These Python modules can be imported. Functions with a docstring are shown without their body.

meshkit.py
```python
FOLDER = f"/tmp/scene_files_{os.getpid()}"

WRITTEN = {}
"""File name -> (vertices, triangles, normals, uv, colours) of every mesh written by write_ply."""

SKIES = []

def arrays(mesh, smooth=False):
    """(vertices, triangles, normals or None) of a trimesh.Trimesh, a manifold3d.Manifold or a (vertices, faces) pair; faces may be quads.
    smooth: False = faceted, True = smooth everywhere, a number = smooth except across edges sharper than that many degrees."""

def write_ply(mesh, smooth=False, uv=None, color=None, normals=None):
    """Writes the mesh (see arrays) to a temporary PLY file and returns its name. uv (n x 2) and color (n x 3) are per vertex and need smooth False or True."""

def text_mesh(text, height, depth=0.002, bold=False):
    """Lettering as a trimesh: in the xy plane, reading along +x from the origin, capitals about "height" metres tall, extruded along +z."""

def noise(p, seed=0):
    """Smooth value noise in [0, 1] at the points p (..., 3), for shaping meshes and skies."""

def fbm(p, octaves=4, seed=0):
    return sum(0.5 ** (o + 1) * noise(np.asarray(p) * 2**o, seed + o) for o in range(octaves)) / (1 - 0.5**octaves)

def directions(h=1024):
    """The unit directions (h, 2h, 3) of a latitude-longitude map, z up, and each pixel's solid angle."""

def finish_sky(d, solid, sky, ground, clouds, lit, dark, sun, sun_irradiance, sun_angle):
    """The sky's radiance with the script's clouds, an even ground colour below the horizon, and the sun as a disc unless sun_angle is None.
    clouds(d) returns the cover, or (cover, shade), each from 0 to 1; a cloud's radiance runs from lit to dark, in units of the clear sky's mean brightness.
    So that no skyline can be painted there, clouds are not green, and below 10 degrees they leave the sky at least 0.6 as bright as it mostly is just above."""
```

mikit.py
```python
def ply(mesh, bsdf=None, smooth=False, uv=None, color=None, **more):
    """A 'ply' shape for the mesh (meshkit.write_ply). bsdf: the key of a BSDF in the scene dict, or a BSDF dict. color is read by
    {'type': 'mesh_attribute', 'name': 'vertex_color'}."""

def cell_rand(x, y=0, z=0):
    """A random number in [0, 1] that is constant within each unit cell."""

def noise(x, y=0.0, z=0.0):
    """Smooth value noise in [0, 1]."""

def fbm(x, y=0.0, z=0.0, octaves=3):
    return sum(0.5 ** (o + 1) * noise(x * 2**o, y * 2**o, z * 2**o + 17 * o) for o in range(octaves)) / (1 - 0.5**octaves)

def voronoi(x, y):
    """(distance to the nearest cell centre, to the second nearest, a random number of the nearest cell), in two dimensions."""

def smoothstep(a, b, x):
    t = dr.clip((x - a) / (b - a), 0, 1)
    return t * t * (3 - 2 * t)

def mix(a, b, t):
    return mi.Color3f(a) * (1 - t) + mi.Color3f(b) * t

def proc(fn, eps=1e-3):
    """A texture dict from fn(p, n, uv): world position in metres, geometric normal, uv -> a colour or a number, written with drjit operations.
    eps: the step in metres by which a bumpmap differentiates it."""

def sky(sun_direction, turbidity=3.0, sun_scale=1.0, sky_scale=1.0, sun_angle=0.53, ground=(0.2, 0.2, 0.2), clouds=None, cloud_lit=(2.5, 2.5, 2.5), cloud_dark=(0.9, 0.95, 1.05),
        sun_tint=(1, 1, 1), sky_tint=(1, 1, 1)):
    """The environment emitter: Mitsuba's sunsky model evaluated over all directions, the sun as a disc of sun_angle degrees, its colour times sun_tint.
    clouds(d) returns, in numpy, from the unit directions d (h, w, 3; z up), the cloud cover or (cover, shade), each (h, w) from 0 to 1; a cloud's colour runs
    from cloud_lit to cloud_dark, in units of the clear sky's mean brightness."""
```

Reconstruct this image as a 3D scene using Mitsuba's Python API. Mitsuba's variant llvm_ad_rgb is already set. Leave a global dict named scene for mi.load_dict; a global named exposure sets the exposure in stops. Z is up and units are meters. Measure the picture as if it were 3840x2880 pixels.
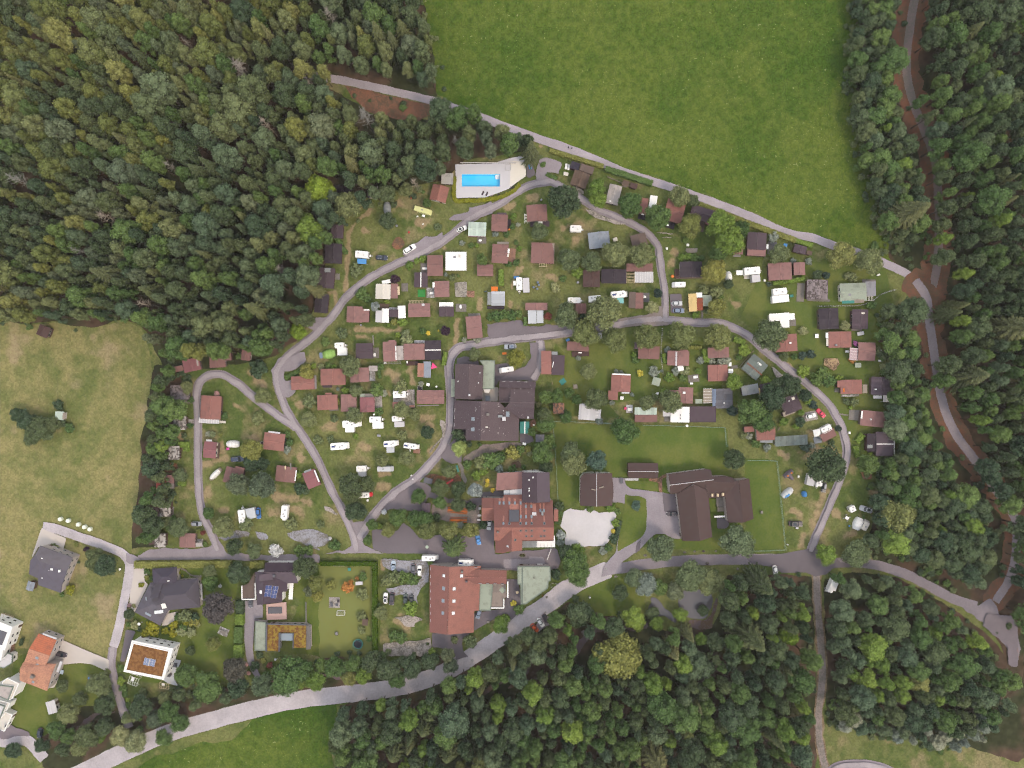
import math
import random
import numpy as np
import trimesh
import mapbox_earcut
import drjit as dr
import mitsuba as mi
import mikit
import meshkit
from shapely.geometry import LineString, Point, Polygon, box
from shapely.ops import unary_union
from shapely import affinity

T = mi.ScalarTransform4f
scene, labels = {"type": "scene"}, {}
rng = np.random.default_rng(7)
random.seed(7)
PI = math.pi

# ------------------------------------------------------------------ camera, sky, exposure
scene["camera"] = {"type": "perspective", "fov": 71.5, "fov_axis": "x", "near_clip": 1.0, "far_clip": 4000.0,
                   "to_world": T().look_at(origin=[0, 0, 254], target=[0, 0, 0], up=[0, 1, 0])}
scene["daylight"] = mikit.sky((0.45, -0.40, 0.80), turbidity=3, sun_scale=0.26, sun_angle=16, clouds=lambda d: 1.0,
                              cloud_lit=(2.22, 2.28, 2.42), sun_tint=(1.0, 0.98, 0.97))
exposure = 2.42
# thin veil of humid air between the drone and the valley floor
scene["air"] = {"type": "homogeneous", "albedo": {"type": "rgb", "value": [.95, .95, .95]}, "sigma_t": 7.5e-5}
scene["camera"]["medium"] = {"type": "ref", "id": "air"}
scene["haze"] = {"type": "cube", "to_world": T().translate([0, 0, 127.0]).scale([1900, 1900, 130.0]), "bsdf": {"type": "null"}, "interior": {"type": "ref", "id": "air"}}
labels["haze"] = {"label": "thin whitish haze of humid air over the whole valley", "kind": "stuff"}

# ------------------------------------------------------------------ colours (surface colours, linear)
def lin(h):
    c = np.array([int(h[i:i + 2], 16) for i in (0, 2, 4)]) / 255.0
    return np.where(c < 0.04045, c / 12.92, ((c + 0.055) / 1.055) ** 2.4) / 1.25

HEX = dict(mar="916d69", mar2="9b7673", red="a0716a", rsd="a8544c", rse="96666a", brn="6b5a50", bro="5e4a48", tau="756660", drk="5b4e56", blk="474048",
           wht="fbfaf8", cre="dcd6cc", crm="d8c4a4", gry="9a9aa0", lgr="cfcdd0", gst="9a9ea0", ggr="a6af9f", slb="8d8284", slw="b8b2ae", tan="a09488", nvy="3d3a48",
           pal="bdb4b0", stn="8a8480", sto="8f877f", con="c4c0ba", cow="807c7a", til="a8746a", tiN="946660", blg="9aa2ae", gmt="c0cfc4", pnp="c2a8ac", slt="6c6c74", rst="9a5540",  # the darker roof tile is til with slope shade put into its colour
           yel="e6ca90", alu="c6cad0", rib="b6bac0", gsl="7c8682", drp="645862", sal="b08272", mos="96705e", pav="b6aeaa", brk="a07c6c", org="e88038", orb="c06a30",
           tea="4c9088", tea2="8cc8c8", blu="5a9ad8", gbl="7d8ba2", grn="3f9048", inn="5f5155", inr="7a6c70", inn2="574a50", gds="7f8a80", bar="5f4e4d", ba2="584846",
           dr2="655a64", dr3="524650", slh="615c66", sl2="575260", sl3="6e6a74", grh="6e6a72", gr2="686470", tio="cc7858", tp1="d29a80", tp2="cd977c", ppk="cbaaa2",
           sed="97813f", seb="8d6844", wsh="c48a7c", pvs="2a3c78", pvg="7a86a4", gls="8a96a2", gld="343a42", skw="e8ecf0", dck="968a82", pnk="f0558c", mag="d860b0", mnt="b8c8b8",
           rds="d23a40", rsd2="b0474c", trq="60c8e0", lbl="b4c4d4", ylw="dcdc98", lim2="9cc46c", sil="c8cace", sil2="9a9ea6", nav="3c4352", nvb="39435e", bcr="3d70b2",
           bll="5c9ce2", grc="6a6a72", gbk="4c5554", gbk2="45474c", orc="c85a32", rdp="d8405c", tgr="7a7078", btw="e0e2e4", rust="b06048", dark="34343a", lite="e4e4d8", hedge="5a7030")
C = {k: lin(v) for k, v in HEX.items()}
# leaf colours (linear reflectance)
LEAF = dict(grn=(.066, .105, .030), ylg=(.105, .155, .026), oyl=(.135, .140, .034), oyg=(.122, .134, .042), oli=(.096, .116, .048), drg=(.046, .068, .034),
            dro=(.058, .078, .034), blu=(.040, .060, .044), blg2=(.055, .095, .070), slg=(.068, .096, .050), slo=(.082, .102, .056), sil=(.150, .170, .130),
            slv=(.200, .225, .205), slv2=(.14, .16, .12), lim=(.125, .185, .020), pal=(.150, .165, .075), pll=(.235, .270, .070), yel=(.380, .310, .030), yel2=(.185, .190, .026),
            pur=(.045, .026, .036), pub=(.080, .066, .060), dru=(.052, .052, .042), rdd=(.165, .048, .034), mag=(.450, .110, .270), orr=(.300, .130, .030),
            flo=(.420, .440, .370), pnb=(.330, .190, .170), yco=(.180, .175, .026), spr=(.060, .072, .030), spo=(.080, .086, .036), spk=(.070, .098, .034),
            wil=(.150, .165, .115), yfo=(.108, .122, .032), hdg=(.050, .085, .012), gra=(.090, .092, .066), dead=(.20, .18, .15))
for k_, c_ in LEAF.items():
    c_ = np.array(c_)
    LEAF[k_] = tuple(np.minimum(c_ * (1.72, 1.72, 1.80) * .86 + c_.mean() * .15, .6)) if k_ not in ("hdg", "yel2") else tuple(c_ * 1.2)
HUEWORD = dict(grn="green", ylg="fresh green", oyl="yellow-olive", oyg="yellowish green", oli="dull olive", drg="dark green", dro="dark olive", blu="bluish dark", blg2="blue-green",
               slg="grey-green", slo="greyish olive", sil="silvery", slv="silver-blue", slv2="silver", lim="bright lime green", pal="pale green", pll="light yellow-green", yel="bright yellow",
               yel2="golden green", pur="deep purple", pub="purple-brown", dru="brownish dark", rdd="red-leaved", mag="pink-flowered", orr="orange-flowered", flo="white-flowered",
               pnb="pink-blossomed", yco="golden yellow", spr="dark", spo="yellow-tipped", spk="star-shaped green", wil="silver-grey", yfo="ochre-tinted", gra="grey half-bare", dead="bare dead")

# ------------------------------------------------------------------ survey of the place (metres)
DATA = """C -27.2 41.9 5.6 7.4 -0 mar h|maroon cabin west of the big plain white cabin;above the curving road
C -19.8 43.4 7.3 6.5 -0 wht f|big plain white flat-roofed cabin with two roof hatches;
K -20.3 44.9 0.9 0.7 -0 gry
K -18.5 45.2 0.6 0.8 -0 cre
C -32.2 36.8 4.8 5.3 -1 drk vw|dark cabin with a white ridge strip;near the green lawn mat
D -31.3 41.5 2.6 3.3 -0 stn
U -31.1 41.1 0.8 1.8 -90
C -24.8 33.6 5.3 5.7 1 mar2 h|maroon cabin beside the green lawn mat;with pale terrace
D -29.1 32.6 2.8 3.6 -0 lgr
U -28.6 32.4 0.8 1.4 -90
A -27.7 35 0.8 1.9 -0 wht
C -45.6 32.7 5.3 5.3 -2 cre v|cream and maroon cabin by the curving road;
R -41.6 32.9 2.5 5.2 -2 mar2 m
A -40.1 33 0.8 3 2 crm
A -44.4 36.2 3.3 1.3 12 wht
D -38.3 34.5 2.4 2.9 -0 stn
X mat -32.3 32.4 2.7 2.7 -0 grn|bright green lawn mat below the dark cabin with white ridge;
C -61.9 53.9 4.4 4.8 -2 drk v|northernmost dark cabin of the row at the forest edge;
D -60.9 57.4 2.6 1.1 -2 stn
C -63.2 46.1 6.1 7 -2 blk v|second dark cabin of the row at the forest edge;
R -62.9 48.5 2.7 1.8 -2 tau m
C -65.6 37.5 5.5 7.2 -5 drk v|third dark cabin of the forest edge row;with a grey hatch
K -65.1 40.2 2.1 1.5 -0 gst
D -62.4 38.3 1.9 2.2 -0 stn
C -67.4 28.5 4.8 6.7 -5 blk v|southernmost dark cabin of the row at the forest edge;
C -49.4 67.3 3.5 3 -2 blk v|small dark cabin half under the woods above the clearing;
A -47.6 68.4 0.2 3.3 -4 wht
C -59.4 68.5 5.7 3 -5 blk v|dark cabin almost hidden by trees at the clearing;
X bench -68.8 44.7 1.7 1.2 -0 org|orange bench behind the forest edge cabins;
C -25.7 67.3 5.9 5.7 -14 til vt|square wooden hut with red tiled roof west of the pool;
C -22.9 72.6 4.1 3.8 -1 con f|concrete pump house at the west end of the pool deck;
V van -31.2 61.5 5.5 -15 ylw 0|pale yellow camper van with open tailgate on the clearing;
V tnt -44.5 62.7 4.2 -90 gst 2.7|rounded grey tunnel tent on the clearing;
V car -17.9 55.2 4 22 wht 0|white car with dark glass roof west of the pale ribbed cabin;
V car -36.5 48.1 5 32 wht 0|white car pulled up on the curving road shoulder;
V crv -52.6 45.8 5.9 -4 wht 2.5|white caravan with blue awning hitched to a dark car;
W -53.2 43.4 3.3 1.8 -2 blu
V car -46.4 45 4.3 -4 nav 0|dark navy estate car in front of the caravan with blue awning;
X firepit -40.4 50.1 1.8 1.8 -0 pnk|pink fire circle with stools on the clearing;
X bbq -36.7 54 0.7 0.7 -0 rds|red kettle barbecue on the clearing;
X table -31.5 59.9 1.1 0.8 -20 wht|white camping table beside the yellow camper van;
X chair -33.7 59.7 0.5 0.5 -0 wht|white camping chair west of the yellow van's table;
X box -31.7 57 0.5 0.4 -0 wht|white crate on the grass south of the yellow camper van;
X kite -54 65.8 0.5 1.1 -0 rds|red playhouse post near the forest cabins;
X kite -35.9 66.4 0.5 0.9 -0 rds|red swing seat under the trees near the tiled hut;
X lounger -41.1 56.4 0.8 0.8 -0 gry|grey folding chair beside the lone tree on the clearing;
T -66.1 66.8 5.1 lim 14
T -57.3 61.8 5.6 oli 12
T -69 52.6 5.4 ylg 16
T -43.8 57.2 3.2 drg 6
T -37.2 68.2 2.6 oli 7
T -43.8 67.1 3.5 oli 9
T -30.1 63.7 1.9 grn 5
T -41.3 37.1 1.9 pur 4
T -10.5 43.7 1.9 grn 4
B -36.5 42.2 1.6 ylg 1.7
B -33.8 43.8 1.1 ylg 1.2
B -31.7 44.5 1.3 ylg 1.5
B -21.3 37.8 1.2 oli 1.3
B -55 40.4 2.4 oli 2.6
B -26.3 55.8 1.4 oli 1.5
B -56.3 38.7 1.2 oli 1.3
B -53.5 32 2.1 grn 2.3
B -51.5 30.6 1.5 grn 1.7
B -17.8 50.1 1 sil 1.1
B -44.6 29.4 0.9 ylg 1
B -14.8 49.3 0.8 grn 0.9
B -12.4 49.4 0.9 ylg 1
B -23.6 39 0.8 sil 0.9
B -20.3 38.1 0.9 oli 1
B -19.1 38.6 0.7 grn 0.7
B -69.2 40.5 1.8 grn 2
H 1.8 grn 2.2 -62.1 51.8 -59.8 47|leafy green hedge between the forest edge cabins;
O -17.9 74.9 -4.3 70.4
X bench 6.5 77.4 1 1.7 14 blu|blue bench beside the pool terrace;
C 24.1 72.4 5.8 5.5 -19 brn vs|brown slab-roofed cabin below the field path;
R 26.5 76.1 4.9 2.5 -19 tau m
R 22.3 77.2 3.2 2.6 -19 nvy m
X lounger 19.3 77.5 0.8 1.9 -8 wht|west white sun lounger by the brown slab-roofed cabin;
X lounger 20.2 77.2 0.8 1.9 -8 wht|east white sun lounger by the brown slab-roofed cabin;
X table 19.2 74.8 1.7 1.3 -12 cre|beige garden table west of the brown slab-roofed cabin;
C 36 67 4.5 6.9 -14 pal v|pale grey cabin between two round green trees;
A 34.7 64.6 0.7 0.5 -14 wht
C 40.2 70.9 2.4 2 -16 brn m|small brown shed under the field path hedge;
C 43 70.1 2.7 1.7 -16 bro m|low brown garden shed east of the pale grey cabin;
F wood 34 73.8 39.2 71.6|short pale pallet fence behind the pale grey cabin;
C 8.8 60.5 7.2 5.9 3 mar v|maroon cabin at the foot of the giant round tree;
P 4.9 58.7 1.1 3.2 3 wht
D 9.9 57.1 6.9 2 -0 drk
A 10 57.1 1.5 0.8 -0 wht
T 17.5 62.8 7.1 drg 17
T 29.6 68.2 3.7 ylg 8
T 30.4 64.9 3.2 ylg 7
T 9.6 53.6 3.4 oli 6
C -4.4 57 5.7 6 -2 mar h|maroon cabin ringed by flower beds;east of the ribbed pale cabin
D -1.1 57 1.3 3.4 -2 blk
X bbq -1 55 0.7 0.7 -0 org|orange kettle grill beside the cabin ringed by flower beds;
A -3.6 60.3 3.3 0.6 -0 drk
C -12.3 54.8 6.4 5 -2 gmt hr|pale ribbed cabin with pink lower slope;
R -12.4 53.4 6.3 2.4 -2 pnp m
D -10.8 51.3 3.2 2.3 -0 stn
U -11.3 51.1 1.2 0.8 -0
C -4.2 46.1 5.8 6.7 -3 mar h|maroon cabin with brick terrace and white strip;
D -0.2 45.8 2.8 5.2 -5 brk
A -1.2 47 0.7 1.6 -5 wht
A -1.4 45.5 0.7 1.3 -5 cre
A -3.2 49.9 4.2 0.8 -0 sto
C 10.8 46.3 8.1 7.3 -2 mar v|half maroon half tan cabin with a small framed porch;
R 13.5 46.2 2.9 7.2 -1 tan m
P 11 42.1 2.9 1.4 -0 crm
C -9.5 40.6 5.7 3.4 -1 mar h|small maroon cabin behind the round green bush;
R -9.5 38.8 5.7 1.2 -1 mar2 m
V crv 23.1 55 5.1 -2 wht 2.4|lone silver white caravan on the lawn below the giant tree;
C 30.8 50.9 7.5 5.8 6 blg v|blue-grey roofed cabin among olive trees;
X box 36.8 51.5 1.5 1.2 20 cre|cream crate pile east of the blue-grey cabin;
C 45.1 50 5.5 6.1 14 tau v|taupe cabin beside the bend of the east camp road;
T 20.1 43.9 4.6 oli 8
T 27.9 42.9 4.2 oli 8
T 36.1 45.4 5 oli 9
T 45.4 45 4.5 oli 9
B 23.2 39.7 2.2 ylg 2.4
C 28.1 37.3 6 6.1 -0 bro v|reddish brown cabin in the dark trio under the trees;
C 36 38.1 8.9 5.1 -1 blk v|near black cabin in the dark trio under the trees;
C 45.1 41.2 9.3 2.8 -0 mar m|maroon cabin with white panel roof and wooden pergola;
G 46.7 37.8 6.4 3.8 -0 wht
P 42 37.6 2.9 3.6 -0 crm
X barrel 23.5 36.2 0.9 1.8 -0 gry|grey gas cylinder beside the reddish brown cabin;
T -10.6 43.9 2.2 grn 5
H 1.7 ylg 1.8 -3.9 40.6 -3.8 34.9|bright green clipped hedge by the small maroon cabin;
B 0.4 59.6 1.3 ylg 1.5
B 0.1 56 1.1 grn 1.2
B -2 53.3 1.2 grn 1.3
B -5.9 53.5 1.2 sil 1.3
B 2.2 56.8 0.8 sil 0.9
B 2.6 48.2 1 ylg 1.1
B 1.6 43.1 1.3 grn 1.5
B -1.1 42.5 1.2 grn 1.3
B -14.4 49.4 1 grn 1.1
B 1.6 50.3 1 grn 1.1
B 18.1 37.5 1.2 grn 1.3
B 41.2 60.5 1.8 grn 2
H 1.4 oyl 1.4 13.3 83.2 32.5 77.4|yellowish clipped hedge along the field path;west part
H 1.8 grn 1.8 33.1 76.6 49.9 71.2|green hedge along the field path behind the pale grey cabin;
H 1.2 grn 1.2 12.2 74.8 16 73|low curved hedge at the paved pool forecourt;
Q 20.1 84.1 dark|walker in dark clothes on the field path, west of the pair;
Q 21.3 83.9 dark|walker in dark clothes on the field path, east of the pair;
X barrel 10.4 65.6 0.7 0.8 -0 gry|grey stone post north of the maroon cabin by the giant tree;
C 46.6 62.9 2.7 5.7 -8 red m|narrow red cabin with a long white canopy;
A 49.8 63.7 2.6 6 -9 wht
D 46.5 60 2.7 2.6 -12 blk
A 46.2 60 1 0.4 -12 wht
T 41.2 62.4 4.6 grn 9
T 50.7 58 5 grn 10
C 57.4 61.1 6.7 7.6 -16 red h|broad red-roofed cabin below the field path;
D 56.4 56.7 3.3 2.2 -18 blk
A 55.1 56.2 0.7 0.6 -18 wht
C 67.5 60 8.9 4.8 -16 drk h|long dark cabin below the field path;
R 70.1 57.7 2.7 3 -24 mar m
D 67.4 56.3 2.7 3.6 -16 tau
T 59 65.4 4.2 oli 8
T 63.3 64.5 2.5 oli 6
T 62 55.2 4.6 oyl 9
T 72.3 55 5.2 ylg 12
T 75.2 49.5 5.6 ylg 13
T 79.6 53.7 3.3 grn 9
T 71.9 45.5 3.6 grn 9
C 80.2 48.9 3.3 6.1 -4 mar v|maroon cabin peeping out from the huge light green tree;
A 79.6 45.3 2.7 0.7 -0 stn
C 86.6 50.5 6.8 6.1 -3 drk v|dark cabin with a maroon lower roof strip;
R 86.5 46.5 6.6 2.3 -3 mar2 m
D 92.8 48.6 3.3 4.5 -4 slt
A 90.4 48.6 0.7 1.7 -2 wht
X mat 97.6 49.5 1.3 1.3 -10 blu|blue tarpaulin square on the lawn below the field path;
C 101.9 47.6 4.5 2.8 -14 drk v|small dark garden hut beside the blue tarpaulin;
R 105.2 46.4 1.9 1.4 -14 brn m
C 63.3 40.5 7.9 5.6 1 blk vr|dark ribbed cabin beside the parked white van;
D 59.1 39.4 2.2 3.2 -0 bro
D 63.2 38 9.6 0.8 2 tau
X bbq 57.1 38.3 1.2 0.7 -0 org|orange garden tractor at the dark ribbed cabin;
V van 59.2 35.3 4.7 -179 wht 0|white delivery van on the lawn by the east camp road;
T 70.6 39.3 4.8 oyl 9
T 76.5 35.2 1.9 drg 4
V tnt 77.2 38.3 3.6 -80 wht 2.5|white folding camper tent with window strips;
V crv 85.5 40.1 7 5 wht 2.7|long white caravan with grey porch;on the east lawn
W 86.4 37.4 2.9 2.5 6 lgr
A 80.5 39.4 2.3 1.7 -0 wht
D 83.8 38.2 2 1.4 -0 cre
X chair 90 36.9 0.8 0.7 -0 wht|white garden chair east of the long white caravan;
C 94.8 39.8 8.3 6.1 3 mar2 v|L-shaped maroon cabin above the bright hedge;
R 101.7 40.8 4 4.5 2 mar2 v
H 1.3 ylg 1.2 92.9 35.7 104.1 37.5|bright clipped hedge below the L-shaped maroon cabin;
V car 58.7 28.7 4 -0 sil 0|silver car in the two-car bay beside the yellow-roofed cabin;
V car 59.3 26.1 4.2 -0 gbl 0|grey-blue car in the two-car bay beside the yellow-roofed cabin;
C 63.9 28.8 2.9 6.3 3 yel m|yellow-roofed cabin with rusty red lean-to;
A 66.2 31.5 2.2 1.7 3 wht
R 66.5 28.2 2.1 4.3 2 rst m
A 69 29.5 3.3 3.9 -0 ggr
D 67.9 24.8 0.7 3 -2 stn
T 72 27 3.4 oyl 6
B 65.3 24.5 1.5 ylg 1.7
T 51.4 32.1 2 blu 5
T 49.6 27.1 2.5 pal 4
C 42.5 29.7 2.4 5.7 -1 tau m|taupe and maroon cabin with slate patio at the crossroads;
R 45 29.5 2.9 5.6 -0 mar m
D 47.9 30.9 2.3 3.3 -0 slt
U 47.2 31 1.2 0.9 -0
X box 55.2 48.3 0.7 0.8 -0 wht|white stone ornament on the lawn near the east camp road bend;
X table 62.6 49.5 0.9 0.9 -0 wht|white table on a brown slab north of the dark ribbed cabin;
B 60.1 45 1.5 ylg 1.7
B 62.5 45.3 1.4 ylg 1.6
B 64.9 45 1.5 grn 1.7
B 67.3 44.8 1.3 grn 1.5
B 49.3 48 1.5 grn 1.7
B 49.9 45.4 1.4 grn 1.5
T 94 45.8 3.8 oli 6
B 93.1 52.2 1.8 sil 2
B 100.1 43.9 1 sil 1.1
B 105.5 43.6 1.3 sil 1.4
B 91.4 35.5 0.9 blu 1
B 61.9 51.1 1.2 grn 1.3
B 68.4 33.6 2.1 oli 2.3
B 72.3 32.7 2.4 oli 2.7
B 74.3 31.2 1.2 grn 1.3
B 69.4 26.1 1.3 oli 1.5
H 1.7 oyl 1.5 66.6 63.9 82.5 57.9|yellowing hedge between field path and long dark cabin;
H 1.8 oyl 1.5 82.8 57.6 100.8 51|yellowing hedge along the field path further east;
H 1.5 ylg 1.4 100.8 51 106.8 49.2|bright green hedge stub by the small dark garden hut;
C 108 33.4 7.5 7 -1 slb vs|weathered grey slab-roofed cabin with stone steps;
D 103 32.7 2.7 6.6 -3 sto
D 109.5 29.9 8.1 0.8 -2 stn
C 120.6 32.5 9.3 6.4 2 ggr h|large sage green cabin in the north-east corner;
R 126.9 33.7 3.7 5.2 2 gry m
K 119.3 31.5 0.9 0.8 -0 gry
A 118.9 29 4.4 1 2 tea
A 122.8 29.3 3.4 1.2 2 tan
P 126.3 30.3 3.3 1.7 2 cre
D 127.4 36.7 4.8 1.2 -0 stn
T 115 44.8 4.9 oyg 9
T 124.4 43.3 5.4 oli 9
B 119.4 38.6 1.3 pal 1.4
B 121.2 37.9 1.6 oli 1.7
T 107.9 38.5 1.9 drg 4
T 111.3 38.5 1.4 blu 3
B 127.7 27.9 1.7 grn 1.9
T 117.7 20.7 2 pal 4
B 103.4 18.8 1.7 pal 1.9
V crv 95.3 32.8 6.2 6 wht 2.4|white caravan with a full length white awning;
W 95.1 30.2 5.9 2.6 6 wht
X lounger 99.6 31.4 1.2 0.9 8 tea|turquoise deck chair beside the caravan with white awning;
C 94.5 23.7 7.1 2.7 4 wht m|white and brown striped cabin beside the big grey tree;
R 94.5 23.8 6 1.1 4 tau m
A 99.1 23.9 1.9 2.3 3 wht
A 96.5 21.3 3.3 2.7 3 wht
D 100.2 22.1 2.3 2.8 2 stn
C 112 23.1 7 7.5 2 blk vr|tall dark cabin south of the slab-roofed cabin;
C 123.1 22.9 5.7 7 -1 drk vr|dark ribbed cabin with a cream skylight;
K 123.8 25 1.5 0.6 -0 cre
D 123 19.3 3.9 0.7 -0 stn
C 116 15.7 8.1 5.7 1 red v|brick red cabin with a white sofa on its west side;
K 114.4 13.7 0.7 0.6 -0 gry
A 111.5 17.2 1 1.9 -0 wht
A 111.6 14.8 0.8 2.7 -0 cre
C 125.4 11.5 6.1 6.4 -2 mar2 h|maroon cabin with a translucent ribbed pergola;
G 120.9 10.6 2.9 4.2 -2 pnp
X table 119.3 11.6 1.2 0.8 -0 wht|white bench west of the translucent pergola;
C 96.8 14.5 8.1 6.1 4 red v|red cabin tucked under the big grey tree by the road bend;
K 98.2 14.5 0.7 0.7 -0 wht
T 89.1 16.9 5.9 oli 12
B 103.1 10.1 1.5 blu 1.7
B 106.1 10.5 1.7 blu 1.9
T 96.2 9.7 2 oli 4
B 100.5 9.8 1.2 grn 1.3
B 122.4 14.4 1 mag 1.1
B 121 8.3 1.1 orr 1.2
X canoe 132.7 20.3 2.2 0.6 40 blu|blue canoe lying on the east lawn;
X box 135.4 22.7 1.6 1.4 -25 bro|wooden compost bin at the east forest edge;
X box 138.1 23.4 1.5 1.4 -25 bro|second wooden compost bin half under the forest edge;
X table 108.5 17.1 1.3 1.5 -0 wht|white garden seat between the two red cabins;
X table 124.1 18 2.4 1.3 12 lgr|grey garden table on slabs below the cream skylight cabin;
X barrel 131.3 11.9 0.6 0.6 -0 wht|white water butt east of the translucent pergola cabin;
X table 130.9 8.3 1.1 0.6 -10 wht|white bench at the south-east corner of the pergola cabin;
X table 123.2 6.7 2.2 1.7 -0 ggr|grey-green ping-pong table on the east lawn;
X box 130.6 38.9 1.1 0.5 20 wht|white boat-shaped trough below the field path bend;
Y 108.8 27.7 112.7 27.8 118.5 27.9 123 28 126.6 28.7 129 29.9 131.4 31.8 134.4 33 137.5 33.8
C -55.7 24.6 5.5 5.7 -2 mar2 v|maroon cabin with white awning west of the silver spruce;
R -51.9 24.2 2.7 4.7 -2 mar2 m
A -51.4 26.2 2 0.5 -1 wht
T -48.3 27.3 1.9 slv 6
C -47.1 23.9 2.3 4.2 -2 lgr m|white double-canopied cabin south-east of the silver spruce;
A -44.8 24.2 2.6 5 -1 wht
D -45.6 27.7 3.4 1.9 -3 brn
C -41.9 25 3.2 2.7 -2 drk m|small dark cabin with a white canopy on its east;
A -39 25.5 2.7 4.4 3 wht
D -42.3 27 3.3 0.8 -0 lgr
B -41.8 22.2 1.4 oyl 1.6
B -39 22.2 1.7 ylg 1.9
B -43.3 23.3 1 drg 1.1
B -44.1 21 0.8 ylg 0.9
C -32.8 26.1 7.8 4.8 1 mar2 h|maroon cabin with a cream grid pergola;
P -33.9 28.9 5.3 1.3 1 crm
K -31.4 28 1 0.8 -0 lgr
C -23.2 25.6 5.3 3.5 -0 drk v|dark cabin with a white upper roof half;
A -23.3 28.1 5 1.7 -0 wht
D -18.2 27.2 3.8 2.8 -1 stn
U -18.3 27.5 0.8 1.4 -0
V crv -60.6 13.7 4.2 3 wht 2|white caravan with a boxy white awning by the lime tent;
W -60.2 11.5 3.3 2.7 2 wht
V tnt -65.2 10.7 4.5 12 lim2 3.4|lime green tunnel tent with a grey-blue porch;
W -67.6 10.1 1.1 2 8 gbl
C -52.2 11.7 6 5.5 1 drk h|dark cabin east of the lime tent;
D -48.6 11.1 2.3 3.7 -0 stn
U -48.9 10.4 0.9 1.4 -0
A -49.1 15.4 0.4 3.6 4 stn
C -43.2 11.5 4.8 7 2 mar2 h|maroon cabin at the west end of the connected trio;
R -42.5 14.5 2.4 2.1 2 mar2 m
A -39.7 11 2.5 5 1 pal
A -41 11 0.4 5 2 wht
P -42.1 7.7 5.9 1.3 -0 stn
C -34.6 11.4 7.5 5.7 1 mar2 v|maroon cabin in the middle of the connected trio;
D -35.5 7.4 4.4 1.5 2 bro
U -37.3 7.8 0.6 0.9 -0
D -33 15.1 3.8 1.1 -0 lgr
C -27.9 12 5.7 6.9 1 blk hw|black roofed cabin at the east end of the connected trio;
B -37 15.1 2.3 pal 2.5
B -29.9 18.1 0.8 yel 0.9
B -26.2 19 0.4 yel 0.7
T -23.5 18.7 1.8 pur 4
B -66.2 15 1.7 grn 1.8
C -32.3 4.9 2.2 4.9 -2 sal m|half salmon half grey cabin beside the pink sun sail;
R -30 5.1 2.7 5.7 -1 blg m
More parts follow.
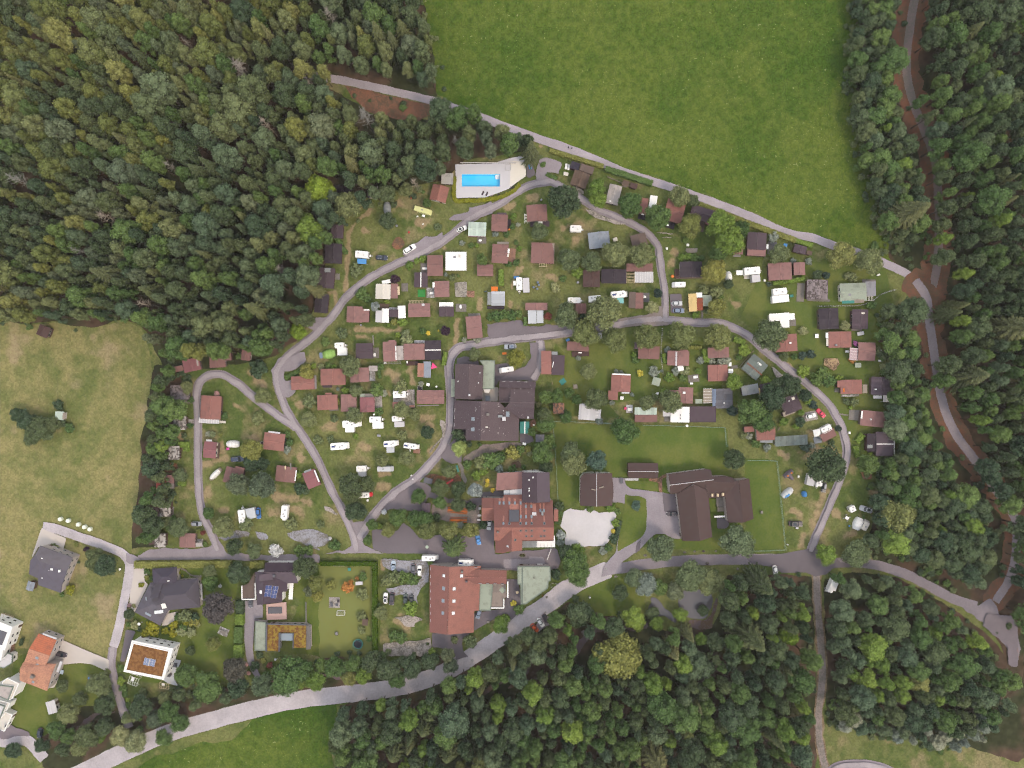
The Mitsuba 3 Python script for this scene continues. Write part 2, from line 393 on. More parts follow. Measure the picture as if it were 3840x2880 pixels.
X sail -27.6 6.4 2.4 2.4 -0 pnk|hot pink triangular sun sail;
C -73.8 0.4 8.6 4.8 2 red h|red cabin on the road bend beside the paved apron;
A -69.3 0.7 0.7 4.8 2 stn
T -72.4 4 2.8 oyl 5
C -63.3 2.5 8.8 5.8 1 red v|broad red cabin in the row behind the lime tent;
D -65.9 -0.8 3.3 1 -0 drk
T -57 6.4 4.2 oli 7
C -53.9 3.2 6.7 5.1 2 mar2 v|maroon cabin half under the olive tree, with grey annex;
R -49.1 5.5 3 1.9 1 pal m
D -49.8 2.8 2 3.4 -0 lgr
C -65.3 -6.5 7.2 5.3 2 red v|red cabin with a notched corner in the lower row;
R -64.9 -3.8 2.3 1.4 2 red m
D -63.5 -9 3.3 1.2 4 stn
C -57.8 -6.7 5.5 6.1 -0 mar2 v|square maroon cabin in the middle of the lower row;
C -51.2 -7.3 5.2 5.3 1 rse v|rose red cabin with a tiled terrace;
A -50.3 -4.1 3.5 1.3 1 stn
A -53 -4.1 1.7 1.3 1 ggr
D -47.6 -6.8 2.5 5.2 2 pav
X pad -38.6 -5.3 7.7 6.5 1 pav|paved pitch under the caravan with two small red canopies;
V crv -39.3 -3.7 5.8 2 wht 2.5|white caravan standing on a paved pitch;
C -40.9 -7.5 2.6 2.3 1 red m|small red canopy hut on the paved pitch, west corner;
C -35.4 -7.9 1.8 0.8 1 red m|tiny red canopy on the paved pitch, east corner;
C -28.8 -4.6 9.7 4.9 -0 mar2 h|long maroon cabin beside the big brown inn building;
P -25.7 -5 3.2 0.8 -0 wht
A -29.7 -7.6 7.8 0.4 1 stn
X table -29.9 -0.2 1.2 1.1 -15 wht|white garden chair north of the long maroon cabin;
X parasol -26.8 -0.9 0.5 0.5 -0 wht|small white parasol north of the long maroon cabin;
X trampoline -32.8 -1.4 1.5 1.6 -0 slt|dark framed raised bed north of the long maroon cabin;
B -32.4 -0 1 sil 1.1
B -47.8 -2 2.6 grn 2.8
T -55.2 -2.3 2.5 oli 4
B -59.2 -2.3 1.4 ylg 1.5
B -62 -1.8 0.7 sil 0.8
B -70.7 6.4 1.1 ylg 1.2
B -67.9 6.1 1.2 pal 1.3
B -65.2 6.4 1.4 grn 1.5
B -63.4 5.8 1.2 ylg 1.3
B -60.3 18.1 2.1 oli 2.3
B -46.9 6.1 1.5 grn 1.7
B -39.6 -1.1 2.4 oli 2.7
B -45.4 -3.3 1.2 sil 1.3
B -31.6 18.8 1.2 grn 1.3
B -37.9 17.9 1.5 pal 1.7
B -40.6 17.4 1.1 ylg 1.2
H 1.4 ylg 1.2 -24.4 6.7 -23.5 11.5|bright hedge at the road bend by the black roofed cabin;
H 0.7 oyl 1.3 -61.8 -5 -61.6 -7.4|thin yellow-green hedge beside the notched red cabin;
H 0.8 grn 1.4 -47.3 5.2 -47 1.9|small hedge between the olive tree cabin and the lawn;
H 1.4 grn 0.9 -80.7 2.2 -75.6 4.6|low green verge hedge at the bend by the red cabin;
T -75.1 18.4 3.2 lim 7
X parasol -48.9 -10.8 0.3 0.3 -0 wht|white post light south of the rose red cabin;
X mailbox -53.8 21 0.4 0.7 -0 gry|grey post beside the maroon cabin west of the silver spruce;
T -71.8 -12.7 2.9 oli 4
T -38.7 -9.4 3.3 oli 5
T -56 -10.9 3.3 oli 5
B -72 -6.2 2.4 oli 2.7
B -47.4 -10.1 1.8 grn 2
B -63.1 -12.2 1.5 oli 1.7
X chair -45.2 7.5 0.8 0.6 -0 wht|white chair south-west of the connected trio;
X bicycle -9.4 33 1.5 1 10 blu|blue bicycle beside the orange tarpaulin caravan;
C -4.9 30.2 4.9 5.1 -0 rib mr|grey ribbed caravan canopy with an orange tarpaulin;
A -8 30.3 1.4 4.5 -2 gst
A -6.2 33.5 2.4 1.9 -0 org
D -5.8 27.3 6 1.1 -0 blk
V crv 2.6 35 5.7 -88 wht 2.2|white caravan with a white lean-to beside the chair circle;
W 5 35 2.3 5.1 2 lgr
A 0.9 35.7 0.9 1.6 -0 wht
X box 1.6 38 1.9 0.8 -0 blu|blue paddling box at the head of the caravan by the chair circle;
X chair 9.2 36.2 0.7 0.7 -0 gbl|blue-grey camp chair at the north of the chair circle;
X chair 9.6 35.3 0.7 0.7 -0 gbl|blue-grey camp chair at the east of the chair circle;
X chair 9 33.9 0.7 0.7 -0 gbl|blue-grey camp chair at the south of the chair circle;
X chair 7.7 34.5 0.7 0.7 -0 gbl|blue-grey camp chair at the west of the chair circle;
X firepit 8.6 34.9 0.5 0.5 -0 tan|tiny fire bowl in the middle of the chair circle;
B 15.4 34.1 1.7 pal 1.9
C 8.6 27.4 7.8 2.6 -0 mar2 v|maroon cabin with two silver roof panels below it;
A 7.1 23.8 2.9 4.8 1 alu
A 9.9 23.9 2.4 4.7 1 alu
T 12.6 23.9 1.7 rdd 4
C -13.4 20.1 5.5 7.9 5 mar2 h|tall maroon cabin above the brown inn's road bend;
D -13.5 24.6 4.3 1.2 2 stn
V crv 22.6 29.6 5.7 -1 wht 2.1|dirty white caravan in the row of three, west;
V crv 29.9 30.2 5.7 5 wht 2.4|white caravan in the row of three, middle, half under a tree;
V mho 38.1 31.7 6.2 5 wht 2.4|white motorhome with solar panel in the row of three, east;
W 38.3 29.5 2.4 2 3 tea2
C 24.4 26.7 3.7 3.6 -0 mar v|little maroon cabin below the dirty white caravan;
T 18.8 23.6 4.8 oli 10
T 31.8 25.2 6.3 oli 13
T 25.6 18 5 oyg 9
T 35.8 15.9 5 oyg 9
C 23.3 13.3 7.8 3.2 -3 mar v|maroon cabin with a dark fenced porch under the yellowish trees;
D 24.4 10.8 6.1 1.9 3 bro
A 24.1 11.1 1.3 0.4 -0 wht
X box 19.9 15.7 1.3 0.8 30 blu|blue box at the corner of the fenced porch cabin;
V car -0.6 13.3 4.4 -177 sil 0|silver car with blue glass roof on the lawn island;
T 1.5 8.9 3.6 yco 8
T -13.2 10.4 2.6 oli 5
X table -2.7 10.9 1.6 0.8 5 org|orange table on the lawn island behind the brown inn;
V van -2 5.1 5.4 -171 wht 0|white van parked in the yard behind the brown inn;
C 12.1 7.6 3.6 8.3 -0 red h|half red half dark cabin with an antenna;
R 16.3 6.7 4.5 7 -2 drk m
A 15.1 10.6 2.1 1.7 -0 gst
A 14.5 6.9 0.3 2 -12 wht
X mat 18.1 0.9 2.2 1.9 35 tea|green tarpaulin stack on the lawn south of the half red cabin;
X box 22.6 -0.9 1.4 1.4 4 tan|wooden sandpit with a white cushion on the south lawn;
T 27 4.2 3 oli 5
B -5.2 24 2 grn 2.2
B -2.5 24.9 1.8 grn 2
B 0.2 24.3 2 grn 2.2
B 2.6 25 1.4 grn 1.5
B -7.6 23.8 1.4 grn 1.5
B -23 18.7 0.6 pur 0.7
B -16.9 15.7 1 sil 1.1
B -12.3 15.9 1.4 sil 1.5
B 23.7 9.3 1 sil 1.1
B 37.2 4.5 0.9 sil 1
B 39 4.2 0.8 sil 0.9
X box 30.9 17.2 2.3 2 6 lgr|pale crate roof between the two yellowish trees;
H 1.2 grn 1.6 4.7 23.7 4.7 20.7|dark hedge west of the silver roof panels;
T 25 23.3 1.8 drg 4
T 47.4 16.4 5.1 oyg 9
T 59.3 16.9 5.4 oyg 9
T 71.7 16.9 5.3 oyg 9
C 48.4 11.1 7.6 4.5 -2 mar v|maroon cabin under the second tree of the roadside row;
A 44 13.6 1.4 2.4 -2 drk
C 58.8 9.1 7.7 5.2 -2 mar2 v|maroon cabin with a broad white ridge stripe;
R 60.8 11.1 2.9 2.1 -2 mar2 m
A 58 8.9 0.6 5.1 -1 lgr
A 59.7 5.6 2 1.9 12 wht
C 73 11.1 7.5 3.7 2 mar2 v|maroon cabin under the fourth tree of the roadside row;
C 72.8 3.9 7 5.8 1 red v|square red cabin with a patio north-west of the glasshouse-roofed cabin;
A 77.2 7 1 1.4 -0 wht
A 77.4 4.6 1.7 1.5 -0 wht
D 79.3 6.1 2.7 1.2 6 stn
C 85.9 6 6.7 6.9 -40 gsl vr|diamond-set grey-green cabin with a rusty ridge;
K 87.4 7.1 1.6 0.6 -40 wht
A 85.6 5.3 6.9 0.3 -40 rst
C 38.5 0.3 6.9 6.2 -2 red v|red cabin with white gutter on the west lawn of the south rows;
R 35.7 -4 3.5 3.3 -2 red m
A 38.6 3.4 6.5 0.5 -2 wht
A 40.1 -3.1 2.7 0.6 -0 lgr
X table 39.1 -5 1.3 1.2 -0 wht|white garden table beside the white-guttered red cabin;
X gazebo 51.1 0.9 3.9 3.6 -16 ggr|grey-green square gazebo roof on the lawn;
X table 51.7 -3.4 1 0.8 20 wht|white table south of the square gazebo;
X pad 64.8 2 3.9 2.7 8 sto|stone patio with a white sofa south of the white-striped cabin;
X sofa 65.4 2.5 1.6 1 8 wht|white garden sofa on the stone patio;
X table 63.9 0.2 1.1 0.7 -0 wht|white garden bench below the stone patio;
C 61.5 -4 5.1 5.7 -2 mar2 v|maroon cabin with a square white skylight;
R 57.4 -3.5 3.6 2.7 -2 mar2 m
K 60.8 -3.1 1 0.8 -0 wht
C 74.9 -5.1 6.3 7 2 slt vr|slate grey cabin with blue glazing strip;
G 69.3 -4.2 3.3 5 1 tan
A 71.5 -4.9 1.4 6.3 2 gbl
A 66.1 -6.1 2.4 1.6 -0 ggr
K 74.8 -6.7 0.4 0.4 -0 wht
C 47.3 -9.6 7.9 2.7 -1 gmt mr|mint ribbed and maroon two-tone cabin by the fence;
R 47.4 -12.2 7.9 2.6 -0 mar m
C 59.4 -10.8 6.6 5.4 -1 wht f|clean white flat-roofed cabin by the fence;
A 54.9 -10.4 3 2.1 -0 lgr
D 55.5 -12.5 2.4 1.8 -0 stn
K 59.5 -11 0.2 0.5 -0 drk
K 59.5 -12.2 0.2 0.5 -0 drk
C 67.5 -10.7 9.1 5.5 -0 drk f|wide dark flat-roofed cabin by the fence;
X pad 41.9 -8.9 2.4 2.9 -1 lgr|small slab terrace with a white table and pink chair by the fence;
X table 42 -9.1 1.6 1.1 -0 wht|white table on the small slab terrace by the fence;
X chair 40.4 -8.7 0.9 0.8 -0 pnk|pink chair at the small slab terrace by the fence;
C 84.2 -2 6 3.5 10 gst m|long grey shed under trees near the diamond-set cabin;
C 89.7 -1.4 3.9 3.3 10 drk m|dark shed beside a yellow strip under the trees;
A 87.6 -2.9 0.6 3 8 yel
T 78 0.8 3.1 ylg 6
T 93.3 -1 3.8 drg 7
T 77.7 -9.6 2.1 blu 5
T 83 -9.4 5.6 grn 11
T 89.9 -6 4.2 drg 9
T 87.6 -12.8 4.2 grn 9
T 47.3 -6.7 2.8 oli 5
T 55.3 -6 4.6 oli 8
T 39.1 -16.3 5.4 grn 11
B 45.5 3.8 1.3 yel 1.4
B 50.5 4.5 2 sil 2.2
B 44 8.3 1.4 grn 1.5
B 43.6 10.4 1.1 ylg 1.2
B 55.4 12.2 1.2 sil 1.3
B 67 8.3 1.5 sil 1.7
B 71 8.3 1.4 sil 1.5
B 75.1 8.3 2.4 sil 2.7
B 66.3 4.7 1.2 ylg 1.3
B 61.4 4.7 1.8 pal 2
B 56 2.3 1.8 ylg 2
B 60.8 2 1.5 grn 1.7
B 81.9 11 1.2 ylg 1.3
B 82.4 11.9 2.1 ylg 2.3
B 80.7 9.5 1.2 grn 1.3
B 42.8 -3.7 0.8 sil 0.9
B 35.6 -6.7 1 sil 1.1
B 51.8 2.9 1 grn 1.1
B 54.2 -2.8 1.3 ylg 1.5
B 50.6 -4.9 1.5 oli 1.7
B 89.9 1.1 1.8 ylg 2
B 58.4 4.7 1.5 sil 1.7
B 53.4 4.7 0.6 sil 0.7
H 1.2 ylg 1.3 53.8 10.7 54.6 7.5|clipped green hedge west of the white-striped cabin;
H 1.1 oyl 1.3 62.8 13 67.5 13|clipped yellow-green hedge north of the white-striped cabin;
H 2.1 ylg 1.5 68.5 12.5 69.4 7.7|thick green hedge between white-striped and fourth tree cabins;
H 1.8 ylg 1.3 79 16 82.9 14.6|bright clipped hedge inside the east road bend;
F mesh 31.3 -14.1 37.2 -14.2|thin green wire fence above the west meadow corner;
F mesh 46.4 -14.6 75.8 -15.5 76.4 -22.3|thin wire fence along the south rows and the meadow;
F wood 80.9 5.9 86 11.9|dark wooden fence beside the diamond-set cabin;
X parasol 62 -14.8 1 0.7 -0 wht|white round trough on the wire fence behind the white cabin;
Y 53.7 20.1 53.4 15.6 53.2 11.3 53.6 6.8 54 3.5
C 120 -1 7.6 5 1 red v|red cabin with an orange bench west of the purple-ribbed cabin;
R 116 0 1.8 2.4 2 red m
D 117.2 -2.3 4 1.4 -3 stn
A 117.3 -2.2 0.5 1.3 -0 org
A 124.9 -1.7 1.6 3.1 1 tan
D 120.7 -4.1 6.4 0.8 2 lgr
C 130.5 -0.7 7 6.4 -2 drp vr|purple-grey ribbed cabin with a red half roof;
R 133.5 -0.8 3.6 6.2 -2 mar m
R 135.9 0.4 1.3 1.8 -10 red m
G 133.4 -5.1 4.1 2.6 -0 wht
A 129.4 -4.6 3.1 1.1 -0 lgr
K 128.4 -1.9 0.6 0.5 -0 wht
C 127.6 -12.3 8.6 5.5 -6 mar2 v|long maroon cabin with a paved yard on its west;
R 133.7 -13.1 3.1 3.3 -6 mar m
D 122.4 -11.1 4.3 3.7 -4 stn
D 118.1 -10.9 3.9 0.5 -8 sto
K 126.6 -12.5 0.4 0.6 -0 wht
A 123.7 -10.9 0.6 2.7 -6 wht
C 131.7 -21.2 6 8.6 -0 drp hw|big purple-grey cabin with white ridge;southernmost on the east side
R 127.2 -20.7 3.3 6.4 -0 blk m
A 126.6 -22.1 1.9 1.2 -0 gst
A 134.9 -21.1 0.2 8.5 -0 wht
C 98.7 -7.1 6.4 5.8 22 drk v|dark cabin with a white skylight in the clump of trees;
K 99.3 -5.1 1.1 1 22 cre
K 97.7 -6 0.4 0.4 -0 wht
R 98 -10.1 4.5 1.7 22 tan m
V car 106.4 -11.4 3.5 15 wht 0|small white car on the brick pad;
X pad 106.2 -11.5 5.6 3.3 12 pav|patterned brick pad under the small white car;
V pck 110 -10.4 4 -45 rdp 0|bright red pickup beside the brick pad;
X gazebo 108 -17.3 3.5 3.4 12 wht|white square pavilion tent with a pointed roof;
V crv 111.7 -15.7 5 28 wht 2.3|white caravan between the pavilion tent and the road;
C 111.8 -18.1 5.4 3 28 mar m|small maroon cabin attached to the pavilion tent plot;
D 109.1 -20 2.8 2.3 10 blg
C 98.8 -20 11.5 3.6 4 gsl mr|very long grey-green shed roof;
C 89.8 -17.2 6.7 5.3 2 red v|red cabin west of the very long shed;
R 83.9 -16 3.5 2 4 red m
A 90 -20.2 4.5 1.2 -2 gst
T 96.2 -0.5 4.5 drg 10
T 90.4 -4.6 5.1 drg 11
T 103.1 -3.9 2.5 drg 6
B 106.8 -7.4 1.6 blu 1.8
T 115.3 -15.8 1.3 blu 4
B 110.2 3.4 2.7 grn 3
B 108.1 1.6 2.7 grn 3
B 112.3 1.3 2.4 grn 2.7
B 103.4 4.3 2.2 ylg 2.4
T 108.4 -28.6 7.7 dro 14
T 125 -28.4 3.9 grn 7
T 132.8 -28.4 2.9 grn 7
B 136.9 -16 1.1 yel 1.3
B 104.3 -22.5 1.9 blu 2.1
B 102.2 -13.4 1.9 drg 2.1
B 96.5 -13.5 1.7 ylg 1.9
B 106.9 -22 1.1 sil 1.2
B 113.8 -21 1.2 drg 1.3
B 82.4 -18.3 1.5 oli 1.7
B 84.3 -18.6 1.3 sil 1.5
B 86.6 -21.3 1.7 grn 1.9
B 90.6 -22.5 1.5 sil 1.7
B 105.3 -5.9 1.5 ylg 1.7
B 102.9 -10.2 1.2 ylg 1.3
B 131.3 -28.8 0.8 lim 0.9
B 127.7 -24.8 0.8 ylg 0.9
B 116.4 1.9 1.5 ylg 1.7
B 101.1 -15 1.2 ylg 1.3
B 132.1 6.1 1.3 pal 1.5
B 121.8 -6.5 1.5 oli 1.7
B 119.1 -6.2 1.4 oli 1.5
B 90.2 1 1.7 ylg 1.9
H 1.8 ylg 1.2 124.8 -17.9 122.7 -20.6|bright green hedge north-west of the big purple-grey cabin;
H 1.8 ylg 1.2 122.1 -22.1 123 -26|bright green hedge south-west of the big purple-grey cabin;
H 1 ylg 1.0 119.9 -8.3 121.1 -8.4|little bright hedge at the paved yard of the long maroon cabin;
X box 120.3 -17.4 0.7 0.8 -0 wht|white letterbox by the east road bend;
F wood 94.6 -16.8 95.3 -15.3|short wooden lattice east of the red cabin by the long shed;
C -113.3 6.7 6.1 4.5 12 rse v|rose cabin under the pale-leaved forest edge, west;
R -118 5.4 3.3 2 12 mar m
A -111.2 7.8 0.6 2.7 8 pal
C -104.2 8.4 5.7 5.2 3 mar v|rose cabin under the forest edge, middle;
R -100.6 9.8 2.5 3 3 mar m
C -94.1 10.3 3.3 3.9 -6 mar v|rose cabin under the forest edge, east;
C -117.5 -3 6.7 5.1 -0 slb vs|weathered slab cabin at the top of the west row;
D -115.8 -6.3 3.9 1.2 -0 stn
C -117.5 -13.8 4.5 4.9 -1 slw vs|white mossy slab cabin second in the west row;
R -121.3 -14.6 2.7 2.4 -0 bro m
D -115 -13.4 2.7 1.8 -0 pav
C -119.6 -24.3 3.9 4.9 -1 slw vs|white mossy slab cabin third in the west row;
R -123 -23.7 2.4 3.9 -2 bro m
H 2 ylg 1.3 -118.7 -21.6 -114.8 -21.6|bright green L hedge near the third slab cabin;upper arm
H 2 ylg 1.3 -115.9 -22.2 -115.9 -24|bright green L hedge near the third slab cabin;lower arm
C -106.5 -8.3 7.2 8.3 -3 red v|long red cabin beside the west loop road;
G -107.2 -13 7 1.9 -3 wht
X box -103.2 -13.5 2.2 0.8 -3 cre|pair of cream crates south of the long red cabin;
C -106.8 -23.3 4.5 5.8 -5 rse h|narrow rose cabin with dark side deck;
D -105.1 -23.8 1.5 5.4 -5 brn
A -107.2 -20 2.1 0.7 -2 lgr
V tnt -99.4 -21.4 4.4 -2 wht 2.7|white rectangular tent with a pink seat beside it;
X chair -101.2 -23.1 0.9 0.8 -0 mag|magenta seat beside the white rectangular tent;
C -84.1 -20.4 7.4 6.1 -6 red h|red cabin with a garden curving round its east side;
D -80.9 -21.4 0.9 3.9 -4 stn
A -84.1 -17.1 4.2 0.6 -7 lgr
X trampoline -89.2 -21.4 1 1.6 -0 slt|dark framed cold frame west of the garden cabin;
V car -97.6 -26.7 5.2 6 nvb 0|dark navy estate car under the yellow-green tree;
T -91.6 -23.4 4 oyl 7
T -87.8 -4.2 3.3 oli 5
B -90.2 -12.3 2.3 oli 2.5
B -79.9 -18 1.2 grn 1.3
B -79.2 -20.7 1.5 grn 1.7
B -79.8 -23.4 1.5 sil 1.7
B -114.4 -5.7 1.2 grn 1.3
B -114.6 -14.9 1.1 grn 1.2
B -106.6 -18 1.2 pal 1.3
B -108.2 -17.9 1 sil 1.1
B -103.8 -17.9 0.8 oyl 0.9
T -114.9 -1.2 2.4 oli 4
B -90.1 5.4 3.3 drg 3.2
B -105.1 -3.6 1.2 pnb 1.3
B -102.4 -11.4 1.2 grn 1.3
C -99.5 -32.3 4.5 5.7 -15 mar v|maroon cabin half hidden by the grey twin trees;
R -96.6 -31.1 3.3 3.6 -15 mar m
T -95.3 -35 4.2 slo 9
T -87 -35.2 4.9 slo 10
T -91.5 -27.3 3.6 drg 6
T -87.7 -28.1 2.7 drg 6
C -80 -31.9 7.1 5.5 -6 mar v|maroon cabin east of the grey twin trees;with white side rail
R -81.5 -29.8 3.3 1.9 -6 mar m
A -80 -29.5 0.5 1.3 -0 crm
A -78.2 -29.1 0.5 2.4 3 stn
A -76.5 -32.4 0.4 3.9 -8 wht
V tnt -105.7 -32.1 4.5 45 wht 2|small white tent with two tan ends;
V crv -95.6 -46.3 6 -262 wht 2.6|white caravan with a large grey awning;
W -92.5 -45.8 3.2 3.7 12 alu
V car -90.3 -46 4.1 -86 bcr 0|blue car parked beside the grey awning;
V mho -80.5 -45.8 5.9 -95 wht 2.2|white motorhome standing alone on the south-west lawn;
V car -112.4 -49.8 3.9 -0 sil2 0|grey car with pale bonnet by the west loop road;
C -124.1 -34.8 3.6 4.8 1 rsd v|bright red and rose cabin in the west row;
R -121.4 -33.8 3.6 3.3 -0 mar2 m
R -120.8 -36.1 2.6 1.8 -0 stn m
A -125.1 -32.4 3.3 1.2 10 tea
C -122.7 -44.2 3.9 5.4 -1 slw vs|white mossy slab cabin fourth in the west row;
R -126 -44.6 2.2 4.8 -0 bro m
D -121.7 -45.6 1.8 3.6 -6 stn
C -124.5 -55.3 3.9 4.9 -1 slw vs|white mossy slab cabin at the bottom of the west row;
R -127.5 -55.5 1.9 2.7 -0 bro m
C -114.8 -55.3 5.6 5 -1 mar2 v|maroon cabin with a beige patio at the south-west loop entrance;
D -111.6 -56.7 2.7 2.8 -0 lgr
A -110.8 -56.8 2.2 1.2 -2 pav
H 1.8 ylg 1.1 -118.8 -35.2 -116.1 -35.5|bright green hedge by the bright red cabin;
T -117.3 -32.2 2.9 oli 4
T -117.3 -50.7 3.9 oli 6
T -101.4 -50.4 3.9 oli 6
T -107.3 -45.5 2.2 grn 4
T -97.8 -57.3 3.3 dro 6
T -90.8 -58.8 3.2 oli 5
B -83.9 -59.2 2.5 flo 2.8
T -109.5 -52.7 0.9 rdd 3
B -111.7 -52.6 1 oyl 1.1
B -94.1 -49.6 2.6 oli 2.9
B -78.2 -49.9 2.4 oli 2.7
B -124.9 -40.7 1.2 pal 1.3
B -76 -32.3 1.2 ylg 1.3
B -75.3 -37.3 2.1 drg 2.3
B -73.3 -37.7 1.5 drg 1.7
B -109.4 -57 1 grn 1.1
B -72 -59 1.8 grn 2
B -75.3 -59.3 2.1 grn 2.3
H 2.3 oyl 2.2 -133.8 -64.1 -99.7 -63.9|long clipped yellow-green hedge along the camp street;
H 2.3 oyl 2.2 -92.8 -64.1 -87.9 -64|short clipped yellow-green hedge before the solar house;
X bench -126.6 -49.3 0.8 0.7 -0 wht|white chair between two slab cabins of the west row;
X box -106.7 -63.5 0.4 1.2 -0 wht|white sign post on the clipped street hedge;
V mho -56.7 -14.1 6.6 3 wht 2.5|white motorhome with a big white awning in the upper pitch row;
W -57.5 -15.9 3.2 2.4 1 wht
V crv -47.9 -12.6 5.3 -0 wht 2.2|white caravan with awning in the middle of the upper pitch row;
W -47.5 -14.7 3.8 2.2 1 wht
V crv -40.2 -12.2 4.6 4 wht 2.1|white caravan with awning at the east of the upper pitch row;
W -39.9 -14.3 3.5 1.9 2 lgr
V mho -61 -22 6.4 4 wht 2.5|long white motorhome alone at the west of the middle pitch row;
V mho -42.8 -21.1 5.2 5 wht 2.1|white motorhome with a grey awning in the middle pitch row;
W -43.1 -23.2 2.7 2.2 3 alu
V mho -35.6 -22 5.5 -8 wht 1.9|slim white motorhome at the east of the middle pitch row;
X table -36.3 -23.7 0.7 1 -0 wht|white camping table below the slim motorhome;
X mat -34 -23.9 2.4 1.7 -5 brk|brown ground mat below the slim motorhome;
V crv -52.8 -30 4.6 2 wht 2.1|white caravan with pale awning in the lower pitch row;
W -53.2 -31.8 2.7 2 2 lgr
V van -44.9 -30.1 5.8 -0 sil 0|silver camper van with a black bonnet in the lower pitch row;
V mho -52.2 -39.3 5.5 2 wht 1.9|white motorhome with a red front between the trees;
X table -51.4 -41.4 0.8 0.8 -10 wht|white table below the red-fronted motorhome;
C -70.9 -33.6 4.7 6.1 22 rse h|tilted rose cabin beside the west camp road;
A -72.3 -30.7 2.7 0.7 22 gst
A -68.9 -32.5 0.5 4.5 22 wht
X table -47.4 -18.4 1.3 0.8 -10 gry|grey picnic table between the upper and middle pitch rows;
X barrel -35.9 -32.6 0.5 0.5 -0 wht|white bollard on the diagonal camp road;
X barrel -35.3 -33.9 0.5 0.6 -0 wht|second white bollard on the diagonal camp road;
T -72.3 -12.9 2.7 oli 4
T -55 -11.4 2.8 oli 4
T -34.3 -10.8 2.4 oli 5
T -30 -17.1 2.6 drg 5
T -37.2 -26.2 3.1 oli 5
T -45.6 -27.1 2.5 oli 5
T -56.2 -35.4 5 dro 9
T -50.8 -35.1 3.1 dro 7
T -56 -38.7 3.6 dro 8
T -54.7 -44.4 3.9 drg 8
B -68.9 -19.8 1.6 oli 1.8
B -38.8 -18 1.9 oli 2.1
B -55.7 -18.6 1.2 ylg 1.3
B -64.7 -19.5 1.2 oli 1.3
B -68 -50.1 1.5 oli 1.7
B -64.8 -55 0.7 flo 0.8
B -62.8 -57.3 2.1 grn 2.3
C -29.7 -34.2 3 2 -16 slt m|dark playground shelter on the diagonal camp road;
X slide -22.4 -34.9 3.3 1.3 30 rds|red and blue playground slide on brown mulch;
X bench -19.4 -30.2 0.7 2.5 18 tea|dark green bench at the top of the playground steps;
T -22.1 -30.9 2.8 oli 5
T -25.3 -36.5 3.3 dro 6
T -18.8 -36.8 3 dro 6
T -13.1 -37.1 3 slv 8
T -33.1 -39.3 2.9 grn 5
T -25.4 -41.7 2.8 grn 5
T -19 -42.7 3 dro 5
C -30.3 -43.7 3 3.3 -4 drp v|dark square pavilion in the beer garden;
X biertisch -19.4 -45.1 7.1 0.8 -6 orb|long orange beer table, upper one of the two;
X biertisch -19.1 -48.5 6.2 0.8 -0 orb|long orange beer table, lower one of the two;
T -40.2 -46.8 3.3 grn 6
T -43.6 -51.4 2.8 oyg 5
T -34.2 -47.2 3.2 grn 6
T -30.7 -47.2 3 grn 6
T -29.7 -51.6 3.5 oyg 7
T -22.2 -51.3 3.5 oyg 7
T -14.6 -51.3 3.2 oyg 7
T -49.3 -49.8 2.4 grn 4
T -51 -55.2 2 grn 4
B -45.5 -45.6 1 flo 1.1
B -47.3 -50.5 1.2 ylg 1.3
B -18.4 -50.2 1.2 sil 1.3
B -26.8 -47.4 1.5 dro 1.7
X parasol -30.1 -57.7 1.2 1.2 -0 mnt|pale green octagonal parasol beside the street;
T -18.6 -22.6 3.1 pll 6
T 11.8 -4.8 2.8 grn 6
T 15.7 -4.3 2.7 grn 6
T 19.9 -3.1 2.1 grn 5
T 22.9 -5.5 2.2 grn 5
T 29.4 -5.2 4.6 dro 8
T 11.2 -10.9 3 dro 7
T 11.8 -13.7 3.6 grn 7
T 19.3 -11.8 2.5 grn 5
T 7.1 -17 1.9 grn 4
C 16.5 -8.6 3.9 3.9 -1 mos vt|little mossy tiled shed east of the brown inn;
C 26.6 -9.9 6 5.7 -4 lgr mr|silver-white cabin in a fenced plot by the meadow;
G 30.4 -10.6 2.1 3.2 -4 lgr
C 9.9 -19.2 3.1 2.7 -0 slt v|dark pavilion roof behind the green awning;
T 20.5 -23.9 3.9 oli 8
T 21.5 -27.9 4.8 oli 9
T 10.6 -24.2 3.9 grn 8
T 11.8 -29 2.9 dro 6
T 29.6 -26.6 4.4 blg2 11
B -7.6 -26.9 3.3 grn 3.2
B -10.6 -27.8 2.7 oli 3
B -4.6 -26 2.4 grn 2.7
B 0.2 -24.2 2.5 oyl 2.8
B 2.9 -23.6 1.8 grn 2
B 5.6 -23 1.3 oyl 1.5
B -3.4 -25.4 0.9 grn 1
B 6.2 -24.8 1 pal 1.1
B 0.2 -30.5 1.8 grn 2
B -4.6 -30.2 1.5 sil 1.7
B -10 -30.8 1.8 ylg 2
B -8.8 -34.5 0.9 yel 1
B -8.9 -36 0.8 yel 0.9
B -7 -37.8 0.8 yel 0.9
B 4.1 -29.7 0.9 grn 1
B -15.7 -28.7 1.8 grn 2
B -12.7 -32.6 1.8 ylg 2
B -15.4 -28.2 0.9 oyl 1
B -19 -17.6 2.4 drg 2.7
B -18.1 -20.3 1.8 drg 2
B -15.1 -21.5 1.2 drg 1.3
B -11.5 -21.5 0.8 grn 0.9
B 13.1 -20 2.4 grn 2.7
B 9.8 -21.8 1.8 grn 2
B 9.5 -7.4 1 pal 1.1
B 13.7 -21.5 1.8 grn 2
B 30.9 -13.1 1.5 sil 1.7
B 18.8 -10.7 1.8 grn 2
B 14.6 -8.3 1.2 grn 1.3
B -11.2 -26.5 0.9 flo 1
F mesh 14.6 -13.2 15.8 -30.8 16.4 -41.3|wire fence along the west side of the meadow;
F mesh 14.6 -13.2 22.4 -13.5 28.4 -13.7 37.5 -14|wire fence along the north side of the meadow;
X table 4.4 -21.3 1.3 0.9 -10 wht|white garden table below the green awning;
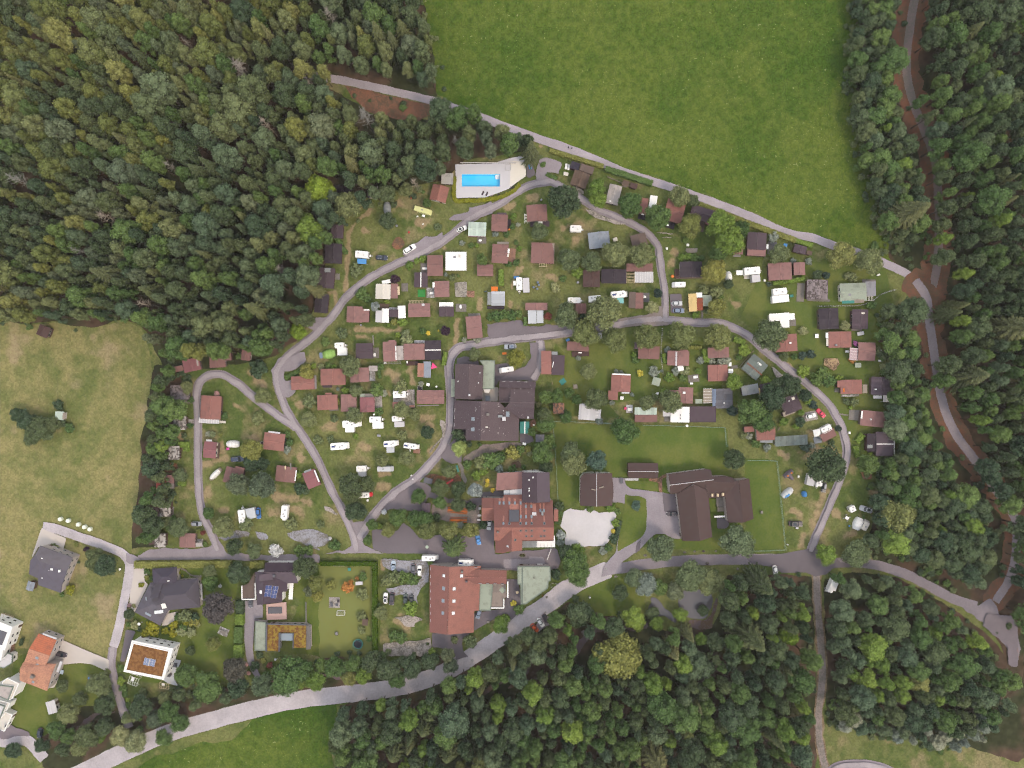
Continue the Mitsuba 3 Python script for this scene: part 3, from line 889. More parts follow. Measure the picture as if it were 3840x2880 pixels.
X table -8.7 -5.1 1.6 1.9 -0 blg|blue-grey table set in the inn's inner yard;
X parasol 7.7 -14.5 0.7 0.7 -0 wht|white square parasol beside the green awning;
X table 13.5 -28.9 1.1 0.9 -0 lgr|pale garden table in the shrubbery by the meadow fence;
H 0.6 drg 1.0 2.6 -12.5 2.6 -14.3|dark planter strip by the green awning;
V car -8.1 -50.2 3.2 -95 sil 0|silver car beside the red tiled hotel;
V pck -12 -55.5 3.7 -78 bll 0|sky blue pickup in the hotel yard;
V mho -29 -61.6 5.9 -0 wht 1.9|white camper on the street with a roof hatch, west one;
V mho -16.3 -63.3 5.4 -2 wht 2.4|white motorhome on the street outside the south house;
X barrier 13.2 -60.6 4.2 0.2 70 wht|long white barrier pole at the hotel yard;
X planter 3.7 -61.1 2.3 1.4 -0 stn|oval stone planter in the hotel yard;
X table 9.4 -64.3 1 0.7 -0 wht|west white table outside the flat green building;
X table 10.5 -64.3 0.9 0.7 -0 wht|east white table outside the flat green building;
X table -11.6 -46.8 1.3 0.7 -0 lgr|pale table at the hotel's west wall, upper;
X table -11.8 -48.4 1.2 0.7 -0 lgr|pale table at the hotel's west wall, lower;
X table -11.5 -44.3 0.8 0.9 -0 lgr|small pale table at the hotel's west wall, northmost;
T 18.8 -58.9 3 drg 6
T 22 -62.3 4.8 grn 9
T 23.1 -66.2 4.5 grn 9
B 17.4 -53.5 1.7 slv 1.9
B 16.9 -43.3 1.8 drg 2
B 15.5 -67.6 2.1 drg 2.3
B 17.2 -46.3 1.1 grn 1.2
B 16.3 -49 1.2 grn 1.3
B 22.9 -58.8 2.4 ylg 2.7
B 17.2 -56.5 1.5 sil 1.7
B -10.6 -50.2 1.6 drg 1.7
S -20.5 -57.2 4.5 spk 14
B -28.8 -63.7 1.2 ylg 1.3
B -14.6 -43.6 1.8 drg 2
B -33.2 -39.9 2.7 grn 3
Q 14 -72.2 lite|person in white and yellow standing by the street at the green building;
Q 14.6 -72.7 lite|second person in white beside the street at the green building;
Q 10.9 -75.2 rust|person in rust red walking below the flat green building;
X bicycle 15.7 -71.1 1.3 0.9 -20 wht|white bicycle leaning by the flat green building;
X bicycle 14.2 -71.1 0.9 0.7 20 wht|second white bicycle by the flat green building;
X parasol2 -3.4 -73 2.4 2.4 -45 ggr|square green parasol on the roof terrace;
X parasol 1.9 -73.8 1.2 1.2 -0 crm|cream hexagonal parasol in the alley;
V car -11.9 -81.8 2.8 -105 gbl 0|grey-blue car half under the south house eaves;
V car 12 -83.6 3.4 -60 blk 0|black car in the roadside bay, northernmost of three;
V car 10.2 -85 3.4 -53 wht 0|white car in the roadside bay, middle of three;
V car 8.1 -86.9 2.8 -50 orc 0|orange and black car in the roadside bay, southernmost of three;
T -4.1 -85 3.3 ylg 5
B -14.7 -91.2 2.5 oli 2.7
B -2.4 -83.6 1.8 ylg 2
B 2.4 -80 1.9 grn 2.1
B 0.5 -78 1.1 yel 1.2
T -28.8 -97.1 3.5 drg 7
T -22.4 -94.6 2.7 slo 9
T -21.5 -98.2 2.7 slo 9
B -28.5 -95.4 1.5 ylg 1.7
X box -8.5 -84.8 0.9 0.8 -0 stn|round stone trough in the alley behind the south house;
X manhole -14.2 -98.6 0.8 0.8 -0 lgr|round manhole cover on the main road, west one;
X manhole 11.9 -81.5 0.7 0.7 -0 lgr|round manhole cover on the main road by the parked cars;
X manhole 12.4 -76 0.7 0.7 -0 stn|round manhole cover below the flat green building;
X bridge 26.2 -89.4 3.9 1.2 -55 stn|grey plank footbridge over the creek;
X statue 27.7 -75.9 0.9 1.3 20 wht|white garden sculpture on the lawn by the creek;
V car -42.2 -64.7 3.8 90 lbl 0|light blue car on the gravel car park;
V car -35.1 -66 4 -90 grc 0|dark grey car on the upper gravel car park;
V car -32.9 -66.5 3.9 90 wht 0|white car on the upper gravel car park;
V car -45 -76.3 4 88 wht 0|white car in the lower row of the gravel car park;
V car -42.8 -76.5 4.5 -95 blk 0|black car in the lower row of the gravel car park;
V car -37.9 -76.4 4 88 gbk 0|dark grey-green car in the lower row of the gravel car park;
V car -35.8 -76.5 3.6 85 gbk2 0|black car with silver roof in the lower row, easternmost;
H 1.4 hdg 2.0 -68.2 -63.7 -47.9 -63.8|tall dark green hedge along the north of the play garden;
H 1.7 hdg 2.0 -48.7 -63.9 -48.7 -94.9|tall dark green hedge along the east of the play garden;
X trampoline -54.8 -92.5 3.6 3.6 -0 tea|round trampoline with a teal rim;
X firebowl -62.5 -88.9 1.4 1.2 -0 blk|black fire bowl on the play garden lawn;
X goal -61 -81.5 2.8 1.3 -0 wht|small white football goal on the play garden lawn;
X pad -63.4 -78 3.9 3.8 -0 pav|square concrete patio in the play garden;
X lounger -64.3 -78.5 0.8 1.7 8 slt|dark sun lounger on the concrete patio;
X lounger -62.5 -78.7 1 0.9 -10 slt|dark easy chair on the concrete patio;
X lounger -61.9 -77.4 0.8 0.9 -0 blk|black armchair at the corner of the concrete patio;
C -52 -84.3 2 2.3 -4 brn m|little brown playhouse by the trampoline;
X swing -54.2 -70.6 2.5 1.2 4 lgr|pale garden swing seat near the north hedge;
X table -57.9 -66 1.1 1.1 -0 tea|teal play table near the north hedge;
X bench -61.2 -64.7 5.3 0.5 -0 stn|long grey bench against the north hedge;
T -72.1 -63.8 4.8 dro 9
T -69 -70.1 3.3 oyl 6
T -68.6 -74.5 2.4 oyl 5
T -71.6 -73 2.1 slo 5
B -52.9 -68.5 1.6 grn 1.7
B -53.4 -82.5 1.8 oli 2
B -53.5 -87.7 1.4 oli 1.5
B -53.2 -74.7 2.1 oli 2.3
T -46.3 -80.9 2.5 oli 4
B -41.5 -68.7 2.4 oli 2.7
B -38.5 -68.7 2.4 grn 2.7
B -44.2 -69.6 2.4 oli 2.7
B -35.2 -69.6 2.1 grn 2.3
B -41.8 -89.7 2.1 grn 2.3
B -39.1 -90 2.1 grn 2.3
B -35.7 -79.4 2.7 ylg 3
B -55.1 -69.2 0.8 orr 0.9
B -58 -72 2.4 orr 2.7
B -64.3 -71.4 1.8 oyl 2
B -50.9 -90.8 1.1 grn 1.2
B -47.9 -79 1.2 grn 1.3
T -73.6 -99.5 4.5 grn 9
T -69 -103.9 3.9 ylg 8
T -62.1 -99.4 3.8 grn 7
T -55.5 -98.2 3.3 grn 7
T -49.2 -96.8 4.2 drg 8
T -43.2 -99.5 4.5 drg 9
T -40.3 -103.6 3.2 grn 8
T -35.3 -99.1 3.9 drg 8
T -57.3 -102.9 3 oyg 7
T -52.2 -102.1 3.5 ylg 8
T -75.6 -103.3 4.2 ylg 8
T -66.7 -99 2.7 grn 6
T -38.7 -97.5 2.1 drg 6
X manhole -14.2 -98.6 0.8 0.8 -0 lgr|round manhole cover on the main road near the south house;
V car 57 -46.2 4 -178 blk 0|black convertible with silver rails in the white gravel forecourt;
T 43.8 -43.1 2 blg2 4
T 52.2 -57.1 5.8 slg 9
T 78.5 -54.7 6.2 slg 10
T 77.5 -26.1 4.2 dro 9
B 36 -52.5 0.9 yel 1
B 36.3 -54.8 1.8 drg 2
B 36.9 -49.4 1.5 ylg 1.7
B 35.1 -44 1.8 ylg 2
B 37.5 -45.5 1.2 grn 1.3
B 32.4 -59.3 1.6 sil 1.7
B 27.9 -44.3 1.5 grn 1.7
B 34.2 -58.1 1.5 grn 1.7
X bench 42.7 -34 4.7 0.8 -0 lgr|long pale bench below the small brown shed;
X table 39 -34.4 1.1 2.1 -0 slt|dark garden table in the barn yard;
X stone 61.6 -60.1 1.2 0.7 -0 stn|round boulder on the verge, first of four;
X stone 65.2 -59.8 1.1 0.7 -0 stn|round boulder on the verge, second of four;
X stone 68.4 -59.7 1.1 0.7 -0 drk|dark hole-like tree stump on the verge, third of four;
X stone 72.8 -59.7 1 0.6 -0 stn|round boulder on the verge, fourth of four;
X stone 47.6 -61.2 1.3 0.8 -0 stn|boulder under the grey tree at the lane junction;
X stone 37 -68.7 1.3 0.8 -0 stn|boulder at the foot of the footpath by the pond lawn;
X stone 69.7 -64 1.2 1.1 -0 drk|dark stump on the south verge of the lane;
X stone 80.5 -66 0.9 0.9 -0 stn|grey stump with white top south of the lane;
H 1.2 drg 1.2 38.6 -48.7 36.8 -55.9|dark shrub border along the white gravel court;
X manhole 33.5 -65.9 0.6 0.6 -0 lgr|round manhole cover at the lane junction;
F mesh 83.6 -27.1 94.3 -27.4 95.5 -39.1 96.5 -49.6 97.4 -59.1 85.1 -59.5|green wire fence round the east meadow corner;
V tnx 98.5 -32 3.7 38 tgr 1.9|grey cross-shaped tent with orange vents;
V tnt 98.1 -38.8 4.5 40 btw 2.6|white and bright blue tunnel tent;
V tnt 104.2 -39.2 2 -80 blu 1.7|small blue pop-up tent;
V crv 108.7 -35.1 4.2 -98 wht 2.2|white caravan under the big dark tree with a grey awning;
W 105.9 -34 2.7 4 -12 lgr
V car 111.1 -36.8 3.1 -98 gbk2 0|dark car with grey roof box by the big dark tree;
V suv 101 -49.8 5 -2 blk 0|black off-roader with open doors on the fenced pitch;
V trl 120.7 -44.7 2.7 -65 wht 2.2|small white trailer caravan on the east pitch;
V car 126.1 -44.6 4.8 -197 sil 0|white car with black glass roof on the east pitch;
V tnt 123.3 -49.8 4.5 68 wht 3.5|large white awning tent at the camper van;
V van 125.5 -50.1 3.9 60 cre 0|cream camper van behind the large white awning tent;
X table 119.3 -47.7 1.3 1.1 -25 wht|camping table with chairs beside the large white awning tent;
X chair 102.1 -33 0.7 0.8 -0 wht|white camp chair between grey tent and caravan;
X chair 120.2 -50.6 0.6 0.6 -0 blu|blue bucket west of the large white awning tent;
V trk 113.3 -71.6 5.5 -112 wht 2.5|white box truck at the road fork;
V car 93.7 -66.4 2.4 -80 wht 0|white car nose showing beneath the trees at the lane;
T 110.2 -59.7 4.2 ylg 7
T 120.9 -60 5 oli 7
X chair 89 -45.7 1 1 -0 stn|round grey stool on the fenced meadow;
X barrel 98.2 -57.2 0.4 0.4 -0 wht|white marker post at the meadow fence corner;
B 126.4 -32.2 1.2 oli 1.3
X box 101.6 -51.3 0.9 0.7 -0 lgr|grey cool box beside the black off-roader;
T 133.9 -45.8 6.8 oyg 12
T -102 -77.6 6.5 pub 12
T -95.7 -66.1 4.4 drg 8
T -106.6 -66.1 2.5 oli 5
T -106.3 -70.1 3 grn 5
T -96.8 -99.4 4.5 dru 9
T -114.6 -102.2 4.4 grn 7
T -113.7 -94.2 2 dro 4
T -105.4 -91.6 2.7 oyl 5
T -106.5 -106.1 5.4 grn 8
T -95.9 -105.9 4.4 drg 9
T -87 -105.3 4.5 slg 9
T -77.5 -101.6 6.8 grn 11
B -127.6 -86.5 2.7 yel2 3
B -130.3 -88.7 1.5 yel2 1.7
B -123.4 -87.9 1.3 yel2 1.5
B -120.6 -88.7 1.5 yel2 1.7
B -117.3 -87.8 1.9 pal 2.1
B -114 -88.1 1.8 pal 2
B -118.9 -82.8 1.3 grn 1.5
B -115.7 -82.3 2.4 oli 2.7
B -113.1 -83 1.8 drg 2
B -116.2 -84.6 1.4 yel2 1.5
B -120.4 -85.7 1.5 yel2 1.7
B -113.1 -84.5 1.8 oyl 2
T -135 -81 2 drg 5
B -132.1 -71.5 1 yel2 1.1
B -129.9 -66.8 1.2 grn 1.3
B -130.1 -69 1 oyl 1.1
B -136.3 -85.5 1.1 grn 1.3
B -133.9 -85.7 1.7 pal 1.9
B -133.1 -87 1.1 drg 1.2
B -118.7 -67.3 0.8 yel2 0.9
B -117.4 -68.4 0.5 yel2 0.7
B -114.9 -69.2 0.7 pal 0.7
B -136.3 -78.9 0.8 pnb 0.9
B -134.8 -79.1 0.8 pal 0.9
B -104 -72 0.7 flo 0.8
B -128.3 -69.3 0.9 grn 1
B -91.5 -100.1 1.8 drg 2
B -94.7 -100 0.8 pnb 0.9
B -102.2 -101.2 0.7 pnb 0.8
B -93.8 -103 0.8 pnb 0.9
B -86.2 -100.2 1.2 rdd 1.3
B -82.6 -98.4 1.2 oyl 1.3
B -88.6 -98.5 1 oyl 1.1
B -89.7 -96.3 1.5 drg 1.7
B -116.8 -86.9 1.5 grn 1.7
B -111.8 -85.8 0.9 pal 1
H 2.7 drg 2.0 -96.7 -76.9 -96.5 -81.4|dark hedge along the solar house drive, northern part;
H 2.9 ylg 2.0 -96.7 -81.7 -96.7 -85.3|bright clipped hedge block along the solar house drive;
H 2.7 grn 1.8 -97.1 -86.2 -97.3 -91.9|looser green hedge along the solar house drive;
H 3.1 ylg 2.0 -97.1 -92.5 -97.1 -97.2|bright hedge along the solar house drive, southern block;
X parasol -132.1 -85 1.1 1.1 -0 wht|round white parasol in the garden of the hipped slate house;
X pad -103 -88.4 3.6 2.8 -22 lgr|grey slab patio with chairs on the villa lawn;
X table -102.8 -88.4 1.8 1.2 -22 stn|grey garden table on the slab patio;
V car -93 -77.9 2.5 -93 slt 0|dark car nosing out of the solar house carport;
X table -83.8 -98.1 1.7 0.7 -0 lgr|pale garden bench south of the sedum-roofed annex;
X frame -134.2 -105.3 3.3 2.7 -20 wht|white greenhouse frame south of the brown-roofed villa;
X frame -123.3 -107 3.3 1.9 -8 crm|cream lattice pergola at the brown-roofed villa terrace;
X sofa -120.3 -100.2 1.8 1.5 -4 slt|dark garden furniture on the brown-roofed villa terrace;
X hottub -122 -103.5 1.4 1.4 -0 slt|round dark hot tub on the brown-roofed villa terrace;
X bale -160.8 -48.1 0.8 0.8 -0 wht|white wrapped hay bale, first from the west;
X bale -158 -48.7 0.8 0.8 -0 wht|white wrapped hay bale, second from the west;
X bale -154.4 -50 0.8 0.8 -0 wht|white wrapped hay bale, middle one;
X bale -152.2 -50.9 0.8 0.8 -0 wht|white wrapped hay bale, fourth from the west;
X bale -150.3 -51.7 0.8 0.8 -0 wht|white wrapped hay bale, last on the east;
T -146.6 -61.7 3.9 dro 6
T -143 -63.6 4.5 drg 7
B -155.3 -57.1 0.9 oyl 1
B -151.6 -58.8 1 pur 1.1
B -156.8 -73.1 1.7 yel2 1.9
B -163.3 -57.6 1 oli 1.1
B -161.8 -58.5 1 pal 1.1
B -160.3 -75 0.9 grn 1
B -154.5 -63.6 0.5 drg 0.7
X bench -139.6 -66 0.5 0.8 -0 wht|white bench at the lane by the round tree;
C -170.3 -71.4 2.6 3.2 -16 blg v|small blue-grey shed at the grey house;
X greenhouse -180.1 -83.2 4.2 1.9 -18 crm|low cream cold frame greenhouse at the field edge;
B -176 -86.9 0.8 rdd 0.9
H 0.7 drg 1.4 -174.9 -92.9 -174.2 -90.5|dark clipped hedge beside the stone wall;
V car -160.5 -96.2 4.1 -18 blk 0|black car on the pale drive of the orange house;
C -162.9 -114.3 3.3 4.5 15 lgr v|pale garden shed on the lower-west lawn;
X table -160.4 -102.5 1.4 1.5 -14 lbl|pale blue cushion chest on the orange house lawn;
X slide -148.7 -104.2 2.7 2.1 8 rsd2|red playset under the tree at the lane;
X hottub -181.4 -120.5 1.3 1.3 -0 trq|round turquoise paddling pool on the white house terrace;
X parasol -180.9 -99.9 0.7 0.7 -0 wht|round white table parasol at the upper white house;
V car -168.1 -124.3 3.1 -100 nav 0|dark car half under the trees at the village road;
T -144.4 -105.1 4.5 oli 8
T -159 -106.6 2.5 dro 4
T -142.4 -111.9 4.5 dro 8
T -151.9 -110.6 2.7 dro 6
T -155.8 -115.9 3.9 oli 6
T -160.3 -121.6 3.6 grn 6
T -165.3 -127.2 2.7 drg 6
T -156.1 -124 3 grn 6
T -148.6 -123.1 4.5 dro 8
T -143 -120.1 3.3 drg 7
T -137 -123.4 3.8 pal 7
T -132 -124.9 4.5 pal 8
T -129.6 -112.8 5 drg 9
T -124.6 -117.2 3.2 slo 8
T -120.2 -114.8 3.9 grn 8
T -116.6 -118.7 3.8 grn 7
T -122.5 -124.6 3.3 grn 6
T -145.4 -124.8 2.4 ylg 5
T -152.2 -128.1 3.3 oli 6
T -175.8 -129.3 3 drg 5
T -157.9 -128.4 2.7 drg 6
B -139.1 -105.7 1.5 ylg 1.7
B -138.2 -108.1 1.5 grn 1.7
B -139.1 -100.9 1.5 grn 1.7
B -137 -112.5 0.8 ylg 0.9
B -137.7 -110.3 1.2 grn 1.3
B -162.7 -103.9 0.8 pal 0.9
B -144 -102.5 1.2 oli 1.3
B -149.6 -104.8 1.5 oli 1.7
T -122.4 -110.8 2.4 oli 5
C -165.7 18.7 4.1 3.9 -22 bro v|small brown hut at the north edge of the west field;
B -161.2 -7.4 1.8 drg 1.9
C -160 -11.2 3 2.9 -4 gmt f|white field shed on the west meadow;
A -158.3 -11.3 1.1 2.4 -4 tan
T -170.7 -13 4.2 drg 6
T -165.7 -15.4 5.1 dro 6
T -174.3 -10.7 3 drg 5
T -161.9 -14.3 3 dro 5
T -170 -19.1 3 dro 4
B -160.1 -13.8 1.8 drg 2
B -157.1 -15.6 1.8 grn 2
B -161.1 -7.2 1.6 drg 1.7
S -30.3 -118.9 5.6 spr 14
S -40.6 -127.4 6 spr 14
S -22.2 -127.8 5.6 spr 14
S 81.5 -86.3 6.4 spr 24
T 42.8 -82.1 4.4 ylg 7
T 37.1 -93.6 9 oyl 14
T 64.6 -98.1 5.3 slg 10
T 96.1 -87.8 3.9 lim 10
T 51.2 -84.7 3 ylg 5
T 59.3 -81.3 3 ylg 5
T 47.3 -70.4 4.5 slv2 6
T 51.8 -71.5 3 grn 6
T 42.9 -68.2 3.8 slg 6
T 38.2 -73.5 3.2 dro 5
T 57.3 -73 3.4 slo 6
T 62.8 -67.7 6 oli 7
T 69.4 -69.2 5.3 oli 7
T 66.8 -90.2 2.6 ylg 5
T 71.5 -90.4 3.8 drg 8
T 23.5 -80.4 5.3 drg 8
T 67.8 -80.2 2.3 dro 3
T 49.9 -81.3 2.6 dro 3
S 135.3 58.3 6.5 spo 24
S 170.1 18.9 7.3 spo 24"""
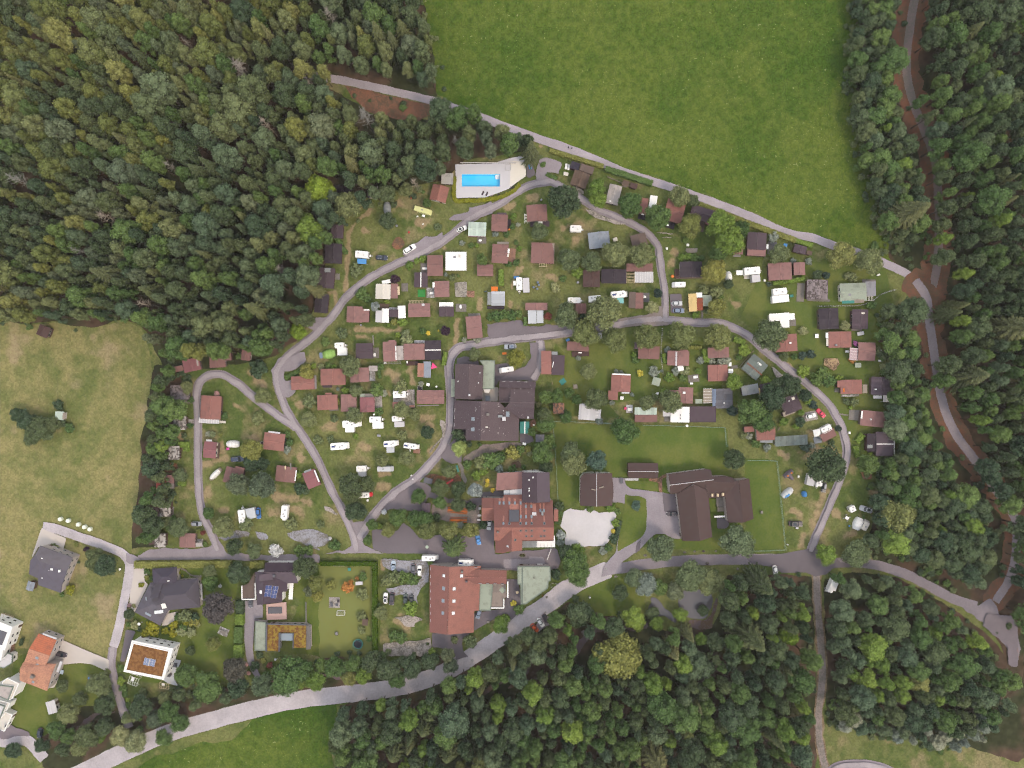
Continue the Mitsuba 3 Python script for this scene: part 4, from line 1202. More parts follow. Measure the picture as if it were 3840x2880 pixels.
GEO = """R street 6.2 asl -161.4 -142.3 -128.3 -126.9 -110.1 -120.9 -90.3 -115.7 -73.7 -112.3 -57.2 -110.5 -39 -107.9 -24.1 -102.9 -10.9 -95.1 2.3 -85.6 13.9 -77.8 23.8 -70.8 34.6 -66.2
R lane 3.8 grv 33.7 -66.5 39.5 -65.6 48.6 -64.2 65.1 -62.9 81.7 -62.6 96.6 -62.6 106.5 -62.9
R lane 3.4 grv 106.5 -63.2 113.1 -63.9 124.7 -63.6 138.7 -67.2 147.8 -71.5 157.7 -76.8 166 -79.4
R lane 3.0 asp -55.2 -59.9 -56.9 -53 -60 -46 -64.5 -37.8 -68.8 -28.2 -73.7 -19.9 -78.7 -12.5 -82.3 -4.7 -84 2.4 -82.7 7 -78.4 11.5 -72.1 16 -63.8 24.7 -58.9 31.3 -50.6 37.9 -42.3 42.4 -34.1 45.7 -26.6 49.8 -20 54.5 -14.2 59.4 -4.3 64.4 2.3 69 8.9 71.7 15.5 72.5
R lane 3.4 asp -54.6 -55.5 -49.8 -47.2 -42.3 -39.3 -34.1 -33.5 -27.4 -26.5 -23.8 -20.7 -22 -13.3 -21.8 -3.4 -22.5 6.5 -20 12.2 -14.2 14 -4.3 15.6 7.3 16.9 18.8 18.4 32.1 20.4 45.3 22.7 53.6 23.1
R lane 3.0 asp 53.6 23.1 65.1 21.9 75.1 21.4 83.3 17.8 89.9 12.3 98.2 5.7 106.5 -0.9 113.9 -8.3 118 -16.6 119.5 -24.9 118 -31.5 115.6 -37.8 112.3 -45.5 109 -53 106.5 -59.6
R lane 2.8 asp 13.9 72.5 22.2 67.7 30.4 62.4 40.3 58.4 47.8 54.1 51.9 49.2 53.2 41.3 54.4 33 54.7 23.1
R lane 3.0 asp -104.8 -59.6 -107.3 -53 -110.4 -46.7 -111.8 -38.1 -112.1 -28.2 -112.1 -11.7 -112.6 -2.6 -110.1 2.2 -104.3 3.6 -98.5 0.7 -92.8 -4.2 -85.3 -10 -77 -15.8
R lane 3.2 asp 9.9 15.6 10.3 8.2 7.3 1.6
R path 2.9 grl -75.4 110.7 -63.8 108.9 -57.2 107.7 -42.3 104.4 -27.4 100.8 -9.3 94.5 7.3 88.4 23.8 82.6 40.3 75.6 56 70.5 75.1 63.7 83.2 60.6 98.2 54 107.3 52.2 114.7 49.5 124.7 46.5 132.6 43.2 139.5 40.1 144 37 148.6 31.2
R track 3.0 trk 145.3 147.1 143.7 137.1 142 127.2 140.9 112.3 143.7 99.1 147.8 89.2 151.1 79.3 152.1 67.7 152.4 54.5 151.6 41.3 149.1 29.7
R lane 3.2 grt 144 37 147.8 31.3 149.1 21.4 151.1 8.2 153.3 -5 157.7 -16.6 166 -28.2 174.3 -39.8 179.6 -48 180.2 -56.3 178.4 -67.9 172.6 -77.8
R track 2.4 trn 108.6 -67 109 -77.8 110.1 -91 110.8 -104.2 109.5 -117.5 109.8 -127.4 111.8 -137.3 113.1 -143.9
R lane 3.5 asp 104.8 -147.2 114.7 -137.6 123 -135.7 134.6 -138 147.8 -147.2
A yard asd 83.3 -61.3 96.6 -60.6 108.1 -58.3 114.7 -60.6 117.2 -63.7 128 -63.7 126.3 -65.2 114.7 -65.6 112.3 -67.9 108.1 -68.7 104.8 -67.2 96.6 -67.5 93.2 -65.4 85 -63.9
A yard grv 156.1 -76.1 166.8 -78.8 171 -76.1 174.3 -82.7 179.6 -86.1 181.7 -94.3 180.9 -99.3 176.7 -94.3 167.6 -85.2
A clearing lit -59.7 106.6 -29.1 99.8 -28.3 95.8 -34.1 93.8 -40.7 94.5 -50.6 96.6 -56.4 101.6
A pond wat 60.4 -74.1 63 -73.4 66 -73.1 68.6 -73.8 70.9 -75.5 71.4 -77.7 71.2 -80 70.1 -82.2 69 -83.4 66 -84 63 -83.7 60 -82.6 59.4 -80 59.6 -77
A pond wat 49.1 -76.2 50.6 -75.8 52.5 -77 54 -79.6 56.2 -81.5 58.9 -83.7 58.5 -85.1 56.2 -84.1 53.6 -82.8 49.8 -82.4 48.7 -80.3 49.5 -78.1
A creekbed mud 22.5 -93.5 25.5 -89 32.2 -86.4 37.5 -85.4 43.5 -87.1 45.7 -86 48 -85.4 48.7 -87.1 43.5 -88.2 38.2 -87.1 33 -87.9 28.5 -89.7 25.5 -93.5 24 -96.5 22.1 -96.9
A bank mud 63 -84.5 69 -84 71.4 -82.2 72.7 -76.2 73.5 -77 72.7 -82.2 71.2 -87.5 66 -87.5 63 -86.4
A street asp -133.7 -61.3 -128.6 -58.9 -123.2 -58.3 -119.6 -58.7 -112.9 -58.9 -108.7 -58.1 -105.1 -55.4 -104.2 -56.2 -101.8 -60.1 -96.1 -60.5 -87 -61 -78 -60.7 -68.6 -60.4 -68.6 -63.7 -78 -63.4 -90 -63.1 -105.1 -62.9 -120.2 -63.4 -127.7 -63.4 -132.8 -63.1
A patch grb -104.8 -55 -101.2 -53.8 -98.2 -52.4 -93.3 -53.2 -93.6 -54.4 -98.2 -55 -102.7 -56.2
A patch grb -91.2 -52.9 -87.3 -53.2 -87 -55 -88.8 -55.9 -90.9 -55
A patch grb -80.1 -53.2 -76.5 -52.5 -71.9 -51.9 -65.9 -53.2 -65 -55.6 -67.4 -58 -71.9 -57.7 -76.2 -56.2 -79.5 -54.7
A drive con -135.2 -65.2 -130.7 -65.5 -130.4 -68.2 -131.9 -70 -135.2 -70
A patch mul -124.4 -28.7 -119.6 -28.1 -119 -30.2 -121.7 -32.1 -124.1 -31.2
A patch grb -78.1 -52.1 -72.1 -51.9 -67.8 -52.7 -67.5 -55.7 -70.3 -57.5 -68.1 -59.3 -72.1 -58.4 -76.3 -55.7 -78.1 -55.1
A street asp -66.6 -60.5 -60 -59.3 -57 -57.5 -57 -52.7 -58.8 -49.4 -55.2 -49.1 -52.5 -48.8 -54 -52.7 -53.1 -57.5 -49.2 -59.3 -44.9 -60.5
A yard asd -49.5 -51.8 -41 -52.4 -38.9 -49.4 -35.9 -51.5 -32.9 -55.1 -28.7 -55.1 -28.7 -60.5 -44.9 -60.5 -49.5 -59 -50.1 -52.7
A yard asq -48 -46.3 -43.1 -41.5 -36.2 -35.5 -31.1 -35.5 -28.7 -37.3 -29.9 -40.6 -32.9 -45.7 -37.7 -45.4 -43.1 -44.5
A yard asq -37.7 -36.4 -32.9 -34.6 -31.1 -38.2 -26.9 -39.4 -20.8 -40.9 -13.6 -42.4 -11.5 -40.9 -10.3 -43.3 -20.8 -42.4 -31.1 -40.3 -35.9 -39.4
A beergarden grp -28.7 -43 -20.8 -44.2 -11.8 -43 -11.4 -49.7 -19.3 -49.7 -25.1 -48.5 -28.7 -46.6
A playground mul -31.1 -32.8 -28.7 -31.9 -23.8 -32.5 -19 -32.2 -17.5 -33.4 -18.1 -36.1 -20.8 -37 -26.9 -36.1 -29.9 -34.9
A yard asq -25.1 -13.5 -21.1 -16.2 -20.8 -19.5 -22.9 -22.5 -25.4 -26.1 -21.4 -28.3 -17.8 -27.8 -17.8 -25.5 -16 -19.5 -16 -15.9 -21.1 -15.6
A patch gvl -26 -14.1 -25.1 -12.3 -23.8 -13.2 -23.5 -16.5 -24.4 -19.5 -26.9 -21.9 -29.3 -24.6 -29.9 -24.3 -29.3 -23.1 -25.1 -19.8 -25.1 -17.4
A patch gvl -67.5 -43.9 -65.4 -43.3 -63.6 -45.1 -62.1 -46.3 -63 -46.6 -66.6 -45.1
A yard asq -8.8 21.4 -4.6 21.9 0.2 22.6 3.8 22.9 4.1 21.1 6.2 20.2 13.5 21.4 19.5 20.8 22.5 19 19.5 18.1 13.5 16 8.9 15.4 5.6 15.4 2.9 15.1 -7.6 14.8 -8.5 17.8
A yard asq 6.2 14.8 9.5 14.8 10.2 12.7 8.9 10 8.8 1.2 -4.6 1.2 -3.7 3.6 1.4 4.5 4.4 6 6.8 9.1 6.2 12.4
A yard asd -6.4 6.9 -1.9 7.5 0.8 5.4 -2.8 2.7 -4.6 1.2 -6.4 -1.5
A yard asd -19.7 9.1 -16.7 10 -12.2 8.5 -11.5 6.6 -19.7 6.9
A patch pav -20.5 36.2 -16.1 36.5 -16.1 31 -20.3 31
A patch brk -16.1 33.2 -13.4 33.2 -13.4 30.8 -16.1 31
A terrace grp -17.3 -26.1 -10.6 -21.6 2.6 -20.7 3.8 -21.6 1.4 -22.5 -4.6 -24 -13.1 -26.4 -17.3 -27.6
A yard con -10.6 -1.4 -4.9 -1.1 -4.9 -6.2 -10.6 -6.2
A yard asd 2.6 -17.6 5.6 -17.3 7.1 -18.6 8 -20.4 4.4 -21.6 2.9 -21
A path stn -19.4 -27.9 -17.9 -27.9 -15.8 -35.1 -16.7 -35.7 -18.2 -31.5
A bed soil -0.1 -27.9 3.2 -27.9 3.5 -29.7 -0.4 -30.3
A patch brk 6.2 -13.1 8.3 -12.5 8.6 -14.3 6.5 -15.5
A yard asq -28.5 -54.5 -24.9 -53.9 -17.7 -54.5 -12.9 -52.4 -11.1 -48.8 -6.5 -48.8 -5.9 -60.6 3.7 -59.7 15.5 -58.5 16.4 -59.7 17.3 -62.7 16.7 -65.7 13.6 -66.6 2.2 -66.6 -3.2 -66.6 -11.1 -65.7 -18.9 -65.1 -29.8 -63.9 -29.8 -56.6
A pavement ltp -3.1 -62.6 6.1 -62.5 6.1 -61.6 10.9 -61.6 11.7 -62.7 11.7 -64.8 2.2 -65.7 -2.9 -65.7
A court whg 18.2 -45.8 20.6 -44.7 26.7 -44.8 30.2 -45 30.8 -45.9 35.9 -45.2 37.2 -45.9 36.7 -50.3 35.3 -54.5 33.5 -57.6 27.8 -57.7 20 -58.2 18.8 -56.6 19.1 -52.4 17 -50.3
A yard asd -11.1 -38.6 -2.9 -38 -2.9 -40.7 -10.9 -42.2 -13.5 -42.8 -15.9 -41.9 -14.4 -40.7 -10.8 -40.4
A yard asd -2.6 -69.6 2.2 -69.6 3.4 -79.5 -3.2 -79.5 -1.1 -73.2
A street asl 26.7 -69.9 20.3 -71.4 14.2 -76.5 9.4 -79.5 5.2 -79.5 13.6 -74.1 17.3 -70.5 23.3 -69
A forecourt ltp 35.8 -33.3 40.3 -33.6 40.6 -36 42.4 -37.3 46.6 -37.8 53.6 -38.7 56.4 -39.3 56.6 -45.3 59.9 -47.1 60.5 -55.1 57.5 -55.3 54.5 -53.5 51.1 -53.5 48.7 -55.6 46.6 -58 44.8 -59.5 40 -63.1 39.1 -63.4 39.2 -67 31.9 -68.8 32.8 -64.9 36.4 -60.7 37 -60.1 38.3 -52.9 40.3 -42.9 39.1 -42.3 35.8 -42.3
A square asd 53.7 -39 59 -39.3 59.4 -45.6 54.2 -45.6
A lawnisland lus 40.6 -39.3 43 -39.6 46.9 -40.2 47.8 -41.1 47.9 -51.9 47.5 -52.9 45.4 -55.3 37.6 -59.8 38.8 -50.1 40 -42.9
A lawnisland lus 40.4 -34 44.8 -34.8 49 -34.5 51.7 -34.8 52.3 -35.7 52.3 -38.2 46.9 -37.5 41.2 -36.7
A path brk 48.7 -33.7 52 -33.7 53.9 -32.4 56.6 -31.6 55.7 -33 53.6 -33.6 53.6 -38.7 52.4 -38.7 52.3 -35.1 49 -34.6
A band asd 44.4 -56.9 46 -55.4 45.7 -59.2 44.1 -60.4
A patch asd 73.1 -47.7 77.4 -48 77.4 -50.4 76.2 -51.6 73.1 -51.6
A courtlawn lus 70.4 -40.8 72.8 -40.8 73.1 -51.3 71.3 -51.9
A yard asd -28.5 -89 -13.5 -88.1 -17.5 -90.5 -17.9 -92.6 -17.2 -95.6 -15.6 -97.1 -20.2 -98.6 -20.2 -96.2 -25.3 -94.1 -28.5 -93.8
A yard asd -13.5 -82 -8.1 -80.8 -3.3 -80.2 -1.2 -77.8 0.3 -78.4 2.1 -82 -0.6 -84.5 -1.5 -82 -2.7 -81.7 -8.1 -84.8 -13.5 -88.1
A bay asp 6.4 -89 11.2 -82.7 14.2 -82 14.8 -84.5 11.2 -87.5 7.9 -89.3
A creekbed mud -11.7 -111 -8.7 -108 -3.6 -105.6 0.9 -102.2 3.9 -100.7 6.4 -98.3 10 -96.8 13 -98.6 17.5 -99.8 16.6 -98.6 10 -98.3 7 -99.8 5.8 -103.1 3.3 -105.6 0.3 -108 -1.5 -108.9 -0.9 -107.4 0.9 -104.7 -2.1 -106.2 -7.5 -108.9 -9.3 -111
A creekbed mud 22.6 -94.1 24.4 -90.5 26.8 -88.1 29.3 -87.5 27.8 -89.9 25 -92.9 23.8 -95.3 22.6 -96.2
A park grb -46.4 -62.6 -32 -62.6 -29.9 -64.1 -29.6 -70.2 -32.3 -72.6 -34.4 -76.8 -33.5 -78.9 -35.3 -78.9 -38.9 -75 -43.4 -75 -44.9 -73.2 -41 -72.3 -35.3 -71.4 -31.7 -68.9 -35.9 -67.1 -41.9 -67.1 -46.1 -65.3
A park gvl -46 -92.8 -41.9 -92.2 -32.9 -91.5 -28.7 -90.6 -28.6 -94 -30.8 -97 -44.9 -96.8 -46.1 -96.1
A patch gvl -41.9 -83.1 -35.9 -82.5 -31.7 -83.4 -34.7 -85.2 -34.7 -87 -38 -86.7 -40.1 -84.6
A patch soil -67.5 -97.6 -59.4 -97.3 -59.1 -98 -66.6 -98.3
A creekbed mud -70 -103.3 -66 -103 -60.6 -104.2 -60.6 -105.4 -66 -104.5 -70 -104.5
A drive ltp -95.5 -77.4 -91.3 -76.9 -88.8 -79 -88.8 -83.3 -91.8 -83.6 -92.1 -88.1 -92.4 -94.1 -91.8 -99.5 -89.1 -105.3 -90.6 -105.9 -93 -102.5 -94.8 -97.7 -95.4 -91.1 -95.4 -84.5
A drive con -134.4 -65.5 -130.7 -65.5 -130.1 -67.9 -131.3 -70 -129.8 -71.5 -131.6 -75.4 -134 -80.5 -134.6 -81.7 -136.4 -79 -136.1 -73.6
A terrace con -123.7 -82 -118.9 -81.1 -120.1 -84.2 -123.1 -86 -124.9 -86.3
A drive asd -137.7 -87.5 -134.1 -88.1 -135.5 -91.4 -138.2 -99.2 -139.7 -98.9
A terrace lgr -121.9 -95 -119.2 -94.7 -120.1 -98.3 -118 -98.5 -118.9 -101 -120.7 -104.4 -118.9 -108 -123.1 -106.5 -124.3 -105.6
A path stn -118.3 -65.5 -117.1 -65.5 -115 -67.6 -110.5 -68.5 -110.6 -69.1 -113.5 -68.8 -115.9 -67.3
A patch asd -91.8 -83.6 -89.1 -83.7 -89.1 -84.8 -91.8 -84.5
R lane 3.2 asl -167.3 -50.6 -161.8 -51.9 -155.7 -54.1 -146.7 -57.1 -139.5 -60.1 -136.7 -63.1 -136.5 -66.4 -137.6 -73.9 -139.2 -81.5 -140.7 -89 -142.2 -93.8
A drive con -167.8 -51.5 -158.9 -55 -160.4 -60.1 -168.7 -57.8 -170.8 -61.6 -171.3 -61.9 -169.9 -57.4
A terrace con -156.9 -61.6 -155.7 -61.9 -160 -73.9 -161.2 -74.6 -159 -67.9
A street ltp -137.6 -60.2 -134.6 -61 -132.2 -62.5 -135.8 -64.3 -137.6 -63.4
R lane 3.0 asp -142.2 -93.7 -142.9 -100 -142.2 -103.6 -140.7 -109.6 -139.2 -114.5 -137.6 -119.6 -136.3 -122.6
R lane 4.2 asl -184.7 -127.1 -180.1 -127.4 -175.9 -126.7 -172.9 -127.1 -170.5 -129.2 -168.7 -131.3 -166.6 -133.7
A drive con -161.8 -90.6 -143.4 -98.5 -143.9 -102.7 -149.7 -100 -153.9 -99.5 -161.2 -100.1 -164.8 -98.2 -163.9 -94
A yard asq -182.9 -121.1 -178.9 -121.4 -175.3 -123.2 -172 -124.4 -172.3 -125.9 -175.9 -125 -178.9 -126.2 -182.9 -126.8
A terrace con -164.2 -103.6 -161.8 -103 -161.8 -105.4 -163.3 -108.4 -165.7 -108.4
A creekbed mud -156.3 -124.4 -152.7 -119.9 -149.1 -117.2 -141.3 -116.6 -141 -117.2 -147.3 -118.1 -151.2 -121.1 -154.8 -124.1
A patch brk -178.9 -91.9 -177.1 -92.2 -177.4 -94.6 -180.4 -98.8 -181.7 -98.8
A bay asd 56.2 32 60.5 32.2 60.7 25.3 56.6 25.3
A apron con2 37.9 23.5 47 24.1 50 25.6 52.4 28.3 56 25.3 56 20.5 39.1 20.5
A slab stn 62.2 48.3 66.1 48.5 66.1 46.7 62.2 46.5
A patch gvl 51.5 54.2 57.5 53.4 57.2 53 53 53.6
A patch gvl 53.3 52.4 57.2 52 56.9 51.7 53.6 52
A forecourt asp 9.7 81.1 17.3 79.6 17.6 77.8 16.4 74.5 12.7 75.7 12.1 74.8 15.5 73 13.3 71.2 8.8 70.9 8.5 74.8 9.1 78.7
A deck pol -20.2 78.3 -7.1 78.6 0.1 80.8 4.6 81.3 4.8 78.7 4.9 74.1 1.9 72 -1.4 69.4 -9.6 66.5 -20.2 66.3
A terrace cre -0.5 79.5 4.7 79.3 4.9 74.1 1.9 72.1 -0.8 70.2
A yard asd 5.1 79 7 78.7 8.5 74.8 6.1 73.3 5.1 74.2
A patch gvl 26 62.8 29 61.9 33.5 59.7 38.1 57.6 41.1 57 36.9 56.7 32 58.5 27.5 60.7
A patch gvl 22.7 70.6 25.7 69.1 26 67.9 23.9 67.9
A apron asp -72.3 23.6 -64.8 23.6 -66.6 20.3 -69.6 18.2 -72.6 20.3
A apron asp -82.9 9.2 -78 10.1 -73.8 11.6 -73.7 8.3 -76.8 5.9 -80.4 4.4 -82.9 5.3
A apron asp -81.7 1 -78.6 1.6 -78.3 -2 -77.3 -3.8 -80.7 -5 -82 -2
A apron asp -39 46 -38.7 46.9 -34.5 49.9 -31.1 52.3 -26.9 52.5 -25.1 54.1 -23.9 52.3 -31.1 47.5 -35.7 45.1
A apron asp -22.4 58.4 -20.6 60.2 -15.2 61.7 -15.5 63.2 -13.1 63.5 -6.7 65 -6.7 60.8 -16.1 58.4
A firemat mul -42.6 50.2 -42 52 -40.5 52.5 -38.7 51.4 -38.4 49.9 -39.3 48.4 -41.1 48.1 -42.3 48.7
A pitch dirt 111.5 8.9 116.4 8.9 116.5 6.2 113.9 5.9 111.2 6.8
A pitch dirt 111.3 9 116.1 9 115.7 5.5 114.3 5 111.3 6.6
A pitch mul 124.3 -31.3 126.1 -31 128.9 -32.5 128.5 -34.3 124.9 -34.1
A patch gvl 92.8 6.4 95.3 4.3 96.8 3.1 94.7 2.2 92.9 4.3
A apron asp -83.3 9.1 -79.7 9.4 -80.9 3.6 -81.2 1.2 -77.9 1.2 -77.3 -3.6 -80.6 -4.8 -83.9 -3 -86.1 5.1
D 1.1 -59.5 33.3 -58.9 40.6 -58.3 48.1 -58.3 53.5 -55.3 58.4 -51.6 61.1 -49.8 64.4
D 2.2 -33.6 58.1 -31.7 58.4
D 1.8 -40.5 64.4 -39.3 63.8
D 1.6 -31.7 56.6 -31.4 56.9
D 1.5 -52.5 55 -51 54.4
D 1.2 -24.2 48.7 -23.9 48.4
D 1.0 -65.8 32.4 -63.4 33 -62.5 27
D 2.0 6.1 67 7.9 66.7
D 1.6 22.1 51.3 23.6 51.3
D 1.4 18.5 55.5 22.4 57 24.5 56.7
D 1.6 -1.7 63.1 0.7 64
D 0.7 10.3 84.8 10 85.1
D 0.6 3.4 40.2 1.9 41.4 0.7 38.6
D 1.5 12.7 38.3 14.2 37.7
D 0.7 3.7 41.6 2.3 39.5 0.5 37.4 -0.1 34.1
D 1.0 -19.1 22.9 -20.6 20.8 -19.4 17.8 -20.3 14.2
D 1.5 14.1 38.6 15 37.7
D 2.0 32.2 7.5 35.2 6.9
D 1.2 22.2 8.5 23.7 7.5
D 1.1 14.7 0.3 16.5 0.3
D 1.6 -11.2 30.5 -11.9 27.4
D 1.2 -0.4 29.2 -1 25
D 1.6 38.2 7.5 40 7.8
D 1.7 -36.3 5.3 -35.8 0.7
D 3.0 -42.8 3.4 -41.3 2.2
D 1.4 -55.1 17 -52.7 16.9
D 1.6 -55.7 19.4 -40.7 19.1
D 1.0 -19.6 22.7 -20.2 15.5
D 1.8 -66 -15.2 -63.6 -15.5
D 2.0 -31.6 -12.5 -28.9 -11.6
D 1.3 -44.1 -3.5 -43.7 -3.8
D 1.5 -76.8 -7.4 -72.9 -7.7
D 2.4 -53.1 -21.9 -51.9 -23.4
D 1.4 -47.1 -32 -44 -32
D 1.8 -66.6 -15.3 -63.6 -14.7
D 1.4 -29.9 -23.7 -28.4 -22.8
D 2.0 -47.4 -36.1 -44.3 -36.7
D 1.6 -75.7 -25.8 -75.1 -26.4
D 2.0 -76.3 -41.5 -72.1 -42.4
D 1.6 -29.9 -14.1 -28.4 -15.3
D 2.6 -110.2 -39.3 -108.4 -38.1
D 2.0 -110.5 -29 -108.1 -28.1
D 1.8 -103.6 -45.6 -101.8 -45.6
D 2.2 -84 -40.2 -76.5 -40.8
D 1.4 -76.2 -26 -74.1 -26.2
D 1.8 -85.5 -46.2 -84 -46.5
D 1.5 -106.3 -27.2 -102.1 -26.5
D 2.2 -78 -45 -75.6 -46.5
D 1.4 -99 -7.5 -97.8 -8.1
D 2.0 -91.8 0.6 -88.8 0
D 1.6 -92.7 -19 -91.2 -19.6
D 2.6 -121.9 -18.1 -118.3 -19.3
D 2.6 -123.1 -29.2 -120.4 -29.8
D 1.4 -103.5 -21.1 -103.4 -24.1
D 1.5 -93.6 3.9 -92.4 3.6
D 1.8 57.2 43.4 57.5 42.4
D 1.6 78.6 28.9 81 28.3
D 1.6 88 30.4 89.2 29.8
D 1.4 57.8 47.6 58.7 46.4
D 2.2 109.5 -1.7 111.3 -3.2
D 3.5 106.2 -24.3 112.2 -24.6
D 1.6 98.3 7 100.7 6.1
D 2.0 95.9 -24.6 98.3 -25.5
D 2.0 106.2 -16.8 107.1 -17.1
D 2.4 111.6 -39.2 109.5 -44.4 108 -50.4
D 2.0 100.1 -45.6 103.2 -46.5
D 2.0 103.8 -54.9 103.2 -57.6
D 2.2 128.8 -39.2 130.9 -38.9
D 2.0 115.2 -45.9 117 -46.5
D 2.0 119.7 -53.7 121.8 -53.4
D 2.2 -68.1 -95.5 -66.6 -95.2
D 2.4 -63.9 -74.4 -62.4 -74.7
D 2.4 -40.4 -84.6 -37.4 -85.8
D 1.0 -46.4 -63.2 -46.1 -65.9
D 1.2 -63 -90 -62.4 -90.6
D 2.2 33.2 7.7 35.6 7.7
D 1.6 39 7.7 40.2 7.4
D 1.4 61.6 0 61.9 -0.1
A patch ors 176.8 -94.4 180.6 -93.9 180.7 -98.9 176.7 -98.1
A yard asq 169.2 -81.8 178.2 -83 180.6 -86.7 180.6 -101 176.7 -100.2 176.7 -93.5 172.2 -90.5 167.7 -86"""
ZONES = """A meadow mea -35.7 148.7 -28.3 117.3 -26.9 103.2 -17.5 98.3 -9.3 95.8 7.3 89.5 23.8 83.9 40.3 77 56 71.7 75.1 65.1 83.2 61.9 98.2 55.5 107.3 53.3 114.7 50.7 124.7 47.7 132.1 44.7 139.5 41.3 136.2 59.4 132.1 71 126.3 90.8 123.8 112.3 126.3 148.7
A meadow fld -194.4 31.3 -182.9 23.1 -166.3 21.4 -149.8 21.4 -136.6 21.4 -131.3 18.1 -129.1 6.5 -128.3 -11.7 -130.3 -28.2 -133.3 -57.9 -135.9 -59.6 -138.5 -94.3 -142.4 -104.2 -168 -94.3 -194.4 -94.3
A meadow mea -100.2 -127.4 -90.3 -118.3 -67.1 -113.3 -62.2 -114.2 -64.6 -127.4 -63.8 -147.2 -149.8 -147.2 -128.3 -134 -110.1 -127.4
A garden lus -131.6 -65.4 -100.2 -63.7 -96.9 -65.4 -98.5 -77.8 -93.6 -92.7 -100.2 -105.9 -120 -107.5 -136.6 -105.9 -137.4 -91 -133.3 -76.1
A garden lus -85.3 -71.2 -68.8 -63.7 -47.3 -62.9 -47.3 -97.6 -68.8 -97.6 -83.7 -95.1 -75.4 -77.8
A garden fld2 -68.8 -63.7 -47.6 -63.2 -48.1 -97.6 -68.8 -97.6
A garden lus -177.9 -97.6 -168 -94.3 -144.8 -100.9 -143.2 -104.2 -147.3 -110.9 -156.4 -120.8 -172.9 -127.4 -179.6 -120.8
A meadow mea2 14.7 -14.1 48.6 -15 76.7 -15.8 77.5 -29.8 83.3 -57.9 65.1 -59.6 38.7 -57.9 22.2 -41.4 17.2 -44.7 15.2 -28.2
A fenced mea2 83.3 -26.5 94.9 -27.2 98.2 -59.6 83.3 -60.4
A lawn lus2 88.3 39.6 131.3 47.9 136.2 29.7 137.1 -24.9 123 -26.5 119.7 -16.6 113.1 -5 98.2 8.2 88.3 18.1 81.7 23.1
A garden lus2 15.5 14.8 38.7 -11.7 15.5 -11.7 13.9 4.9
A garden lus2 37 -6.7 15.5 -5 20.5 18.1 38.7 18.1 75.1 16.5 75.1 -1.7
A garden lus 18 -76.1 38.7 -67 48.6 -71.2 47 -82.7 35.4 -86.1 27.1 -82.7
A floor flo -194.4 148.7 -34.9 148.7 -27.4 115.6 -26.8 102.1 -40.7 103.7 -63.8 109 -75.4 109.9 -67.1 105.7 -60.5 104.1 -50.6 95.8 -29.1 93.8 -26.6 97.5 -17.5 97.5 7.3 87.5 8.9 82.6 -17.5 80.1 -24.1 72.7 -34.1 71 -57.2 66 -63.8 57.8 -67.1 41.3 -70.4 28 -73.7 18.1 -83.7 10.7 -96.9 6.5 -116.7 4.9 -125 4.9 -130 18.1 -138.2 23.1 -149.8 20.6 -166.3 22.2 -194.4 23.1
A floor flo -128.3 6.5 -118.4 4.9 -119.2 -11.7 -125.8 -28.2 -127.5 -57.9 -135.7 -59.6 -133.3 -28.2 -130.3 -8.3
A floor flo 125 148.7 195.8 148.7 195.8 -148.9 180.9 -110.9 169.3 -82.7 139.5 -67.9 129.6 -63.7 128 -57.9 131.3 -28.2 138.7 -21.6 137.1 8.2 134.6 21.4 146.2 28 141.2 37.9 133.8 44.6 135.4 57.8 129.6 74.3 124.3 95.8 123 112.3
A floor flo -61.3 -114.2 -40.7 -110.9 -25.8 -105.9 -9.3 -97.6 7.3 -86.1 20.5 -77.8 30.4 -82.7 48.6 -82.7 55.2 -87.7 71.8 -86.1 76.7 -67.9 98.2 -67.9 107.3 -69.5 108.5 -94.3 109 -120.8 108.1 -148.9 -63.8 -148.9 -63 -127.4
A floor flo 111.4 -69.5 123 -67 137.9 -68.7 156.1 -79.4 167.6 -87.7 180 -102.6 195.8 -120.8 180.9 -135.7 161 -129 131.3 -125.7 119.7 -123.3 112.8 -120.8 112.3 -94.3
A floor flo -169.6 -127.4 -153.1 -115.8 -138.2 -114.2 -116.7 -109.2 -95.2 -107.5 -67.1 -100.9 -34.1 -97.6 -20.8 -96 -24.1 -100.9 -40.7 -105.9 -67.1 -110 -90.3 -114.2 -110.1 -119.1 -128.3 -125.7 -159.7 -139.8 -166.3 -137.1"""
